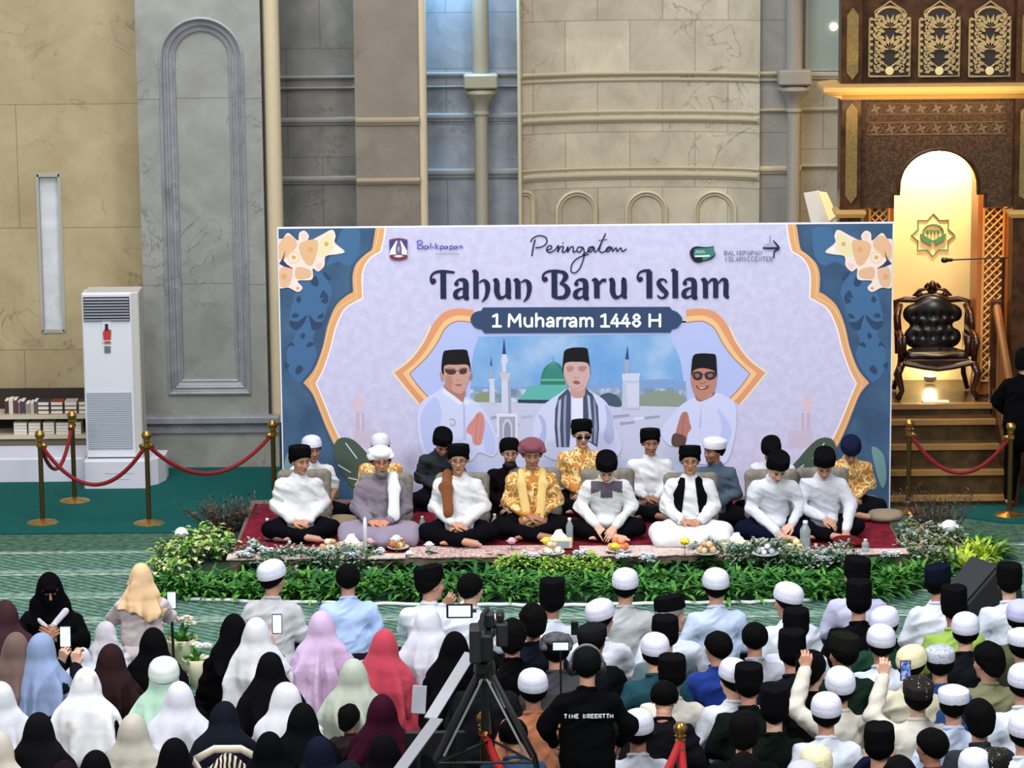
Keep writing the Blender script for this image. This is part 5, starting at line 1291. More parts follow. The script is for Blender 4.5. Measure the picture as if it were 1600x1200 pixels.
# armchair on the platform
cx0, cx1 = X_(1399, 540, 33.4), X_(1524, 540, 33.4); cw = cx1-cx0; CB = ((cx0+cx1)/2, 33.45, tops[0])
chair = empty('armchair', CB); tag(chair, 'carved dark wood armchair with tufted black leather back on the pulpit platform', 'armchair')
CW = plain('chair_wood', '#2e150b', .25); CL = plain('chair_leather', '#140e0e', .28)
hw_ = cw/2
b = MB(); b.box(-hw_+.08, hw_-.08, -.28, .22, .36, .44, CW, .015)
b.tube([(-hw_+.08, -.29, .40), (-.15, -.3, .36), (0, -.3, .34), (.15, -.3, .36), (hw_-.08, -.29, .40)], .03, CW, 8); b.build('seat_frame', chair)
b = MB(); v, f = volume([E((0, -.03, .47), (hw_-.1, .26, .055), None), C((-hw_+.15, -.2, .46), (hw_-.15, -.2, .46), .05, .05)], .014, k=.03); o = bpy.data.objects.new('seat_cushion', raw_mesh('seat_cushion', v, f, [CL])); link(o, chair)
b = MB()
def tufts(x, y, z): 
    d = np.zeros_like(x)
    for i in range(5):
        for j in range(3):
            tx = (i-2)*.1+(.05 if j % 2 else 0); tz = .62+j*.11
            d += .016*np.exp(-((x-tx)**2+(z-tz)**2)/.0012)
    return d
v, f = volume([C((-.2, .2, .6), (.2, .2, .6), .11, .11, sc=(1, .5, 1)), C((-.22, .22, .85), (.22, .22, .85), .1, .1, sc=(1, .5, 1)), C((0, .2, .6), (0, .22, .85), .2, .2, sc=(1.1, .4, 1))], .011, k=.03, fold=tufts)
o = bpy.data.objects.new('backrest', raw_mesh('backrest', v, f, [CL])); link(o, chair)
b = MB()
b.tube([(-hw_+.06, .22, .42), (-hw_+.05, .25, .75), (-hw_+.04, .27, .98), (-hw_+.14, .27, 1.0), (-.18, .27, .99), (-.1, .27, 1.03), (0, .27, 1.05), (.1, .27, 1.03), (.18, .27, .99), (hw_-.14, .27, 1.0), (hw_-.04, .27, .98), (hw_-.05, .25, .75), (hw_-.06, .22, .42)], .034, CW, 8)
for s in (-1, 1):
    b.tube([(0, .26, 1.06), (s*.06, .26, 1.12), (s*.14, .26, 1.1), (s*.2, .26, 1.04), (s*.15, .26, 1.05), (s*.11, .26, 1.07)], .02, CW, 7)
    b.tube([(0, .26, 1.15), (s*.05, .26, 1.17), (s*.08, .26, 1.13)], .02, CW, 7)
b.lathe([(.001, -.05), (.045, -.02), (.05, .02), (.02, .06), (.001, .07)], CW, 12, (0, .26, 1.14)); b.build('carved_crest', chair, smooth=True)
for s in (-1, 1):
    b = MB(); b.tube([(s*(hw_-.06), .2, .72), (s*(hw_-.04), .0, .7), (s*(hw_-.03), -.22, .68), (s*(hw_-.02), -.3, .62), (s*(hw_-.03), -.27, .56), (s*(hw_-.04), -.24, .42)], .035, CW, 8)
    b.box(s*(hw_-.08)-.03, s*(hw_-.08)+.03, -.15, .2, .44, .66, CW, .01); b.tube([(s*(hw_-.07), .2, .95), (s*(hw_-.03), .08, .85), (s*(hw_-.03), .0, .72)], .04, CW, 8); b.build('armrest', chair, smooth=True)
    b = MB(); b.tube([(s*(hw_-.05), -.25, .4), (s*(hw_-.0), -.28, .28), (s*(hw_-.05), -.27, .1), (s*(hw_-.0), -.31, .02)], [.045, .045, .028, .035], CW, 8); b.build('leg', chair, smooth=True)
    b = MB(); b.tube([(s*(hw_-.1), .22, .4), (s*(hw_-.08), .25, .2), (s*(hw_-.03), .29, .02)], [.035, .03, .025], CW, 8); b.build('leg', chair, smooth=True)
# paper plate on platform edge
q = atY(1462, 622, 33.05); b = MB(); b.box(q.x-.14, q.x+.14, 32.99, 33.12, tops[0]+.004, tops[0]+.012, plain('white_paper', '#e8e4da', .6))
tag(b.build('paper_sheet'), 'white paper sheet lying on the platform in front of the leather armchair', 'paper')
# microphone stand
ms = atY(1563, 640, 33.15); ms = Vector((ms.x, 33.15, tops[0])); mst = empty('microphone_stand', ms); tag(mst, 'black boom microphone stand on the pulpit platform, its arm reaching left', 'microphone stand')
BK = plain('black_metal', '#0d0d0e', .4)
zt_ = Z_(1563, 404, 33.15)-tops[0]; xl_ = atY(1474, 405, 33.15).x-ms.x
b = MB(); b.tube([(0, 0, .02), (0, 0, zt_)], .014, BK, 8); b.build('pole', mst)
b = MB()
for i in range(3): b.tube([(0, 0, .16), (.3*math.cos(i*2.1+1.57), .28*math.sin(i*2.1+1.57)+.02, .012)], .009, BK, 6)
b.build('tripod_feet', mst)
b = MB(); b.tube([(xl_+.08, 0, zt_-.01), (.35, 0, zt_+.02)], .009, BK, 6); b.build('boom_arm', mst)
b = MB(); b.lathe([(.012, 0), (.02, .02), (.02, .05), (.03, .07), (.032, .1), (.02, .12), (.004, .125)], BK, 12, xf=Matrix.Translation((xl_+.1, 0, zt_-.01)) @ Euler((0, -math.pi/2, 0)).to_matrix().to_4x4()); b.build('microphone', mst, smooth=True)

# open book stand left of the pulpit pillar
bs = atY(1283, 350, 33.4); b = MB(); BP = plain('panel_white', '#d9d2c4', .6)
stp = empty('panel_lamp', (atY(1283, 340, 33.2).x, 33.2, 0)); tag(stp, 'tilted white lamp panel with a glowing edge beside the pulpit pillar', 'lamp')
o_ = stp.location.copy()
P4 = [atY(x, y, 33.2) for x, y in ((1256, 302), (1280, 298), (1312, 350), (1268, 352))]
b.prism([(p.x, p.z) for p in P4][::-1], 33.2, 33.23, BP); q = b.build('panel', stp); q.location = -o_
P4 = [atY(x, y, 33.18) for x, y in ((1279, 299), (1292, 301), (1308, 336), (1296, 345))]
b = MB(); b.prism([(p.x, p.z) for p in P4][::-1], 33.17, 33.2, plain('panel_edge', '#ecd29a', .4, emit='#ffd890', estr=.5)); q = b.build('lamp_shade', stp); q.location = -o_
b = MB(); b.tube([(P4[3].x, 33.25, 0), (P4[3].x, 33.25, P4[3].z)], .02, BK, 8); b.lathe([(.16, 0), (.16, .02), (.02, .03)], BK, 20, (P4[3].x, 33.25, 0)); q = b.build('pole', stp); q.location = -o_
q = atY(1303, 42, 35.24); b = MB(); b.lathe([(.001, -.02), (.04, -.015), (.045, 0), (.001, .005)], plain('bulb', '#f4ffb0', .3, emit='#f6ffb8', estr=3), 14, xf=Matrix.Translation((q.x, 35.25, q.z)) @ Euler((math.pi/2, 0, 0)).to_matrix().to_4x4())
tag(b.build('wall_lamp', smooth=True), 'tiny round pale yellow lamp high on the pale wall left of the pulpit', 'lamp')

# person in black at the right edge, standing at the stair rail
# ================================================================ AIR CONDITIONER, PLINTH, SHELF, BOOKS
YC = 33.0
ac0, ac1 = atY(128, 500, YC).x, atY(206, 500, YC).x; act, acb = Z_(165, 458, YC), Z_(165, 716, YC); acw = ac1-ac0
PW = plain('white_plastic', '#d3d4dc', .4)
b = MB(); pz = acb
b.box(ac0-.02, ac1+.13, YC-.12, YC+.55, 0, pz, plain('plinth_white', '#c9cad4', .6), .015)
p3_ = atY(255, 760, YC).x
b.add([(ac1+.13, YC-.0, 0), (p3_-.06, YC+.1, 0), (p3_, YC+.3, 0), (p3_, YC+.55, 0), (ac1+.13, YC+.55, 0)]+[(ac1+.13, YC-.0, pz-.03), (p3_-.06, YC+.1, pz-.03), (p3_, YC+.3, pz-.03), (p3_, YC+.55, pz-.03), (ac1+.13, YC+.55, pz-.03)], [(4, 3, 2, 1, 0), (5, 6, 7, 8, 9)]+[(i, (i+1) % 5, 5+(i+1) % 5, 5+i) for i in range(5)], plain('plinth_white', '#c9cad4', .6))
PRT = plain('carton_print', '#a9acbc', .6)
b.box(ac0+.2, ac1-.02, YC-.124, YC-.119, pz*.56, pz*.575, PRT); b.box(ac0+.28, ac1-.06, YC-.124, YC-.119, pz*.36, pz*.37, PRT); b.box(ac0+.33, ac0+.38, YC-.124, YC-.119, pz*.42, pz*.5, PRT)
tag(b.build('white_plinth'), 'white block plinth on the green carpet carrying the air conditioner', 'plinth')
AC = empty('air_conditioner', ((ac0+ac1)/2, YC, acb)); tag(AC, 'tall white floor standing air conditioner on a white plinth by the left wall', 'air conditioner')
H_ = act-acb; hw_ = acw/2
b = MB(); b.box(-hw_, hw_, 0, .3, 0, H_, PW, .012); b.box(-hw_+.02, hw_+.075, .02, .42, .0, H_+.005, plain('case_grey', '#b9b7b0', .5), .01); b.build('cabinet', AC)
b = MB(); b.box(-hw_+.015, hw_-.015, -.006, .01, -.012, .0+.012, BK); b.build('base_strip', AC)
g0, g1 = H_-.3, H_-.04
b = MB(); b.box(-hw_+.02, hw_-.02, -.006, .01, g0, g1, plain('vent_dark', '#22242a', .6)); 
for i in range(8):
    z = lerp(g0+.02, g1-.02, i/7); b.add([(-hw_+.025, -.02, z-.008), (hw_-.025, -.02, z-.008), (hw_-.025, 0, z+.008), (-hw_+.025, 0, z+.008)], [(0, 1, 2, 3)], plain('louvre', '#8f939c', .5)); b.box(-hw_+.025, hw_-.025, -.022, -.016, z-.011, z-.005, plain('louvre', '#8f939c', .5))
b.build('air_outlet', AC)
b = MB(); b.box(-hw_+.025, hw_-.03, -.008, .004, .1, H_*.4, plain('grille_grey', '#9aa0aa', .6))
for i in range(26): z = lerp(.11, H_*.4-.01, i/25); b.box(-hw_+.03, hw_-.035, -.011, -.008, z, z+.012, plain('grille_line', '#a7adb8', .6))
b.build('intake_grille', AC)
b = MB(); zz = H_*.72
b.box(-.055, .045, -.012, 0, zz-.03, zz+.2, plain('clear_pouch', '#cfd2da', .3)); b.prism([(-.04, zz+.0), (.035, zz+.0), (.045, zz+.1), (.01, zz+.12), (-.02, zz+.12), (-.045, zz+.08)], -.018, -.012, plain('tag_red', '#b4302c', .6)); b.box(-.02, .012, -.02, -.013, zz+.1, zz+.17, plain('tag_black', '#16161a', .5)); b.box(-.03, .03, -.018, -.012, zz-.035, zz-.015, plain('tag_red', '#b4302c', .6)); b.build('hanging_tag', AC)
b = MB(); b.box(-.035, .03, -.01, 0, zz-.14, zz-.07, plain('display_grey', '#5f6f70', .4)); b.build('control_panel', AC)
# shelf
YSH = 33.95; sx1 = ac0+.12
shz = [Z_(60, y, YSH) for y in (622, 652, 683, 712)]
shelf = empty('book_shelf', (-6.0, YSH, 0)); tag(shelf, 'low stone book shelf along the left wall behind the rope posts', 'shelf'); so_ = shelf.location.copy()
def shc(b, name): o = b.build(name, shelf); o.location = -so_; return o
SHM = plain('shelf_stone', '#b9ad97', .5)
b = MB(); b.box(-8.3, sx1, YSH, YSH+.4, shz[1]-.02, shz[1]+.02, SHM); shc(b, 'shelf_board')
b = MB(); b.box(-8.3, sx1, YSH, YSH+.4, shz[2]-.02, shz[2]+.02, SHM); shc(b, 'shelf_board')
b = MB(); b.box(-8.3, sx1, YSH+.4, YSH+.45, shz[2], shz[0]+.03, plain('shelf_back', '#2a2018', .8)); shc(b, 'back_panel')
b = MB(); b.box(-8.3, sx1, YSH+.1, YSH+.45, 0, shz[2]-.02, plain('shelf_base', '#9a8f7c', .6)); shc(b, 'base')
b = MB(); b.box(-8.3, ac0-.05, YSH-.7, YSH-.02, 0, Z_(60, 713, YSH-.6), plain('plinth_white2', '#c6c8d4', .6), .015); tag(b.build('white_bench'), 'long low white bench box on the green carpet under the book shelf', 'bench')
rb = random.Random(5)
def book(name, x, y, z, w_, d_, h_, col, label, group, lying=False):
    b = MB(); c = plain('cover_'+col, col, .6); pg = plain('book_pages', '#d8d2c2', .8)
    if not lying:
        b.box(0, w_, 0, d_, 0, h_, c); b.box(w_*.12, w_*.88, -.0005, d_*.9, .004, h_+.002, pg); b.box(0, w_, -.004, .0, .01, h_-.01, c)
    else:
        b.box(0, w_, 0, d_, 0, h_*.12, c); b.box(0, w_, 0, d_, h_*.88, h_, c); b.box(.004, w_-.004, .002, d_-.002, h_*.12, h_*.88, pg)
    o = b.build(name); o.location = (x, y, z); tag(o, label, 'book', group); return o
x = -5.55; k = 0
cols_ = ['#3a2418', '#c8c0b0', '#52303a', '#6e5a5a', '#3c3440', '#8a7a74', '#b0a494', '#5a4a52', '#2b2438', '#7c6a66']
xe = atY(55, 640, YSH).x
while x < xe:
    w_ = rb.uniform(.03, .055); book('book', x, YSH+.08, shz[1]+.02, w_-.004, .16, rb.uniform(.12, .17), cols_[k % 10], 'upright book in the crowded upper row of the stone shelf', 'upright books on the upper shelf'); x += w_; k += 1
x = xe+.02
while x < atY(126, 640, YSH).x:
    w_ = rb.uniform(.09, .14)
    for j in range(3): book('book', x, YSH+.06, shz[1]+.02+j*.048, w_+.03, .18, .045, ['#1c1c3c', '#7c1f26', '#a8a29a', '#30221e', '#5e2a2c'][(k+j) % 5], 'dark red or navy book lying flat on the upper shelf', 'flat books on the upper shelf', True)
    x += w_+.05; k += 1
for i, (p0, p1) in enumerate(((0, 18), (20, 41), (43, 62), (66, 84), (86, 106), (108, 126))):
    xx = atY(p0, 670, YSH).x; ww = atY(p1, 670, YSH).x-xx
    if i == 0: continue
    for j in range(4): book('book', xx, YSH+.05, shz[2]+.02+j*.033, ww, .2, .031, ['#c9c6bc', '#b4b2aa', '#d4d0c6', '#8a8a88'][(i+j) % 4], 'pale book in the low stacks on the lower shelf', 'stacked pale books on the lower shelf', True)

# ================================================================ ROPE POSTS
BR = plain('brass', '#b08a48', .28, .9); BRD = plain('bronze_pole', '#5a4a28', .35, .7)
def post():
    r = empty('rope_post')
    b = MB(); b.lathe([(.16, 0), (.165, .012), (.15, .022), (.06, .04), (.03, .055)], BR, 28)
    for i in range(3): b.lathe([(.02, -.0), (.025, .012), (.001, .02)], BR, 10, (.14*math.cos(i*2.1), .14*math.sin(i*2.1), 0))
    b.build('base', r, smooth=True, ang=40)
    b = MB(); b.lathe([(.026, .04), (.026, .85)], BRD, 16); b.build('pole', r, smooth=True, ang=40)
    b = MB(); b.lathe([(.028, .82), (.04, .83), (.04, .87), (.026, .88), (.03, .895), (.045, .9), (.03, .905), (.03, .91), (.052, .94), (.052, .97), (.03, 1.0), (.001, 1.005)], BR, 20); b.build('finial', r, smooth=True, ang=40)
    return r
proto = post(); first = [True]
def put_post(px, py, label, s=.96, z=0, Y=None):
    o = proto if first[0] else copy_tree(proto); first[0] = False
    o.location = atZ(px, py, z); o.scale = (s,)*3; tag(o, label, 'post'); return o.location.copy()
def rope(a, c, sag, label, r=.021, col='#7a0f18', s=.96, az=.86, cz=.86):
    A_ = a+Vector((0, 0, az*s)); B_ = c+Vector((0, 0, cz*s))
    b = MB(); pts = []
    for i in range(25):
        t = i/24; p = A_.lerp(B_, t); p.z -= sag*4*t*(1-t); pts.append(p)
    b.tube(pts, r, cloth(col, .6, .2, 60, .3), 8)
    o = b.build('rope', None, smooth=True)
    for e, d in ((A_, (B_-A_)), (B_, (A_-B_))):
        d = d.normalized(); bb = MB(); bb.tube([e+d*.0, e+d*.07-Vector((0, 0, .03))], .026, BR, 8); bb.build('hook', o, smooth=True)
    return tag(o, label, 'rope')
pA = put_post(67, 818, 'brass rope post nearest the left edge of the green carpet')
pB = put_post(117, 784, 'brass rope post set furthest back, beside the white air conditioner')
pC = put_post(233, 819, 'brass rope post in front of the white plinth corner')
pD = put_post(430, 832, 'brass rope post half hidden at the left edge of the backdrop') if False else put_post(429, 800, 'brass rope post at the left edge of the printed backdrop')
rope(pA, pC, .42, 'dark red rope hanging in front of the white air conditioner plinth'); rope(pA, pB, .36, 'short red rope running back from the leftmost post'); rope(pC, pD, .36, 'red rope sagging in front of the grey pilaster')
pE = put_post(1419, 800, 'brass rope post at the foot of the pulpit steps, beside the backdrop', z=.0); pF = put_post(1577, 806, 'brass rope post at the foot of the stair rail, right side')
rope(pE, pF, .4, 'red rope hanging across the pulpit steps')
put1 = atY(756, 1150, 21.3); put1 = Vector((put1.x, 21.3, 0)); 
o = copy_tree(proto); z_ = atY(756, 1112, 21.3).z; o.location = (put1.x, 21.3, 0); o.scale = (z_/1.005,)*3; tag(o, 'gold topped rope post between the camera tripod legs', 'post'); p1_ = o.location.copy(); s1 = z_/1.005
xx = atY(1063, 1128, 21.0); o = copy_tree(proto); o.location = (xx.x, 21.0, 0); o.scale = (xx.z/1.005,)*3; tag(o, 'gold topped rope post near the bottom edge, right of the standing operator', 'post'); s2 = xx.z/1.005; p2_ = o.location.copy()
rope(p1_, Vector((atY(850, 1200, 20.4).x, 20.4, 0)), .18, 'bright red rope slanting down right from the post at the tripod', .03, '#b01420', s1, cz=.62)
rope(p2_, Vector((atY(985, 1230, 20.2).x, 20.2, 0)), .1, 'red rope slanting down left from the post right of the operator', .03, '#a01420', s2, cz=.6)
rope(p2_, Vector((xx.x+.05, 20.3, 0)), .12, 'red rope dropping straight down from the post right of the operator', .03, '#a81420', s2, cz=.42)

# ================================================================ THE STAGE: dais, rugs, seated guests
DZ = .20
dx0, dx1 = atZ(362, 868, DZ).x, atZ(1416, 866, DZ).x; dyf = atZ(800, 872, DZ).y
dais = empty('dais', ((dx0+dx1)/2, 30.2, 0)); tag(dais, 'low long platform under the seated guests, edged with cream cloth', 'platform'); do_ = dais.location.copy()
b = MB(); b.box(dx0, dx1, dyf, 31.42, 0, DZ, plain('dais_cloth', '#6a5a50', .9)); o = b.build('deck', dais); o.location = -do_
RED = patterned('red_rug', [(.3, '#520a1a'), (.6, '#7a142a'), (.8, '#8c2438')], 12, 'noise', .95)
PINK = patterned('pink_rug', [(0, '#c9a2a0'), (.2, '#9c5a66'), (.35, '#d2bdae'), (.6, '#a8848a')], 16, 'voronoi', .95)
CRE = patterned('cream_rug', [(.3, '#b89c98'), (.5, '#d6c8bc'), (.7, '#a5808a')], 18, 'noise', .95)
def slab(name, pts, z, h, mat, label, cat, group=None):
    b = MB(); n = len(pts); b.add([(x, y, z) for x, y in pts]+[(x, y, z+h) for x, y in pts], [tuple(range(n-1, -1, -1)), tuple(range(n, 2*n))]+[(i, (i+1) % n, n+(i+1) % n, n+i) for i in range(n)], mat)
    return tag(b.build(name), label, cat, group)
xl_ = atZ(384, 838, DZ).x
slab('rug', [(dx0+.02, dyf+.12), (dx1-.02, dyf+.12), (dx1-.02, 31.2), (xl_-.02, 31.2)], DZ, .01, RED, 'deep red rug covering the whole platform under the guests', 'rug')
def rx(p, y=855): return atZ(p, y, DZ).x
def wavy(x0, x1, y0, y1, n=14, a=.02, sd=1):
    r_ = random.Random(sd)
    return [(lerp(x0, x1, i/n), y0+r_.uniform(-a, a)) for i in range(n+1)]+[(x1, y1), (x0, y1)]
slab('rug', wavy(rx(640), rx(880), dyf-.02, dyf+.42, sd=2), DZ+.012, .01, PINK, 'crumpled pink patterned rug at the platform edge, left of centre', 'rug')
slab('rug', wavy(rx(905), rx(1110), dyf-.02, dyf+.38, sd=3), DZ+.012, .01, CRE, 'pale pink patterned rug at the platform edge, right of centre', 'rug')
slab('rug', wavy(rx(357, 868), rx(636), dyf-.03, dyf+.14, sd=4), DZ+.012, .012, CRE, 'cream scalloped rug border at the left end of the platform', 'rug')
slab('rug', wavy(rx(1112), rx(1418, 866), dyf-.03, dyf+.16, sd=5), DZ+.012, .012, CRE, 'cream scalloped rug border at the right end of the platform', 'rug')

HS = 1.21
def A2(ex=.225, ey=.02, ez=.31, wx=.06, wy=-.22, wz=.235, hk='rest', cross=.9, d=None): 
    dd = d or (cross, -.25, -.15)
    return [((ex, ey, ez), (wx, wy+.02, wz-.005), hk, (-dd[0], dd[1], dd[2]), (0, -.4, 1)), ((-ex, ey, ez), (-wx, wy, wz), hk, (dd[0], dd[1], dd[2]), (0, -.4, 1))]
BATIK = patterned('gold_batik', [(0, '#ecd292'), (.17, '#bd6a2c'), (.27, '#dca850'), (.36, '#6e3a1c'), (.41, '#ecd498'), (.6, '#c98640')], 12, 'voronoi', .85)
WHT = '#dfe2ec'; WHB = '#d3daea'; PURE = '#e9ebee'  # whites tinted bluish to carry the cool light
BLK = '#0b0b10'; NAV = '#0d1226'
F1 = fig('s1', lean=.08, hy=.45, hp=.15, hr=.05, arms=A2(ex=.235, wx=.08, wz=.2), seed=1)
F4 = fig('s4', lean=.05, hy=.2, hp=.05, arms=A2(ex=.235, wx=.09, wz=.23, hk='loose'), seed=2, top='shirt', lower='sarong', fat=1.03, slim_vox=.0105)
F6 = fig('s6', lean=.04, hy=.0, hp=.08, arms=A2(ex=.232, wx=.05, wz=.2, hk='loose'), seed=3, slim_vox=.0105)
F8 = fig('s8', lean=.1, hy=.02, hp=.12, arms=A2(ex=.23, wx=.04, wz=.22, wy=-.2), seed=4, fat=1.0, slim_vox=.0105)
F10 = fig('s10', lean=.3, hy=-.0, hp=.55, arms=[((.25, -.08, .3), (.07, -.36, .16), 'loose', (-.5, -.6, -.5), (.3, -.6, .8)), ((-.25, -.08, .3), (-.1, -.33, .17), 'loose', (.5, -.6, -.6), (-.3, -.6, .8))], seed=5, slim_vox=.0105)
F12 = fig('s12', lean=.02, hy=-.02, hp=.06, arms=A2(ex=.235, wx=.09, wz=.235, wy=-.21), seed=6, lower='sarong', slim_vox=.0105)
F14 = fig('s14', lean=.3, hy=.1, hp=.5, hr=.12, arms=[((.26, -.08, .32), (.15, -.3, .18), 'rest', (-.7, -.5, -.4), (.2, -.5, 1)), ((-.22, -.1, .3), (-.0, -.42, .13), 'point', (.45, -.5, -.6), (-.2, -.8, .6))], seed=7, slim_vox=.0105)
F16 = fig('s16', lean=.26, hy=-.05, hp=.5, hr=-.03, arms=[((.26, -.1, .3), (.18, -.42, .12), 'rest', (-.1, -.6, -.8), (.1, -.9, .4)), ((-.24, -.1, .3), (-.02, -.3, .22), 'loose', (.7, -.5, -.3), (0, -.5, 1))], seed=8, slim_vox=.0105)
FR = fig('r1', lean=.06, hp=.1, hy=.1, arms=A2(), seed=9)
FRb = fig('r2', lean=.06, hp=.12, hy=-.75, arms=A2(), seed=10)
FRd = fig('r3', lean=.2, hp=.6, hy=0, arms=A2(), seed=11)
FRs = fig('r4', lean=.06, hp=.08, hy=.25, arms=[((.25, .0, .32), (.17, -.22, .2), 'rest', (-.3, -.9, -.1), (0, -.4, 1)), ((-.25, .0, .32), (-.17, -.22, .2), 'rest', (.3, -.9, -.1), (0, -.4, 1))], seed=12, sleeves='short')
def shawl(F, prims, name, mat, root, seed=1, vox=.009):
    s0 = seed*3.1
    v, f = volume(prims, vox, k=.02, fold=lambda x, y, z: -.004*ridged(x*14, y*6, z*5, s0))
    o = bpy.data.objects.new(name, raw_mesh(name, v, f, [mat])); link(o, root); return o
ZS = DZ+.012
def stage(F, px, py, s, yaw, label, **k): return person(F, px, py, ZS, s, yaw, label, headscale=k.pop('hs', HS), **k)
# rear row first
g = None
stage(FRs, 487, 679, .9, .1, 'man in white short sleeved shirt and white cap sitting behind the leftmost guest', cap='skullcap', top=PURE, skin_c=SKIN_C)
stage(FR, 594, 676, .9, 0, 'man in gold batik with dark headband and white cap, behind the white turbaned guest', cap='skullcap', top=BATIK, skin_c=SKIN_C)
stage(FRd, 693, 678, .93, .2, 'man in dark grey shirt, head lowered behind the guest with the brown scarf', cap='lowsongkok', top='#2e3238', skin_c=SKIN_B)
stage(FR, 796, 683, .93, 0, 'bearded man in black shirt and round black cap in the rear row', cap='peci', top='#120c10', skin_c=SKIN_A, beard='#2a2220', glasses=True)
stage(FR, 909, 656, 1.0, .02, 'tall man in gold batik with dark glasses and black cap, rear row centre', cap='lowsongkok', top=BATIK, skin_c=SKIN_A, glasses=True, lenses=True)
stage(FR, 1016, 670, .95, 0, 'man in white open necked shirt and black cap, rear row right of centre', cap='lowsongkok', top=PURE, skin_c=SKIN_C)
stage(FRb, 1116, 682, .93, -.2, 'man in slate blue shirt and white brimmed cap looking left, rear row', cap='kufi', cap_mat='#e6e6f0', top='#4a5a6a', skin_c=SKIN_C)
stage(FRd, 1204, 692, .93, -.2, 'man in white leaning in behind the bowed guest, black cap showing above', cap='lowsongkok', top=WHT, skin_c=SKIN_B)
stage(FRd, 1331, 687, .93, 0, 'man in gold batik with navy blue cap and bowed head at the far right', cap='skullcap', cap_mat='#161d36', top=BATIK, skin_c=SKIN_B)
# floor chairs behind the front row
def floor_chair():
    r = empty('floor_chair'); CH = patterned('chair_fabric', [(.3, '#6f6a60'), (.7, '#8c867a')], 20, 'noise', .9)
    v, f = volume([C((-.2, -.0, .09), (.2, -.0, .09), .075, .075, sc=(1, 1.6, 1)), C((-.2, -.25, .07), (.2, -.25, .07), .055, .055)], .016, k=.06)
    o = bpy.data.objects.new('seat_cushion', raw_mesh('seat_cushion', v, f, [CH])); link(o, r)
    v, f = volume([C((-.2, .2, .14), (.2, .2, .14), .06, .06), C((-.2, .3, .5), (.2, .3, .5), .055, .055), C((-.2, .2, .14), (-.2, .3, .5), .055, .055), C((.2, .2, .14), (.2, .3, .5), .055, .055), C((0, .2, .14), (0, .3, .5), .055, .055, sc=(4, 1, 1))], .014, k=.03)
    o = bpy.data.objects.new('backrest', raw_mesh('backrest', v, f, [CH])); link(o, r); return r
fcp = floor_chair(); fc0 = [True]
FRONT = []
def front(F, px, py, s, yaw, label, chair_label=None, **k):
    r = stage(F, px, py, s, yaw, label, **k); FRONT.append(r)
    if chair_label:
        c = fcp if fc0[0] else copy_tree(fcp); fc0[0] = False
        c.location = r.location+Vector((.03, .14, 0)); c.location.z = ZS; c.rotation_euler = (0, 0, yaw*.3); tag(c, chair_label, 'floor chair')
    return r
front(F1, 469, 697, .98, .1, 'leftmost guest, white shirt, tilted black cap and dark trousers, looking aside', 'taupe floor chair behind the leftmost guest', cap='lowsongkok', top=PURE, low=BLK, skin_c='#b98a72')
r = front(F4, 594, 695, 1.0, -.05, 'guest in mauve grey robe and white turban with spectacles', 'taupe floor chair behind the guest in the mauve robe', cap='turban', top='#7d7380', low='#8a8092', glasses=True, beard='#6e6660', skin_c='#c08468', low_name='sarong', top_name='robe')
shawl(F4, [C((.11, -.0, .6), (.14, -.1, .52), .05, .06, sc=(1, .5, 1)), C((.14, -.12, .52), (.14, -.19, .28), .055, .052, sc=(1, .35, 1)), C((.11, .02, .61), (.1, .12, .5), .05, .05, sc=(1, .5, 1))], 'shoulder_cloth', cloth('#eef4f0'), r)['label'] = 'white cloth hanging over one shoulder'
r = front(F6, 716, 694, 1.02, 0, 'guest in white shirt with a brown scarf on one shoulder and black cap', 'taupe floor chair behind the guest with the brown scarf', cap='lowsongkok', top=PURE, low=BLK, glasses=True, skin_c=SKIN_B)
shawl(F6, [C((-.1, -.0, .61), (-.12, -.09, .52), .05, .055, sc=(1, .5, 1)), C((-.12, -.1, .52), (-.1, -.19, .3), .055, .045, sc=(1, .4, 1)), C((-.1, .02, .61), (-.11, .12, .5), .05, .05, sc=(1, .5, 1))], 'scarf', cloth('#7c4a28'), r)['label'] = 'brown scarf over one shoulder'
r = front(F8, 831, 684, 1.04, .03, 'guest in bright gold batik with pale yellow shawl and maroon head cloth', 'taupe floor chair behind the guest in gold batik', cap='turban', cap_mat='#7a4450', top=BATIK, low=BLK, skin_c=SKIN_C)
for sgn in (-1, 1): shawl(F8, [C((sgn*.09, -.02, .6), (sgn*.1, -.12, .5), .035, .04, sc=(1, .6, 1)), C((sgn*.1, -.13, .5), (sgn*.05, -.21, .16), .04, .038, sc=(1, .4, 1))], 'shawl', cloth('#e0c07a'), r, seed=sgn+3)
r = front(F10, 948, 716, .99, 0, 'guest in white shirt with dark chest pattern, head bowed in a tall black cap', 'taupe floor chair behind the bowed guest at centre', cap='lowsongkok', top=PURE, low=BLK, skin_c=SKIN_A)
tv, tf = F10['top_vf']; q = tv[tf].mean(1); sel = ((np.abs(q[:, 0]) < .15) & (q[:, 2] > .40) & (q[:, 2] < .56) & (q[:, 1] < -.10) & (np.abs(np.abs(q[:, 0])-.02) > .0) & ((q[:, 2] > .47-.3*(np.abs(q[:, 0])-.05)) | (np.abs(q[:, 0]) < .06)))
mi = sel.astype(int); _q = [c for c in r.children if c.name.startswith('shirt')][0]; _q.data = raw_mesh('patterned_shirt', tv, tf, [cloth(PURE), cloth('#5a5560')], mi); _q.material_slots[0].link = 'DATA'
r = front(F12, 1078, 696, 1.0, 0, 'guest in black waistcoat over white shirt with white sarong and spectacles', 'taupe floor chair behind the guest in the black waistcoat', cap='lowsongkok', top=PURE, low='#eef1f6', glasses=True, skin_c='#b5846a', low_name='sarong')
F = F12; pel, waist, chest, nb = F['pel'], F['waist'], F['chest'], F['nb']
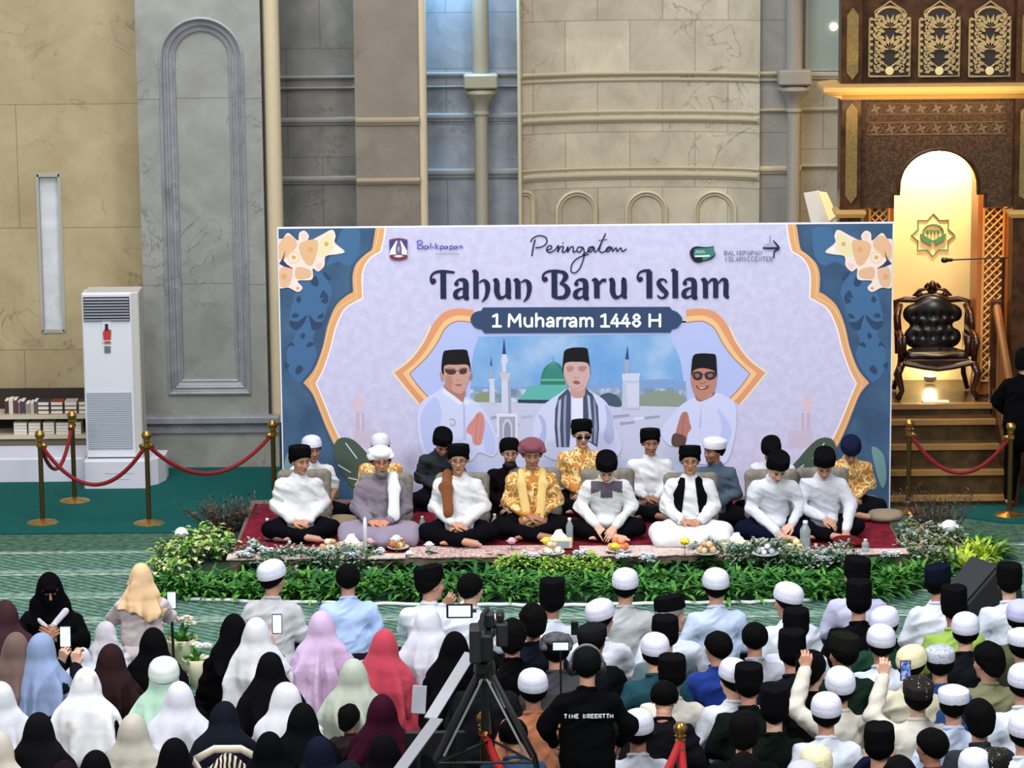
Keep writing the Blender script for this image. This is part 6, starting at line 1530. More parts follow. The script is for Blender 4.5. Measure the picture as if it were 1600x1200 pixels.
v, f = volume([C(pel+np.array([0, -.01, .05]), waist+np.array([0, -.012, 0]), .172, .166, sc=(1.1, .88, 1)), C(waist, chest, .162, .166, sc=(1.1, .84, 1)), C(chest, nb-np.array([0, 0, .075]), .162, .118, sc=(1.08, .84, 1))], .0105, k=.03,
              clip=lambda x, y, z: np.maximum(np.maximum(.17-z, np.minimum(.055+(.5-z)*.12-np.abs(x), -y)), np.abs(x)-.17)+0*x)
o = bpy.data.objects.new('waistcoat', raw_mesh('waistcoat', v, f, [cloth('#0b0b10')])); link(o, r)
front(F14, 1219, 714, 1.0, .05, 'guest in white shirt and navy trousers, bowed, pointing at the rug', 'taupe floor chair behind the bowed guest in navy trousers', cap='lowsongkok', top=WHT, low=NAV, skin_c=SKIN_A)
r = front(F16, 1289, 709, 1.0, .0, 'rightmost front guest, white shirt, bowed, one hand on his bare foot', 'tall taupe floor chair behind the rightmost guest', cap='lowsongkok', top=WHT, low=BLK, skin_c=SKIN_B)

# things on the rugs
zr = ZS+.012
def at_item(px, py): p = atZ(px, py, zr); return p
PAP = plain('tissue_white', '#eef2f4', .7)
def tissue_box(px, py, label, col='#b9c4cc'):
    p = at_item(px, py); r = empty('tissue_box', p, random.uniform(-.2, .2)); tag(r, label, 'tissue box')
    b = MB(); b.box(-.13, .13, -.06, .06, 0, .085, plain('box_cream', '#d8c49c', .6), .008); b.box(-.1, .1, -.062, -.058, .015, .07, plain('box_blue', '#8ea2ae', .6)); b.build('carton', r)
    v, f = volume([C((-.04, 0, .08), (.0, .0, .15), .03, .02, sc=(1, .6, 1)), C((.05, 0, .08), (.01, 0, .14), .03, .022, sc=(1, .6, 1))], .008, k=.02, fold=lambda x, y, z: -.006*ridged(x*20, y*20, z*16, 2))
    o = bpy.data.objects.new('tissue', raw_mesh('tissue', v, f, [PAP])); link(o, r)
tissue_box(549, 862, 'cream tissue box in front of the robed guest'); tissue_box(1150, 860, 'cream tissue box between the waistcoat guest and the pointing guest'); tissue_box(873, 855, 'cream tissue box in front of the gold batik guest')
def snack_plate(px, py, label, cols, n=8, r0=.035, seed=1, rad=.11):
    rr_ = random.Random(seed); p = at_item(px, py); r = empty('snack_plate', p); tag(r, label, 'plate')
    b = MB(); b.lathe([(rad*.6, 0), (rad, .02), (rad*1.05, .03), (rad*.95, .028), (rad*.5, .01), (.001, .01)], plain('plate_white', '#d8d6d0', .3), 24); b.build('plate', r, smooth=True)
    return r, rr_
def snacks(px, py, label, kind, cols, n=7, seed=1, rad=.11, sz=.034, itemlabel=None, group=None):
    r, rr_ = snack_plate(px, py, label, cols, seed=seed, rad=rad)
    base = r.location.copy(); k = 0
    b = MB(); b.lathe([(.001, -sz), (sz*.7, -sz*.7), (sz, 0), (sz*.7, sz*.7), (.001, sz)], plain('snack_'+cols[0], cols[0], .5), 12); p0 = b.build(kind, smooth=True)
    for i in range(n):
        o = p0 if i == 0 else p0.copy()
        if i: COL.objects.link(o)
        lay = 0 if i < 5 else 1; a = i*1.26+rr_.random(); rd = rad*.55 if lay == 0 else rad*.22
        o.location = base+Vector((rd*math.cos(a), rd*math.sin(a)*.8, .022+sz*.75+lay*sz*1.25)); o.scale = (1, rr_.uniform(.8, 1.1), rr_.uniform(.75, .95)); o.rotation_euler = (rr_.uniform(-.3, .3), rr_.uniform(-.3, .3), a)
        o.material_slots[0].link = 'OBJECT'; c = cols[i % len(cols)]; o.material_slots[0].material = plain('snack_'+c, c, .5)
        tag(o, itemlabel, kind.replace('_', ' '), group)
snacks(516, 862, 'plate of pale bread snacks left of the tissue box near the turbaned guest', 'bread_roll', ['#d8c09a', '#e6d8bc', '#c49a68'], 8, 1, .13, .036, 'small pale bread roll on the plate left of the turbaned guest', 'bread rolls on the left plate')
snacks(622, 858, 'plate of orange and yellow cakes right of the turbaned guest', 'cake', ['#d88a4a', '#ecdc9a', '#c4703c'], 7, 2, .1, .036, 'small orange or yellow cake on the plate beside the mauve robe', 'cakes on the plate beside the mauve robe')
snacks(862, 866, 'plate of pale wrapped snacks below the gold batik guest', 'wrapped_snack', ['#e0ccb0', '#f0e8dc', '#d8b088'], 7, 3, .12, .034, 'pale wrapped snack on the plate below the gold batik guest', 'wrapped snacks at centre left')
snacks(966, 862, 'plate piled with orange fruit in front of the bowed guest with the patterned shirt', 'orange', ['#e08a5a', '#d8744a', '#eaa070'], 8, 4, .12, .04, 'orange fruit piled on the plate in front of the bowed guest', 'orange fruit at centre')
snacks(1104, 866, 'plate of tan cakes left of the tissue box near the waistcoat guest', 'cake', ['#cfa47a', '#e0c49c'], 7, 5, .12, .036, 'tan cake on the plate below the waistcoat guest', 'cakes below the waistcoat guest')
snacks(1196, 868, 'silver wrapped plate below the pointing guest', 'wrapped_snack', ['#aab0c0', '#e6e8f0'], 6, 6, .12, .03, 'silver wrapped snack on the plate below the pointing guest', 'silver wrapped snacks')
snacks(1241, 862, 'plate of yellow fruit beside the pointing guest', 'yellow_fruit', ['#e6e08a', '#efe6a8'], 6, 7, .09, .036, 'round pale yellow fruit on the plate beside the pointing guest', 'yellow fruit at right')
snacks(1216, 852, 'plate of pink sweets at the pointing hand', 'sweet', ['#e0a0b0', '#ecc0c8', '#d08898'], 6, 8, .08, .03, 'small pink sweet on the plate at the pointing hand', 'pink sweets')
def bottle(px, py, label, h=.2, r=.03, col='#c8d8dc'):
    p = at_item(px, py); o = empty('water_bottle', p); tag(o, label, 'bottle')
    b = MB(); b.lathe([(r*.9, 0), (r, .01), (r, h*.35), (r*.93, h*.4), (r, h*.45), (r, h*.68), (r*.5, h*.85), (r*.42, h*.9), (r*.42, h*.93)], plain('bottle_clear', col, .1, spec=.6, trans=.6), 16); b.build('bottle_body', o, smooth=True)
    b = MB(); b.lathe([(r*.48, h*.92), (r*.48, h), (r*.4, h*1.01)], plain('bottle_cap', '#e8eef2', .4), 14); b.build('lid', o, smooth=True, ang=40)
bottle(418, 842, 'clear bottle standing left of the leftmost guest'); bottle(773, 835, 'clear bottle between the brown scarf guest and the gold batik guest'); bottle(890, 848, 'clear bottle right of the gold batik guest', .24, .035); bottle(1258, 856, 'clear glass bottle between the two bowed guests at right', .26, .05); bottle(660, 832, 'clear bottle left of the knee of the brown scarf guest', .16); bottle(1352, 862, 'short bottle beside the rightmost guest', .12, .035, '#9aa4a8') 
p = at_item(571, 866); b = MB(); b.lathe([(.02, 0), (.02, .3), (.014, .34), (.004, .36)], plain('candle_white', '#e8ecf4', .4), 14, p); tag(b.build('candle', smooth=True), 'tall slim white candle in front of the mauve robe', 'candle')
def cushion(px, py, w_, label, col='#8c8284'):
    p = at_item(px, py); v, f = volume([E((0, 0, .05), (w_, .16, .05), None), C((-w_*.7, -.0, .05), (w_*.7, 0, .05), .05, .05, sc=(1, 2.2, 1))], .014, k=.04, fold=lambda x, y, z: -.004*ridged(x*9, y*9, z*9, 3))
    o = bpy.data.objects.new('floor_cushion', raw_mesh('floor_cushion', v, f, [cloth(col)])); link(o); o.location = (p.x, p.y+.1, ZS); tag(o, label, 'cushion')
cushion(462, 846, .25, 'flat grey pink cushion under the leftmost guest'); cushion(535, 824, .13, 'small tan cushion between the two leftmost guests', '#8a7a60'); cushion(1385, 815, .16, 'folded taupe cushion at the right end of the platform', '#8a7c68')
p = at_item(1325, 850); v, f = volume([E((0, 0, .04), (.12, .1, .05), None), E((.08, -.05, .03), (.09, .06, .03), None)], .012, k=.03, fold=lambda x, y, z: -.008*ridged(x*12, y*12, z*12, 5))
o = bpy.data.objects.new('folded_cloth', raw_mesh('folded_cloth', v, f, [cloth('#5c1018')])); link(o); o.location = (p.x-.02, p.y+.02, ZS); tag(o, 'dark red folded cloth at the feet of the rightmost guest', 'cloth')

# ================================================================ FLOWER BORDER IN FRONT OF THE STAGE
def leafmat(c, c2): return patterned('leaf_'+c, [(.35, c), (.65, c2)], 24, 'noise', .6)
G1 = leafmat('#3a7a2c', '#66a044'); G2 = leafmat('#20502a', '#3a7632'); GY = leafmat('#7fae3a', '#b4cc58'); GS = leafmat('#7f9488', '#b0bdb0'); GD = leafmat('#173a1c', '#24502a'); GO = leafmat('#55683a', '#7d8a4c')
PWH = plain('petal_white', '#dfe6ea', .6); PYE = plain('petal_yellow', '#e8d640', .6); PPI = plain('petal_pink', '#dba8b8', .6)
def blade(b, base, az, L, w_, lift, droop, mat, n=5, fold=.25):
    pts = []; p = Vector(base); el = lift
    d2 = Vector((math.cos(az), math.sin(az), 0)); side = Vector((-math.sin(az), math.cos(az), 0)); vs_ = []; 
    for i in range(n+1):
        t = i/n; ww = w_*math.sin(math.pi*min(1, .12+t*.88))**.7*(1-.0*t)
        if i == n: ww = .001
        up = Vector((0, 0, 1))
        vs_ += [p-side*ww+up*ww*fold, p.copy(), p+side*ww+up*ww*fold]
        p = p+(d2*math.cos(el)+up*math.sin(el))*L/n; el -= droop/n
    fs = []
    for i in range(n): a = i*3; fs += [(a, a+1, a+4, a+3), (a+1, a+2, a+5, a+4)]
    b.add(vs_, fs, mat)
def leaf_clump(name, n, L, w_, lift, mats, seed, rad=.05, droop=1.6, h=0):
    r_ = random.Random(seed); b = MB()
    for i in range(n):
        az = r_.uniform(0, 2*math.pi); rr_ = rad*math.sqrt(r_.random())
        blade(b, (rr_*math.cos(az), rr_*math.sin(az), r_.uniform(0, h)), az+r_.uniform(-.5, .5), L*r_.uniform(.7, 1.15), w_*r_.uniform(.8, 1.2), r_.uniform(*lift), r_.uniform(.6, 1)*droop, r_.choice(mats))
    o = b.build(name, smooth=True); return o
def bush(name, n, R_, h, lw, mats, seed, stem=GD):
    """many small leaves at random attitudes over a mound"""
    r_ = random.Random(seed); b = MB()
    for i in range(n):
        a = r_.uniform(0, 2*math.pi); e = r_.uniform(.1, 1.5); rr_ = r_.uniform(.65, 1)
        p = (R_*rr_*math.cos(a)*math.cos(e), R_*rr_*math.sin(a)*math.cos(e), .02+h*rr_*math.sin(e))
        blade(b, p, a+r_.uniform(-1, 1), lw*r_.uniform(1.6, 2.4), lw*r_.uniform(.5, .8), r_.uniform(-.2, 1.1), 1.2, r_.choice(mats), n=3)
    for i in range(10):
        a = i*.63; b.tube([(0, 0, 0), (R_*.6*math.cos(a), R_*.6*math.sin(a), h*.7)], .004, stem, 4)
    return b.build(name, smooth=True)
def flower(name, kind, seed, size=.035, hgt=.16, n=1):
    r_ = random.Random(seed); root = empty(name)
    stb = MB(); hb = MB(); m = {'w': PWH, 'y': PYE, 'p': PPI}[kind]
    for k in range(n):
        x, y = r_.uniform(-.05, .05)*(n > 1), r_.uniform(-.04, .04)*(n > 1); h = hgt*r_.uniform(.85, 1.15)
        stb.tube([(0, 0, 0), (x*.6, y*.6, h*.6), (x, y, h)], .004, G2, 4)
        for q in range(7):
            a = q*2*math.pi/7+r_.random(); blade(hb, (x, y, h), a, size*1.3, size*.42, .5, .9, m, 3)
        for q in range(6):
            a = q*1.05; blade(hb, (x, y, h+.004), a, size*.9, size*.4, 1.0, .8, m, 3)
        if n == 1: hb.lathe([(.001, -size*.55), (size*.6, -size*.4), (size*.82, 0), (size*.7, size*.45), (size*.35, size*.68), (.001, size*.72)], m, 14, (x, y, h+.01))
    stb.build('stem', root); hb.build('bloom', root, smooth=True); return root
PROTO = {}
def plant(kind, px, py, z, label, group, s=1.0, rz=None, cat='plant'):
    p = atZ(px, py, z); src = PROTO[kind]; o = src.pop('first', None)
    if o is None: o = copy_tree(src['o'])
    o.location = p; o.scale = (s*random.uniform(.9, 1.12),)*3; o.rotation_euler = (0, 0, random.uniform(0, 6.28) if rz is None else rz)
    return tag(o, label, cat, group)
def reg(k, o): PROTO[k] = {'o': o, 'first': o}
reg('fern', leaf_clump('fern', 34, .25, .016, (.25, 1.2), [G1, G1, G2], 1, .07))
reg('fern2', leaf_clump('fern', 30, .22, .02, (.15, 1.3), [G1, G2], 2, .07))
reg('broad', leaf_clump('leafy_plant', 20, .2, .035, (.3, 1.3), [GD, G2], 3, .06))
reg('lime', bush('lime_leaf_plant', 60, .12, .15, .02, [GY, GY, G1], 4))
reg('silver', bush('silver_leaf_plant', 80, .12, .18, .018, [GS, GS, G2], 5))
reg('variegated', bush('variegated_plant', 46, .17, .26, .036, [GY, leafmat('#a8b878', '#d0d4a0'), G1], 6))
reg('olive', bush('olive_leaf_plant', 80, .16, .24, .03, [GO, GS, plain('twig_tan', '#8d7a68', .8)], 7))
reg('yellowgreen', leaf_clump('yellow_green_plant', 46, .22, .02, (.5, 1.5), [GY, leafmat('#a8c030', '#d2dc5c')], 8, .1, 1.2))
reg('whites', flower('white_flower', 'w', 9, .032, .13, 9)); reg('bigwhite', flower('white_rose', 'w', 10, .05, .24, 1))
reg('yel', flower('yellow_flower', 'y', 11, .05, .22, 1)); reg('pink', flower('pink_flower', 'p', 12, .045, .2, 1))
# moss bed that the plants stand in
bed = [atZ(x, y, 0) for x, y in ((240, 905), (262, 925), (330, 935), (560, 938), (830, 940), (1100, 940), (1250, 938), (1400, 930), (1500, 905), (1545, 875), (1530, 850), (1440, 838), (1417, 850))]
bed = [(p.x, p.y) for p in bed]+[(dx1+.02, dyf-.01), (dx0-.02, dyf-.01)]+[(atZ(x, y, 0).x, atZ(x, y, 0).y) for x, y in ((385, 838), (300, 838), (250, 858))]
b = MB(); n_ = len(bed); b.add([(x, y, .0) for x, y in bed]+[(x, y, .07) for x, y in bed], [tuple(range(n_-1, -1, -1)), tuple(range(n_, 2*n_))]+[(i, (i+1) % n_, n_+(i+1) % n_, n_+i) for i in range(n_)], plain('moss', '#14301a', .95))
tag(b.build('moss_bed'), 'dark green moss bed holding the border plants around the platform', 'flower bed')
b = MB(); rr_ = random.Random(4); b.tube([atZ(x, y+rr_.uniform(-1.2, 1.2), .02) for x, y in [(lerp(292, 1270, i/60), 937+8*math.sin(i/60*3)) for i in range(61)]], .018, plain('edging_white', '#cfd8d4', .8), 6)
tag(b.build('edging_cloth', smooth=True), 'thin wavy white edging cloth along the front of the flower border', 'edging')
b = MB(); b.tube([atZ(x, y, .03) for x, y in ((1540, 882), (1556, 872), (1560, 862), (1552, 852), (1535, 842))], .02, plain('edging_cream', '#dcd6ae', .8), 6); tag(b.build('edging_cloth', smooth=True), 'short curved cream edging strip at the right end of the border', 'edging')
gF = 'fern clumps along the front of the border'; lF = 'bright green fern clump in the front row of the stage flower border'
x = 262
while x < 1500:
    for y, z in ((929, .03), (912, .07)):
        yy = y-(0 if x < 1380 else (x-1380)*.28)
        plant(random.choice(('fern', 'fern2')), x+random.uniform(-8, 8), yy+random.uniform(-4, 4), z, lF, gF, 1.05 if y > 920 else .95, cat='plant')
    x += 25
x = 392
while x < 1400:
    plant('broad', x+random.uniform(-6, 6), 894+random.uniform(-3, 3), .07, 'dark leafy plant in the middle row of the stage flower border', 'dark leafy plants in the border', 1.15); x += 24
for x in range(788, 955, 15): plant('lime', x, 899+random.uniform(-7, 7), .08, 'lime green small leaved plant in the centre of the border', 'lime green plants at the centre', 1.1)
for x in range(395, 580, 15): plant('silver', x, 893+random.uniform(-8, 6), .08, 'silvery leaved plant in the left part of the border', 'silvery plants, left', 1.25)
for x in range(1140, 1350, 15): plant('silver', x, 893+random.uniform(-9, 7), .08, 'silvery leaved plant in the right part of the border', 'silvery plants, right', 1.3)
for x, y in ((400, 883), (415, 892), (450, 890), (480, 884), (505, 895), (530, 886), (548, 897), (565, 886), (590, 890), (385, 897), (1284, 900), (1305, 893), (1391, 893), (975, 898), (1010, 900), (830, 895), (905, 892)):
    plant('whites', x, y, .07, 'white flower cluster on the stage border', 'white flower clusters on the border', 1.25, cat='flower')
for x in range(1090, 1230, 16): plant('silver', x, 884+random.uniform(-4, 4), .08, 'silvery leaved plant in the right part of the border', 'silvery plants, right', 1.25)
for x, y, s, l in ((671, 890, .9, 'round white rose above the songkok of the man with a phone'), (620, 888, 1.2, 'large white rose below the plate of orange cakes'), (640, 900, .8, 'small white rose right of the large one'), (285, 893, 1.4, 'wide white rose among the yellow green leaves at the left end'), (1482, 897, 1.7, 'big white rose above the man in the blue black cap'), (858, 898, .9, 'white rose among the lime green plants')):
    plant('bigwhite', x, y, .08, l, None, s, cat='flower')
for x, y, l in ((961, 897, 'yellow flower left of the centre right white cap'), (1070, 893, 'round yellow flower below the waistcoat guest'), (853, 886, 'yellow flower below the gold batik guest')): plant('yel', x, y, .07, l, None, 1.0, cat='flower')
for x, y, l in ((578, 886, 'pink flower in front of the mauve robe'), (1160, 884, 'pink flower below the right tissue box'), (800, 884, 'pale pink flower below the gold batik guest, left side')): plant('pink', x, y, .07, l, None, 1.0, cat='flower')
for x, y in ((262, 880), (285, 868), (310, 858), (335, 852), (250, 900), (275, 905), (355, 868), (300, 880), (330, 872)): plant('variegated', x, y+8, .05, 'yellow green variegated plant at the left end of the stage border', 'variegated plants at the left end', .95)
for x, y in ((330, 868), (350, 872), (310, 872)): plant('olive', x, y+6, .05, 'olive and tan leaved plant at the left end of the border', 'olive plants, left end', .6)
for x, y in ((1425, 838), (1445, 848), (1465, 842), (1485, 850), (1430, 860), (1455, 866), (1480, 868), (1412, 872), (1440, 880), (1465, 883)): plant('olive', x, y+6, .05, 'olive leaved plant right of the red rug', 'olive plants, right end', .95)
for x, y in ((1510, 868), (1528, 874), (1500, 884), (1520, 890), (1540, 868)): plant('yellowgreen', x, y+4, .05, 'bright yellow green plant at the right end of the border', 'yellow green plants at the right end', .95)
for x, y in ((1530, 846), (1545, 852), (1515, 850), (1552, 862)): plant('fern', x, y+8, .03, 'fern clump behind the yellow green plants at the right end', 'ferns at the right end', 1.0)
# dry twig shrubs
def twigs(name, n, R_, h, seed, mats, spread=.9):
    r_ = random.Random(seed); root = empty(name); b = MB(); lf = MB()
    for i in range(n):
        a = r_.uniform(0, 6.28); ln = h*r_.uniform(.6, 1.1); sp_ = r_.uniform(.1, spread); q = Vector((R_*.3*math.cos(a)*r_.random(), R_*.3*math.sin(a)*r_.random(), 0)); pts = [q]
        for k in range(4):
            q = q+Vector((math.cos(a)*sp_*ln/4+r_.uniform(-.02, .02), math.sin(a)*sp_*ln/4+r_.uniform(-.02, .02), ln/4)); pts.append(q)
        b.tube(pts, [.006, .005, .004, .003, .002], r_.choice(mats[:2]), 4)
        for k in range(8): 
            t = r_.choice(pts[1:]); blade(lf, t, r_.uniform(0, 6.28), .05, .008, r_.uniform(0, 1.3), .8, r_.choice(mats), 2)
    b.build('stem', root); lf.build('foliage', root); return root
TW = [plain('twig_brown', '#4a3a30', .8), plain('twig_dark', '#3a2a26', .8), plain('twig_olive', '#5a5238', .8), plain('twig_mauve', '#5c4648', .8)]
o = twigs('dry_shrub', 110, .35, .36, 3, TW, 1.0); o.location = atZ(352, 838, 0); o.scale = (1.15, 1, .95); tag(o, 'brown dry twiggy shrub left of the platform on the green carpet', 'shrub')
o = twigs('dry_shrub', 90, .3, .46, 4, TW, .9); o.location = atZ(1462, 848, 0); tag(o, 'brown dry twiggy shrub at the foot of the pulpit steps', 'shrub')
# stage monitor wedge
p = atZ(1540, 960, 0); b = MB(); b.prism([(-.3, 0), (.3, 0), (.26, .3), (.05, .42), (-.3, .12)], -.22, .22, plain('speaker_black', '#1a1a1e', .7)); 
b.box(-.31, -.305, -.2, .2, .0, .1, BK); sp_ = b.build('stage_monitor'); sp_.location = (p.x, p.y+.25, 0); sp_.rotation_euler = (0, 0, .5); tag(sp_, 'dark wedge floor speaker at the right end of the border', 'speaker')
b = MB(); b.add([(-.29, -.18, .14), (.03, -.18, .41), (.03, .18, .41), (-.29, .18, .14)], [(0, 1, 2, 3)], plain('speaker_grille', '#2c2c32', .9)); q = b.build('grille', sp_); q.location = (-.006, 0, .008)

# ================================================================ THE AUDIENCE, seated on the prayer carpet, mostly seen from behind
PI = math.pi
AH = 1.18
def arms_up(): return [((.24, -.12, .38), (.07, -.33, .58), 'grip', (-.2, -.2, 1), (0, 1, .2)), ((-.24, -.12, .38), (-.07, -.33, .58), 'grip', (.2, -.2, 1), (0, 1, .2))]
def arm_high(): return [((.3, -.1, .60), (.2, -.28, .84), 'grip', (-.1, -.1, 1), (0, 1, .1)), ((-.235, .02, .33), (-.06, -.2, .235), 'rest', (.9, -.25, -.15), (0, -.4, 1))]
AV = {
    'n': dict(lean=.12, hp=.08), 'l': dict(lean=.1, hp=.05, hy=.55), 'r': dict(lean=.1, hp=.05, hy=-.55), 'L': dict(lean=.12, hp=.1, hy=1.1, twist=1), 'R': dict(lean=.12, hp=.1, hy=-1.1, twist=-1),
    'b': dict(lean=.24, hp=.45), 'f': dict(lean=.2, hp=.0), 'q': dict(lean=.1, hp=.1, hy=-1.0, arms=[((.2, -.12, .36), (-.12, -.3, .5), 'grip', (-.4, -.1, .9), (0, 1, .2)), ((-.3, -.08, .38), (-.27, -.2, .56), 'grip', (.0, -.1, 1), (-.3, 1, .1))]),
    'p': dict(lean=.1, hp=.05, arms=arms_up()), 'h': dict(lean=.06, hp=-.05, arms=arm_high()),
}
for i, (k, v) in enumerate(AV.items()):
    v.setdefault('arms', A2(ex=.245)); AV[k] = figure('aud_'+k, seed=20+i, slim_vox=.012, **v)
def man(px, py, var, cap, top, label, skin_c=SKIN_B, yaw=0, s=1.03, cap_mat=None, low='#15161c', hair='hair', **k):
    return person(AV[var], px, py, 0, s, PI+yaw, label, skin_c=skin_c, cap=cap, cap_mat=cap_mat, top=top, low=low, hair=hair, headscale=k.pop('hs', AH), **k)
W_ = '#d8deec'; WA = '#dfe6f2'; WC = '#d6d2c6'; K = '#0a0a0e'; LB = '#c4d4ee'  # white shirt tones with the bluish cast of the light mixed in
SK = 'skullcap'; SO = 'songkok'; TS = 'tallsongkok'; HN = None
MEN = [
 (425, 873, 'r', SK, '#b8babd', 'man in pale grey shirt and white knitted cap in front of the flower border, left'),
 (543, 878, 'n', HN, '#a9c0e8', 'bareheaded man in light blue shirt sitting against the flower border'),
 (671, 884, 'q', SO, WA, 'man in white shirt and black cap turned right, holding up a phone'),
 (735, 893, 'r', HN, WA, 'bareheaded man in white shirt right behind the video camera'),
 (863, 903, 'n', TS, WA, 'man in white shirt printed with small writing, tall black cap, by the border'),
 (977, 886, 'n', SK, '#aaaeb0', 'man in grey shirt and ribbed white cap in front of a yellow flower'),
 (1118, 886, 'n', SK, LB, 'broad man in pale blue shirt and white cap at the border centre'),
 (1231, 908, 'l', SK, WA, 'man in white shirt and white cap leaning left at the border, right of centre'),
 (1339, 871, 'l', SO, '#c4c6e2', 'man in pale lavender shirt with big black cap at the border'),
 (1466, 883, 'r', SO, WA, 'man in white shirt and blue black cap under the big white rose'),
 (1577, 881, 'n', SO, WA, 'man in white shirt and black cap beside the dark floor speaker'),
 (938, 934, 'r', SK, WA, 'man in white shirt and white cap, second row, next to the grey shirted man'),
 (1047, 931, 'R', SO, WA, 'older pale skinned man with tilted black cap turned right, white shirt'),
 (1342, 905, 'n', TS, K, 'man in black shirt and tall black cap in front of the lavender shirt'),
 (1490, 914, 'n', TS, '#8fae4e', 'man in lime green shirt with tall black cap'),
 (1594, 935, 'n', SK, '#4a5236', 'man in olive shirt with pale lavender cap at the right edge'),
 (832, 946, 'n', 'hair', '#141822', 'man with thick black hair and dark shirt behind the white printed shirt'),
 (1244, 951, 'n', SO, '#cfd8ea', 'man with round black cap before the white shirted man, right of centre'),
 (1383, 946, 'r', SK, '#1c3a2c', 'man in dark green shirt and crumpled white cap'),
 (801, 970, 'n', 'hair', K, 'black haired man in black shirt just right of the video camera'),
 (869, 985, 'n', 'hairp', '#3a3a40', 'person in grey patterned head cloth near the raised phone'),
 (925, 972, 'r', 'kufi2', '#101116', 'man in black with grey rimmed black cap behind the standing operator'),
 (1039, 963, 'n', SO, '#4f6468', 'man in grey teal shirt with black cap, centre'),
 (1179, 969, 'n', HN, '#a9adb8', 'short haired man in pale grey shirt right of the royal blue shirt'),
 (1023, 987, 'n', SK, '#17404a', 'man in dark teal shirt with white cap'),
 (1122, 983, 'l', HN, '#14307c', 'man in royal blue shirt looking left'),
 (1237, 983, 'n', TS, '#14161d', 'man in black shirt with grey black cap behind the mint green patch'),
 (1376, 974, 'n', SK, WA, 'man in crisp white shirt and bluish white cap, right side'),
 (1318, 990, 'l', SO, '#16281f', 'man in dark green with a white trimmed black cap'),
 (1509, 955, 'n', SK, '#12161a', 'man in black shirt with white rimmed cap, right side'),
 (1425, 1006, 'r', SK, '#c8c4ac', 'man with cream yellow knitted cap in the right block'),
 (1469, 1006, 'n', 'kufi', '#274880', 'man in denim blue shirt with grey patterned cap'),
 (1544, 1006, 'l', 'hair', '#767558', 'man with black hair in a khaki shirt at the right'),
 (1597, 980, 'n', 'kufi', '#20241c', 'man with white patterned cap at the right edge, dark shirt'),
 (1268, 1020, 'r', 'hair', '#101014', 'dark haired man half hidden under the mint green patch'),
 (832, 1043, 'n', SK, '#a86a4c', 'man in orange shirt and white cap right of the tripod'),
 (1050, 1024, 'n', SO, WC, 'man with black cap and pale shirt before the teal shirt'),
 (1039, 1062, 'b', HN, '#101014', 'man with close cropped hair and black shirt before the pale shirt'),
 (1147, 1027, 'l', SK, WA, 'man in white with white cap close behind the dark green jacket man'),
 (1170, 1038, 'n', SO, '#0e1614', 'broad man in black green jacket and black cap, centre right'),
 (997, 1106, 'n', SK, '#c9ccd6', 'man with white cap half hidden by the standing operator'),
 (1163, 1115, 'n', 'hair', '#0a0b0e', 'dark haired man in black at the bottom, before the black green jacket'),
 (1313, 1042, 'h', SK, WC, 'man in cream with a large pale cap, arm raised to the left'),
 (1291, 1080, 'n', SK, WA, 'man in white shirt and ribbed white cap near the bottom right'),
 (1435, 1058, 'h', 'kufib', WC, 'man in cream shirt and black patterned cap raising a phone with his right hand'.replace('right', 'left')),
 (1490, 1069, 'n', 'kufi', LB, 'man in blue white shirt with flat white cap'),
 (1530, 1096, 'n', 'hair', '#2c3038', 'man with dark pointed hair and dark grey shirt, bottom right'),
 (1456, 1134, 'l', HN, '#4c1830', 'man in maroon shirt looking left at the bottom right'),
 (1374, 1132, 'p', SO, '#11162a', 'man in navy holding a glowing phone at the bottom right'),
 (1276, 1163, 'n', SK, WC, 'man with cream cap at the bottom edge below the ribbed cap'),
 (1254, 1187, 'n', SK, '#c9c6dc', 'man with lavender cap at the very bottom edge'),
 (1523, 1167, 'n', SK, W_, 'man with white cap at the bottom right edge'),
 (1551, 1168, 'r', 'kufib', '#1c1c20', 'man with black and gold cap at the bottom right corner'),
 (1598, 1035, 'n', SK, WA, 'man in white shirt cut by the right edge'),
 (1600, 1110, 'n', SK, WA, 'second man in white cut by the right edge, lower down'),
 (800, 1120, 'b', HN, '#26405e', 'person in denim blue bending behind the tripod legs'),
 (760, 1010, 'n', HN, '#15151a', 'dark haired man in black hidden behind the tripod head'),
 (1163, 1180, 'n', 'hair', '#08080a', 'dark haired head at the bottom edge, centre right'),
 (1210, 1070, 'n', TS, '#0d1410', 'man in black between the black green jacket and the ribbed cap'),
 (1405, 1185, 'n', 'hair', '#b9b6ae', 'dark haired man at the bottom edge behind the glowing phone'),
]
KB = patterned('black_gold_cap', [(0, '#d8c08a'), (.16, '#141210'), (.6, '#1a1614')], 28, 'voronoi')
KG = patterned('grey_knit', [(.35, '#7c8494'), (.5, '#b8bdc8'), (.7, '#9aa0ae')], 60, 'noise')
ROOT = {}
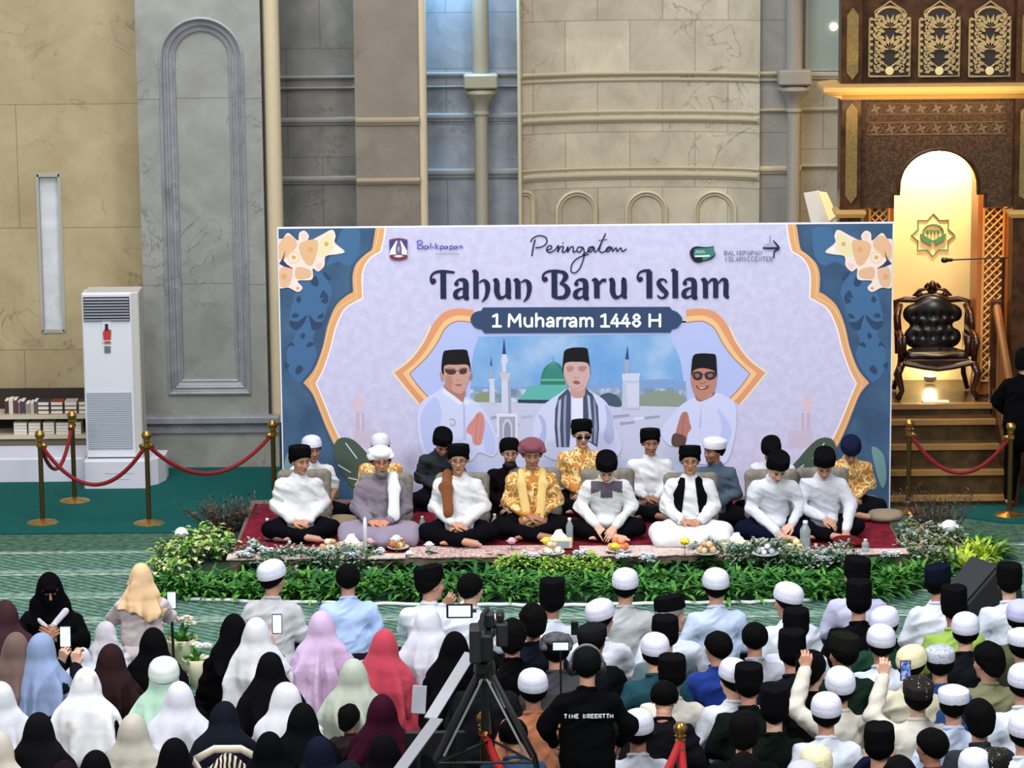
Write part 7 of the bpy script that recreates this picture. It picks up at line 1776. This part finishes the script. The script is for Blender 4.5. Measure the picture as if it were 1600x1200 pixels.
for (px, py, var, cap, top, label) in MEN:
    kw = {}
    rs_ = random.Random(px*7+py); kw['yaw'] = rs_.uniform(-.12, .12)
    if cap == 'hair': kw['hair'] = 'full'; cap = None
    elif cap == 'hairp': kw['cap_mat'] = patterned('grey_headcloth', [(.3, '#16161a'), (.5, '#55555c'), (.7, '#24242a')], 16, 'noise'); cap = 'turban'
    elif cap == 'kufi2': kw['cap_mat'] = '#17181c'; cap = 'kufi'
    elif cap == 'kufib': kw['cap_mat'] = KB; cap = 'kufi'
    elif cap == 'kufi' and px in (1469, 1597): kw['cap_mat'] = KG if px == 1469 else None
    if px == 1466: kw['cap_mat'] = '#0e1222'
    if px == 1594 or px == 1254: kw['cap_mat'] = '#b4b4d6'
    if px == 1425 or px == 1276: kw['cap_mat'] = patterned('cream_knit', [(.3, '#b8b08a'), (.6, '#e4dcb4')], 120, 'noise')
    if px == 1318: kw['cap_mat'] = '#141812'
    kw['skin_c'] = rs_.choice((SKIN_A, SKIN_B, SKIN_B, SKIN_C)) if px != 1047 else '#c99a86'
    if px == 1047: kw['hair'] = 'grey'
    ROOT[(px, py)] = man(px, py, var, cap, top, label, **kw)

# ---- women
WFIG = {}
for k, (ln, hp_, hy_) in {'n': (.1, .05, 0), 'l': (.08, .1, .6), 'r': (.08, .1, -.6), 'b': (.2, .35, 0)}.items():
    WFIG[k] = figure('wom_'+k, lean=ln, hp=hp_, hy=hy_, arms=A2(ex=.225), seed=50, lower='sarong', feet=False, fat=.98)
WFIG['p'] = figure('wom_p', lean=.08, hp=.05, hy=.1, arms=arms_up(), seed=52, lower='sarong', feet=False)
SC = {}
def sc(fk, style, seed):
    k = (fk, style, seed)
    if k not in SC: F = WFIG[fk]; SC[k] = scarf('scarf_%s_%s' % (fk, style), F['head'] @ Matrix.Scale(1.06, 4), F['nb'], .1, style, seed)
    return SC[k]
def woman(px, py, fk, style, col, dress, label, yaw=0, s=1.05, seed=1, skin_c=SKIN_A, face=False):
    F = WFIG[fk]
    r = person(F, px, py, 0, s, (0 if face else PI)+yaw, label, skin_c=skin_c, cap=None, top=dress, low=dress, scarf_me=sc(fk, style, seed), scarf_mat=col, headscale=1.06, top_name='dress', low_name='skirt', hair=None)
    ROOT[(px, py)] = r; return r
PWHT = patterned('white_printed_scarf', [(.3, '#a59f92'), (.42, '#d8d8dc'), (.7, '#e6e8ee')], 5, 'noise', .9)
D = '#0a0a0e'
WOMEN = [
 (8, 935, 'l', 'short', '#3d262c', '#241a1c', 'woman in dark maroon headscarf at the left edge', 0, 1),
 (24, 985, 'n', 'long', '#6a5650', '#5a4a44', 'woman in brown headscarf at the left edge beside the blue grey one', 0, 2),
 (65, 986, 'p', 'short', '#8294b8', '#14161c', 'woman in blue grey headscarf holding up a glowing phone', -.5, 3),
 (173, 1003, 'n', 'long', '#2c1c1e', '#171012', 'woman in dark brown headscarf behind the printed white one', 0, 4),
 (239, 977, 'n', 'long', '#0b0b0e', D, 'woman in large black headscarf right of the dark brown one', .1, 5),
 (256, 1030, 'n', 'long', '#a9cbb6', '#3a5a48', 'woman in mint green headscarf with a white cap on top', 0, 6),
 (135, 1040, 'l', 'short', PWHT, D, 'woman in white headscarf with faint beige print over black clothes', -.2, 7),
 (0, 1062, 'n', 'short', '#dcdfe8', D, 'woman in white headscarf cut by the left edge', .2, 8),
 (279, 1061, 'n', 'short', '#dfe2ee', D, 'woman in plain white headscarf in front of the mint green one', .1, 9),
 (208, 1112, 'n', 'long', '#b4b0a4', '#77736a', 'woman in cream grey headscarf near the bottom left', -.1, 10),
 (-4, 1140, 'n', 'short', '#bdb5a8', D, 'woman in beige headscarf in the bottom left corner', -.2, 11),
 (60, 1110, 'n', 'short', '#101014', D, 'woman in black headscarf between the white and cream grey ones', 0, 12),
 (272, 1150, 'n', 'short', '#0a0a0d', D, 'woman in black headscarf at the bottom edge left of the patterned bag', 0, 13),
 (351, 1092, 'b', 'short', '#12161f', '#0c0e14', 'woman in navy black headscarf, head low, above the patterned bag', 0, 14),
 (365, 956, 'n', 'wrap', '#0a0a0c', '#08080b', 'woman in black headscarf and black coat left of the white headscarf', 0, 15),
 (400, 962, 'p', 'long', '#e0e3e8', '#d6dae4', 'woman in white headscarf holding a phone upright', 0, 16),
 (422, 1016, 'n', 'short', '#0c0c10', '#0a0b0f', 'woman in black headscarf in front of the one filming', 0, 17),
 (446, 1062, 'l', 'short', '#e2e4ec', '#e0dcd4', 'woman in white headscarf with cream inner fold, looking aside', .1, 18),
 (473, 1095, 'n', 'short', '#0b0c10', '#0c0f16', 'woman in black headscarf right of the cream folded white one', 0, 19),
 (420, 1140, 'n', 'short', '#08090c', D, 'woman in black headscarf at the bottom, right of the patterned bag', 0, 20),
 (498, 1148, 'n', 'short', '#111626', '#0c101c', 'woman in navy headscarf at the bottom edge', 0, 21),
 (545, 1185, 'n', 'short', '#15171e', D, 'woman in charcoal headscarf at the very bottom edge, left of the steel rail', 0, 22),
 (502, 951, 'n', 'cape', '#c3abcb', '#b49cbc', 'woman in long lavender pink prayer cape', 0, 23),
 (552, 1026, 'n', 'cape', '#a9b2a4', '#9aa394', 'woman in grey green prayer cape', 0, 24),
 (602, 980, 'l', 'cape', '#b03c4e', '#9c3444', 'woman in coral red cape left of the white wrapped one', -.5, 25),
 (668, 945, 'r', 'cape', '#dfe2ee', '#d8dae6', 'person in long white wrap just below the man filming', 0, 26),
 (710, 983, 'n', 'cape', '#08080b', D, 'woman in long black cape left of the tripod', 0, 27),
 (597, 1082, 'n', 'cape', '#33101f', '#2a0d1a', 'woman in burgundy cape at the bottom, left of the steel rail', 0, 28),
 (600, 1143, 'n', 'short', '#0c0a10', D, 'woman in black headscarf before the burgundy cape', 0, 29),
 (149, 1169, 'n', 'short', '#0b0b0f', D, 'woman in black headscarf at the bottom edge, left part', 0, 30),
 (100, 1185, 'n', 'short', '#1a1012', D, 'woman in brown black headscarf in the bottom left part', 0, 31),
 (660, 1175, 'n', 'short', '#0a0a0f', D, 'woman in black at the bottom edge beside the steel rail', 0, 33),
]
for (px, py, fk, st, col, dr, lab, yw, sd) in WOMEN: woman(px, py, fk, st, col, dr, lab, yw, seed=sd % 9)
# woman in black facing the camera, and the one in lace
WFIG['f'] = figure('wom_f', lean=.06, hp=.15, hy=.1, arms=[((.24, -.05, .36), (.07, -.2, .42), 'loose', (-.5, -.2, .5), (.2, -.9, .3)), ((-.24, -.05, .36), (-.06, -.2, .40), 'loose', (.5, -.2, .5), (-.2, -.9, .3))], seed=60, lower='sarong', feet=False, fat=1.05)
r = woman(76, 893, 'f', 'wrap', '#08080b', '#0b0b0f', 'woman in black with covered face, facing the camera, a white scarf at her neck', .1, 1.08, 3, SKIN_C, face=True)
nbw = WFIG['f']['nb']; hd = WFIG['f']['head']
v, f = volume([E(tuple(hd @ Vector((0, -.085, -.05))), (.058, .035, .065), None), E(tuple(hd @ Vector((0, -.08, .045))), (.055, .035, .03), None)], .008, k=.02)
o = bpy.data.objects.new('face_veil', raw_mesh('face_veil', v, f, [cloth('#08080b')])); link(o, r)
v, f = volume([C(nbw+np.array([.12, -.1, .02]), nbw+np.array([.0, -.17, -.1]), .028, .022, sc=(1, .5, 1)), C(nbw+np.array([-.09, -.12, -.03]), nbw+np.array([.0, -.17, -.11]), .018, .02, sc=(1, .5, 1)), C(nbw+np.array([-.0, -.17, -.1]), nbw+np.array([.04, -.19, -.06]), .02, .02), C(nbw+np.array([-.0, -.18, -.1]), nbw+np.array([.02, -.2, -.17]), .018, .012)], .008, k=.01)
o = bpy.data.objects.new('neck_scarf', raw_mesh('neck_scarf', v, f, [cloth('#d8d4e0')])); link(o, r)
WFIG['k'] = figure('wom_k', lean=.04, hp=.05, hy=-.2, legs='upkneel', arms=arms_up(), seed=61, lower='sarong', feet=False, fat=1.05)
r = woman(219, 877, 'k', 'wrap', '#d9b78e', '#cfc4c6', 'kneeling woman in peach headscarf and white lace dress, filming with a phone', .15, .92, 5)
WFIG['c'] = figure('child_c', lean=.1, hp=.1, hy=.9, arms=A2(ex=.225), seed=62, lower='sarong', feet=False)
woman(165, 968, 'c', 'wrap', '#c5c3cc', '#d0d0da', 'child in white lace headscarf looking left beside the kneeling woman', 0, .8, 6)
woman(129, 1010, 'n', 'short', '#d4dae8', '#c4c8d4', 'small child in pale blue white headscarf between the phone and the dark brown headscarf', 0, .62, 7)
person(AV['r'], 546, 1103, 0, .7, PI, 'dark haired child between the grey green and burgundy capes', skin_c=SKIN_C, cap=None, hair='full', top='#2a2024', headscale=1.25)
# white cap over the mint scarf
r = ROOT[(256, 1030)]; add_child(r, 'cap_cover', CAPS['skullcap'], cloth('#e2ece6'), 'white cap worn over the scarf', WFIG['n']['head'] @ Matrix.Scale(1.2, 4))

# standing operator in black, back to the camera, and the steward at the pulpit
FO = figure('operator', lean=.05, hp=.1, hy=-.1, legs='stand', arms=[((.3, -.0, .33), (.24, -.16, .16), 'loose', (-.2, -.5, -.8), (.8, 0, 0)), ((-.3, .0, .33), (-.24, -.16, .16), 'loose', (.2, -.5, -.8), (-.8, 0, 0))], seed=70, fat=1.12, slim_vox=.012)
def standing(px, py, Y, label, **k):
    P = atY(px, py, Y); Mh = FO['head'] @ Matrix.Scale(1.1, 4); top_ = (Mh @ Vector((0, .012, CAP_TOP[k.get('cap')]))).z
    s = P.z/top_; r = person(FO, px, py, 0, s, k.pop('yaw', PI), label, headscale=1.1, **k); return r
op = standing(917, 1008, 20.55, 'standing camera operator in black shirt with headphones, seen from behind', cap='skullcap', cap_mat='#101014', top='#08080a', low='#08080a', skin_c=SKIN_B, top_name='shirt')
Mh = FO['head'] @ Matrix.Scale(1.1, 4)
b = MB(); b.tube([(.1*math.cos(t*PI/12), .012, .02+.125*math.sin(t*PI/12)) for t in range(13)], .012, plain('headphone_grey', '#5a5a60', .4), 8)
for s in (-1, 1): b.lathe([(.02, -.02), (.042, -.014), (.045, .01), (.03, .022)], plain('headphone_pad', '#1a1a1e', .5), 16, xf=Matrix.Translation((s*.1, .012, -.0)) @ Euler((0, s*PI/2, 0)).to_matrix().to_4x4())
q = b.build('headphones', None, smooth=True); q.matrix_world = op.matrix_basis @ Mh; tag(q, 'grey and black headphones worn by the standing operator', 'headphones')
# small white lettering across the shirt back
b = MB(); lw = plain('print_white', '#d8d8d8', .7)
def back_text(txt, x0, z0, h, wd, y):
    g = {'T': [[(0, 1), (1, 1)], [(.5, 1), (.5, 0)]], 'H': [[(0, 0), (0, 1)], [(1, 0), (1, 1)], [(0, .5), (1, .5)]], 'E': [[(1, 1), (0, 1), (0, 0), (1, 0)], [(0, .5), (.8, .5)]], 'M': [[(0, 0), (0, 1), (.5, .4), (1, 1), (1, 0)]], 'U': [[(0, 1), (0, 0), (1, 0), (1, 1)]], 'R': [[(0, 0), (0, 1), (1, 1), (1, .5), (0, .5), (1, 0)]], 'N': [[(0, 0), (0, 1), (1, 0), (1, 1)]], 'D': [[(0, 0), (0, 1), (1, .7), (1, .3), (0, 0)]], 'S': [[(1, 1), (0, 1), (0, .5), (1, .5), (1, 0), (0, 0)]], 'I': [[(.5, 0), (.5, 1)]], 'O': [[(0, 0), (0, 1), (1, 1), (1, 0), (0, 0)]], 'P': [[(0, 0), (0, 1), (1, 1), (1, .5), (0, .5)]], 'B': [[(0, 0), (0, 1), (1, .8), (0, .5), (1, .2), (0, 0)]]}
    x = x0
    for ch in txt:
        for st in g.get(ch, []): b.tube([(x-p[0]*wd, y+abs(x-p[0]*wd)**2*-.0, z0+p[1]*h) for p in st], .0045, lw, 4)
        x -= wd*1.5
tv, tf = FO['top_vf']; zc_ = FO['nb'][2]-.13; sel = (np.abs(tv[:, 2]-zc_) < .015) & (np.abs(tv[:, 0]) < .15); yb_ = tv[sel][:, 1].max()
back_text('TIME BREERTTM', .165, zc_-.014, .026, .018, yb_+.004)
q = b.build('back_print', op); q['label'] = 'small white lettering across the back'
st_ = standing(1588, 545, 31.6, 'person in black standing at the right edge beside the stair rail', cap=None, hair='full', top='#08080a', low='#08080a', skin_c=SKIN_B, yaw=2.6)
p_ = st_.location; st_.location.x += .1

# faint small writing on the back of the tall capped man's white shirt
r = ROOT[(863, 903)]; tv, tf = AV['n']['top_vf']; b = MB(); pm = plain('print_grey', '#6f7f9c', .8)
for (xa, xb_, dz_) in ((.10, .04, -.02), (.02, -.05, -.025), (.09, .0, -.06), (.08, .02, -.10), (-.01, -.07, -.10)):
    zc_ = AV['n']['nb'][2]-.08+dz_; pts = []
    for i in range(7):
        x = lerp(xa, xb_, i/6); m_ = (np.abs(tv[:, 2]-zc_) < .012) & (np.abs(tv[:, 0]-x) < .014); pts.append((x, tv[m_][:, 1].max()+.001, zc_+.003*math.sin(i*2.3)))
    b.tube(pts, .004, pm, 4)
b.build('printed_writing', r)
# ---- phones held up
PHS = plain('phone_screen', '#dfeaf8', .2, emit='#e8f2ff', estr=.35); PHB = plain('phone_black', '#0c0c10', .3)
def phone(px, py, Y, label, w_=.075, h_=.15, tilt=-.1, rz=0, horiz=False, col=None):
    P = atY(px, py, Y); b = MB(); a, c = (h_, w_) if horiz else (w_, h_)
    b.box(-a/2, a/2, 0, .009, -c/2, c/2, PHB, .004); o = empty('phone', P, rz); o.rotation_euler = (tilt, 0, rz); tag(o, label, 'phone'); b.build('phone_body', o)
    b = MB(); b.box(-a/2+.006, a/2-.006, -.002, .0, -c/2+.008, c/2-.008, col or PHS); b.build('screen', o); return o
def near(key, dy=.38): return ROOT[key].location.y+dy
phone(102, 995, near((65, 986)), 'bright phone held up by the woman in the blue grey headscarf', .09, .17)
phone(433, 975, near((400, 962)), 'phone held up by the woman in white, screen glowing', .08, .16)
phone(268, 938, ROOT[(219, 877)].location.y+.35, 'phone on a stick beside the kneeling woman in lace', .08, .15)
_ph = phone(684, 948, 25, 'phone held by the man in white turned right', .085, .14, col=plain('screen_dim', '#8f8a9c', .3)); _r = ROOT[(671, 884)]; _s = _r.scale[0]; _c, _n = math.cos(_r.rotation_euler[2]), math.sin(_r.rotation_euler[2])
_ph.location = _r.location+Vector((_c*-.28*_s-_n*-.22*_s, _n*-.28*_s+_c*-.22*_s, .69*_s))
_ph = phone(876, 1010, 21.7, 'small wide bright phone on a thin stand in front of the patterned head cloth', .07, .12, horiz=True)
b = MB(); b.tube([(0, .012, -.03), (0, .03, -_ph.location.z)], .008, BK, 6); b.lathe([(.12, -_ph.location.z), (.12, -_ph.location.z+.015), (.01, -_ph.location.z+.02)], BK, 18, (0, .03, 0)); b.build('stand', _ph); _ph.rotation_euler[0] = 0
SCB = patterned('screen_picture', [(.35, '#20305c'), (.5, '#5a78c8'), (.65, '#c8d0ee')], 30, 'noise', .3)
phone(1415, 1048, near((1435, 1058), .3), 'phone raised by the man in the black patterned cap, bluish screen', .08, .15, col=SCB)
phone(1387, 1186, near((1374, 1132), .34), 'glowing phone held by the man in navy at the bottom', .09, .17)
phone(898, 982, near((863, 903), -.28), 'dark phone raised in front of the white printed shirt', .06, .11, col=PHB)
q = atY(268, 955, ROOT[(219, 877)].location.y+.36); b = MB(); b.tube([(q.x, q.y, q.z+.03), (q.x+.01, q.y, q.z-.75)], .012, BK, 8); tag(b.build('selfie_stick'), 'black phone stick in front of the kneeling woman', 'stick')

# ---- video camera on tripod
tp = atY(757, 1030, 20.9); TR = empty('tripod', (tp.x, 20.9, 0)); tag(TR, 'black and silver tripod under the video camera, legs spread', 'tripod')
zt_ = tp.z; SIL = plain('tripod_silver', '#a8a8ac', .3, .8)
def lx_(px, py): P = atY(px, py, 20.9); return (P.x-tp.x, P.z)
b = MB(); b.tube([(0, 0, zt_-.5), (0, 0, zt_+.02)], .03, BK, 10); b.lathe([(.06, zt_-.12), (.075, zt_-.08), (.07, zt_-.02), (.05, zt_)], BK, 16); b.build('centre_column', TR)
for sx_, ey in ((-1, -.25), (1, -.25), (.12, .5)):
    kx = sx_*.33; b = MB()
    b.tube([(sx_*.04, 0, zt_-.1), (kx, ey*.7, .78)], .026, BK, 8); b.tube([(kx, ey*.7, .8), (kx*1.55, ey*1.3, .01)], .02, BK, 8)
    o = b.build('leg', TR); bb = MB(); bb.tube([(sx_*.04-.03*sx_, -.04, zt_-.12), (kx-.05*sx_, ey*.7-.04, .8)], .009, SIL, 6); bb.build('leg_tube', o)
b = MB(); b.tube([(-.33, -.175, .74), (.33, -.175, .74)], .01, BK, 6); b.tube([(-.33, -.175, .74), (.04, .35, .74)], .01, BK, 6); b.tube([(.33, -.175, .74), (.04, .35, .74)], .01, BK, 6); b.build('spreader', TR)
b = MB(); b.tube([(0, 0, zt_-.03), (.14, -.35, zt_-.25)], .012, BK, 8); b.build('pan_handle', TR)
VC = empty('video_camera', (tp.x, 20.9, zt_+.02)); tag(VC, 'black video camera on the tripod pointing at the stage', 'video camera'); VC.rotation_euler = (0, 0, 0)
b = MB(); b.box(-.085, .06, -.16, .16, .0, .19, BK, .015); b.box(-.1, -.02, -.2, .0, .0, .24, plain('camera_body', '#17171b', .5), .012); b.build('camera_body', VC)
b = MB(); b.lathe([(.05, 0), (.058, .03), (.058, .12), (.075, .13), (.075, .2), (.06, .2)], BK, 20, xf=Matrix.Translation((.02, .15, .12)) @ Euler((-PI/2, 0, 0)).to_matrix().to_4x4()); b.build('lens', VC, smooth=True, ang=40)
b = MB(); b.tube([(-.02, -.12, .22), (-.01, -.08, .31), (.02, .1, .31), (.03, .16, .2)], .017, BK, 8); b.box(0, .07, -.02, .1, .2, .3, plain('camera_body', '#17171b', .5), .01); b.build('handle', VC)
b = MB(); b.lathe([(.02, 0), (.03, .02), (.03, .15), (.02, .17)], BK, 12, xf=Matrix.Translation((.11, -.02, .27)) @ Euler((-PI/2, 0, 0)).to_matrix().to_4x4()); b.tube([(.06, 0, .2), (.11, 0, .27)], .012, BK, 6); b.build('microphone', VC, smooth=True, ang=40)
b = MB(); b.box(.08, .16, -.06, .04, .08, .24, plain('camera_body', '#17171b', .5), .01); b.build('monitor_arm', VC)

b = MB(); q = atY(718, 955, 20.85)-VC.location; b.box(q.x-.09, q.x+.09, -.05, -.035, q.z-.05, q.z+.05, BK, .004); b.tube([(q.x+.08, -.04, q.z), (-.05, -.04, q.z)], .012, BK, 6); o = b.build('flip_screen', VC)
b = MB(); b.box(q.x-.075, q.x+.075, -.053, -.05, q.z-.038, q.z+.038, PHS); b.build('screen', o)
# ---- steel rails and dark panel left of the tripod
RS = plain('steel_strip', '#8f9096', .45, .5)
def strip(px0, py0, px1, py1, Y0, Y1, w_, label):
    a, c = atY(px0, py0, Y0), atY(px1, py1, Y1); d = (c-a).normalized(); side = Vector((1, 0, 0)); side = (side-d*side.dot(d)).normalized(); up = d.cross(side)
    b = MB(); vs_ = [p+side*u*w_/2+up*t*.012 for p in (a, c) for u in (-1, 1) for t in (0, 1)]
    b.add(vs_, [(0, 1, 3, 2), (4, 6, 7, 5), (0, 4, 5, 1), (2, 3, 7, 6), (0, 2, 6, 4), (1, 5, 7, 3)], RS)
    o = b.build('steel_rail'); bb = MB(); e = c if c.z < a.z else a; bb.tube([a.lerp(c, .5)-Vector((0, -.02, 0)), Vector((a.lerp(c, .5).x, a.lerp(c, .5).y+.05, 0))], .015, BK, 6); bb.build('support', o); return tag(o, label, 'rail')
strip(672, 1122, 735, 1020, 20.6, 21.3, .085, 'short slanting steel rail ending at the tripod head')
strip(622, 1205, 683, 1122, 19.8, 20.5, .085, 'longer slanting steel rail running to the bottom edge, left of the tripod')
a = atY(660, 1170, 21.0); b = MB(); b.box(a.x-.12, a.x+.3, 21.0, 21.04, 0, a.z+.12, plain('case_black', '#0e0e12', .5), .01); tag(b.build('equipment_panel'), 'dark equipment panel behind the steel rails', 'panel')

# ---- bag, bottles and flowers on the carpet among the women
q = atY(356, 1150, 21.0); bg = empty('patterned_bag', (q.x, q.y, 0)); bg.scale = (.92, .9, 1.7); tag(bg, 'tall black and cream patterned bag with pale straps among the women', 'bag')
BP_ = patterned('bag_print', [(.3, '#0d0c0c'), (.48, '#17120f'), (.52, '#c8b8a4'), (.7, '#e4d8c8')], 9, 'wave', .7)
v, f = volume([C((-.2, 0, .1), (.2, 0, .1), .1, .1, sc=(1, 1.0, 1)), C((-.15, 0, .3), (.15, 0, .3), .07, .07, sc=(1, .8, 1)), C((0, 0, .1), (0, 0, .3), .15, .12, sc=(1.2, .6, 1))], .012, k=.05, fold=lambda x, y, z: -.01*ridged(x*6, y*6, z*6, 1), clip=lambda x, y, z: .002-z+0*x+0*y)
o = bpy.data.objects.new('bag_body', raw_mesh('bag_body', v, f, [BP_])); link(o, bg)
STP = plain('strap_cream', '#dccfc0', .7)
for s in (-1, 1): b = MB(); b.tube([(s*.25, -.09, .42), (s*.16, -.12, .33), (s*.04, -.12, .12)], .02, STP, 6); b.build('strap', bg, smooth=True)
b = MB(); b.tube([(-.25, -.09, .42), (-.1, -.05, .46), (.1, -.05, .46), (.25, -.09, .42)], .018, STP, 6); b.build('handle', bg, smooth=True)
q = atZ(70, 1170, .5); 
def bouquet(px, py, label, cols, s=1.0, sd=1):
    p = atZ(px, py, 0); r = empty('bouquet', p, 0, s); tag(r, label, 'flowers'); r_ = random.Random(sd)
    b = MB(); b.lathe([(.04, 0), (.07, .12), (.11, .22), (.1, .22), (.05, .1)], plain('wrap_cream', '#ddd4b8', .7), 18); b.build('wrapping', r, smooth=True)
    b = MB()
    for i in range(22): blade(b, (0, 0, .18), r_.uniform(0, 6.28), .16, .018, r_.uniform(.2, 1.4), 1, G1, 3)
    b.build('foliage', r)
    for c in cols:
        b = MB(); x, y, z = r_.uniform(-.09, .09), r_.uniform(-.07, .07), .26+r_.uniform(0, .08); m = plain('petal_'+c, c, .6)
        for q in range(8): blade(b, (x, y, z), q*.785, .05, .018, .5, .9, m, 3)
        for q in range(6): blade(b, (x, y, z), q*1.05, .035, .015, 1.1, .9, m, 3)
        b.build('bloom', r, smooth=True)
bouquet(284, 1048, 'cream and pink bouquet on the carpet right of the kneeling woman', ['#e6dcc0', '#f0e6d8', '#dcc0c0', '#e8e0c8', '#d8c8b0'], 1.3, 1)
bouquet(308, 1072, 'white and green bouquet beside the cream and pink one', ['#f0f4f0', '#e6f0e0', '#f4f4ec'], 1.1, 2)
b = MB(); p = atZ(1270, 1012, .12); b.lathe([(.001, 0), (.26, .01), (.3, .03), (.27, .045), (.001, .06)], plain('mint_cloth', '#7cc4b0', .8), 30, (p.x, p.y, 0)); tag(b.build('round_mat', smooth=True), 'round mint green mat on the carpet behind the black capped men', 'mat')
b = MB(); p = atY(655, 1093, 21.6); b.box(-.05, .05, 0, .02, -.1, .1, plain('paper_white', '#a8acb8', .7), .004); o = b.build('paper_folder'); o.location = p; o.rotation_euler = (-.3, .1, .1); tag(o, 'white folder held upright at the edge of the coral cape', 'folder')
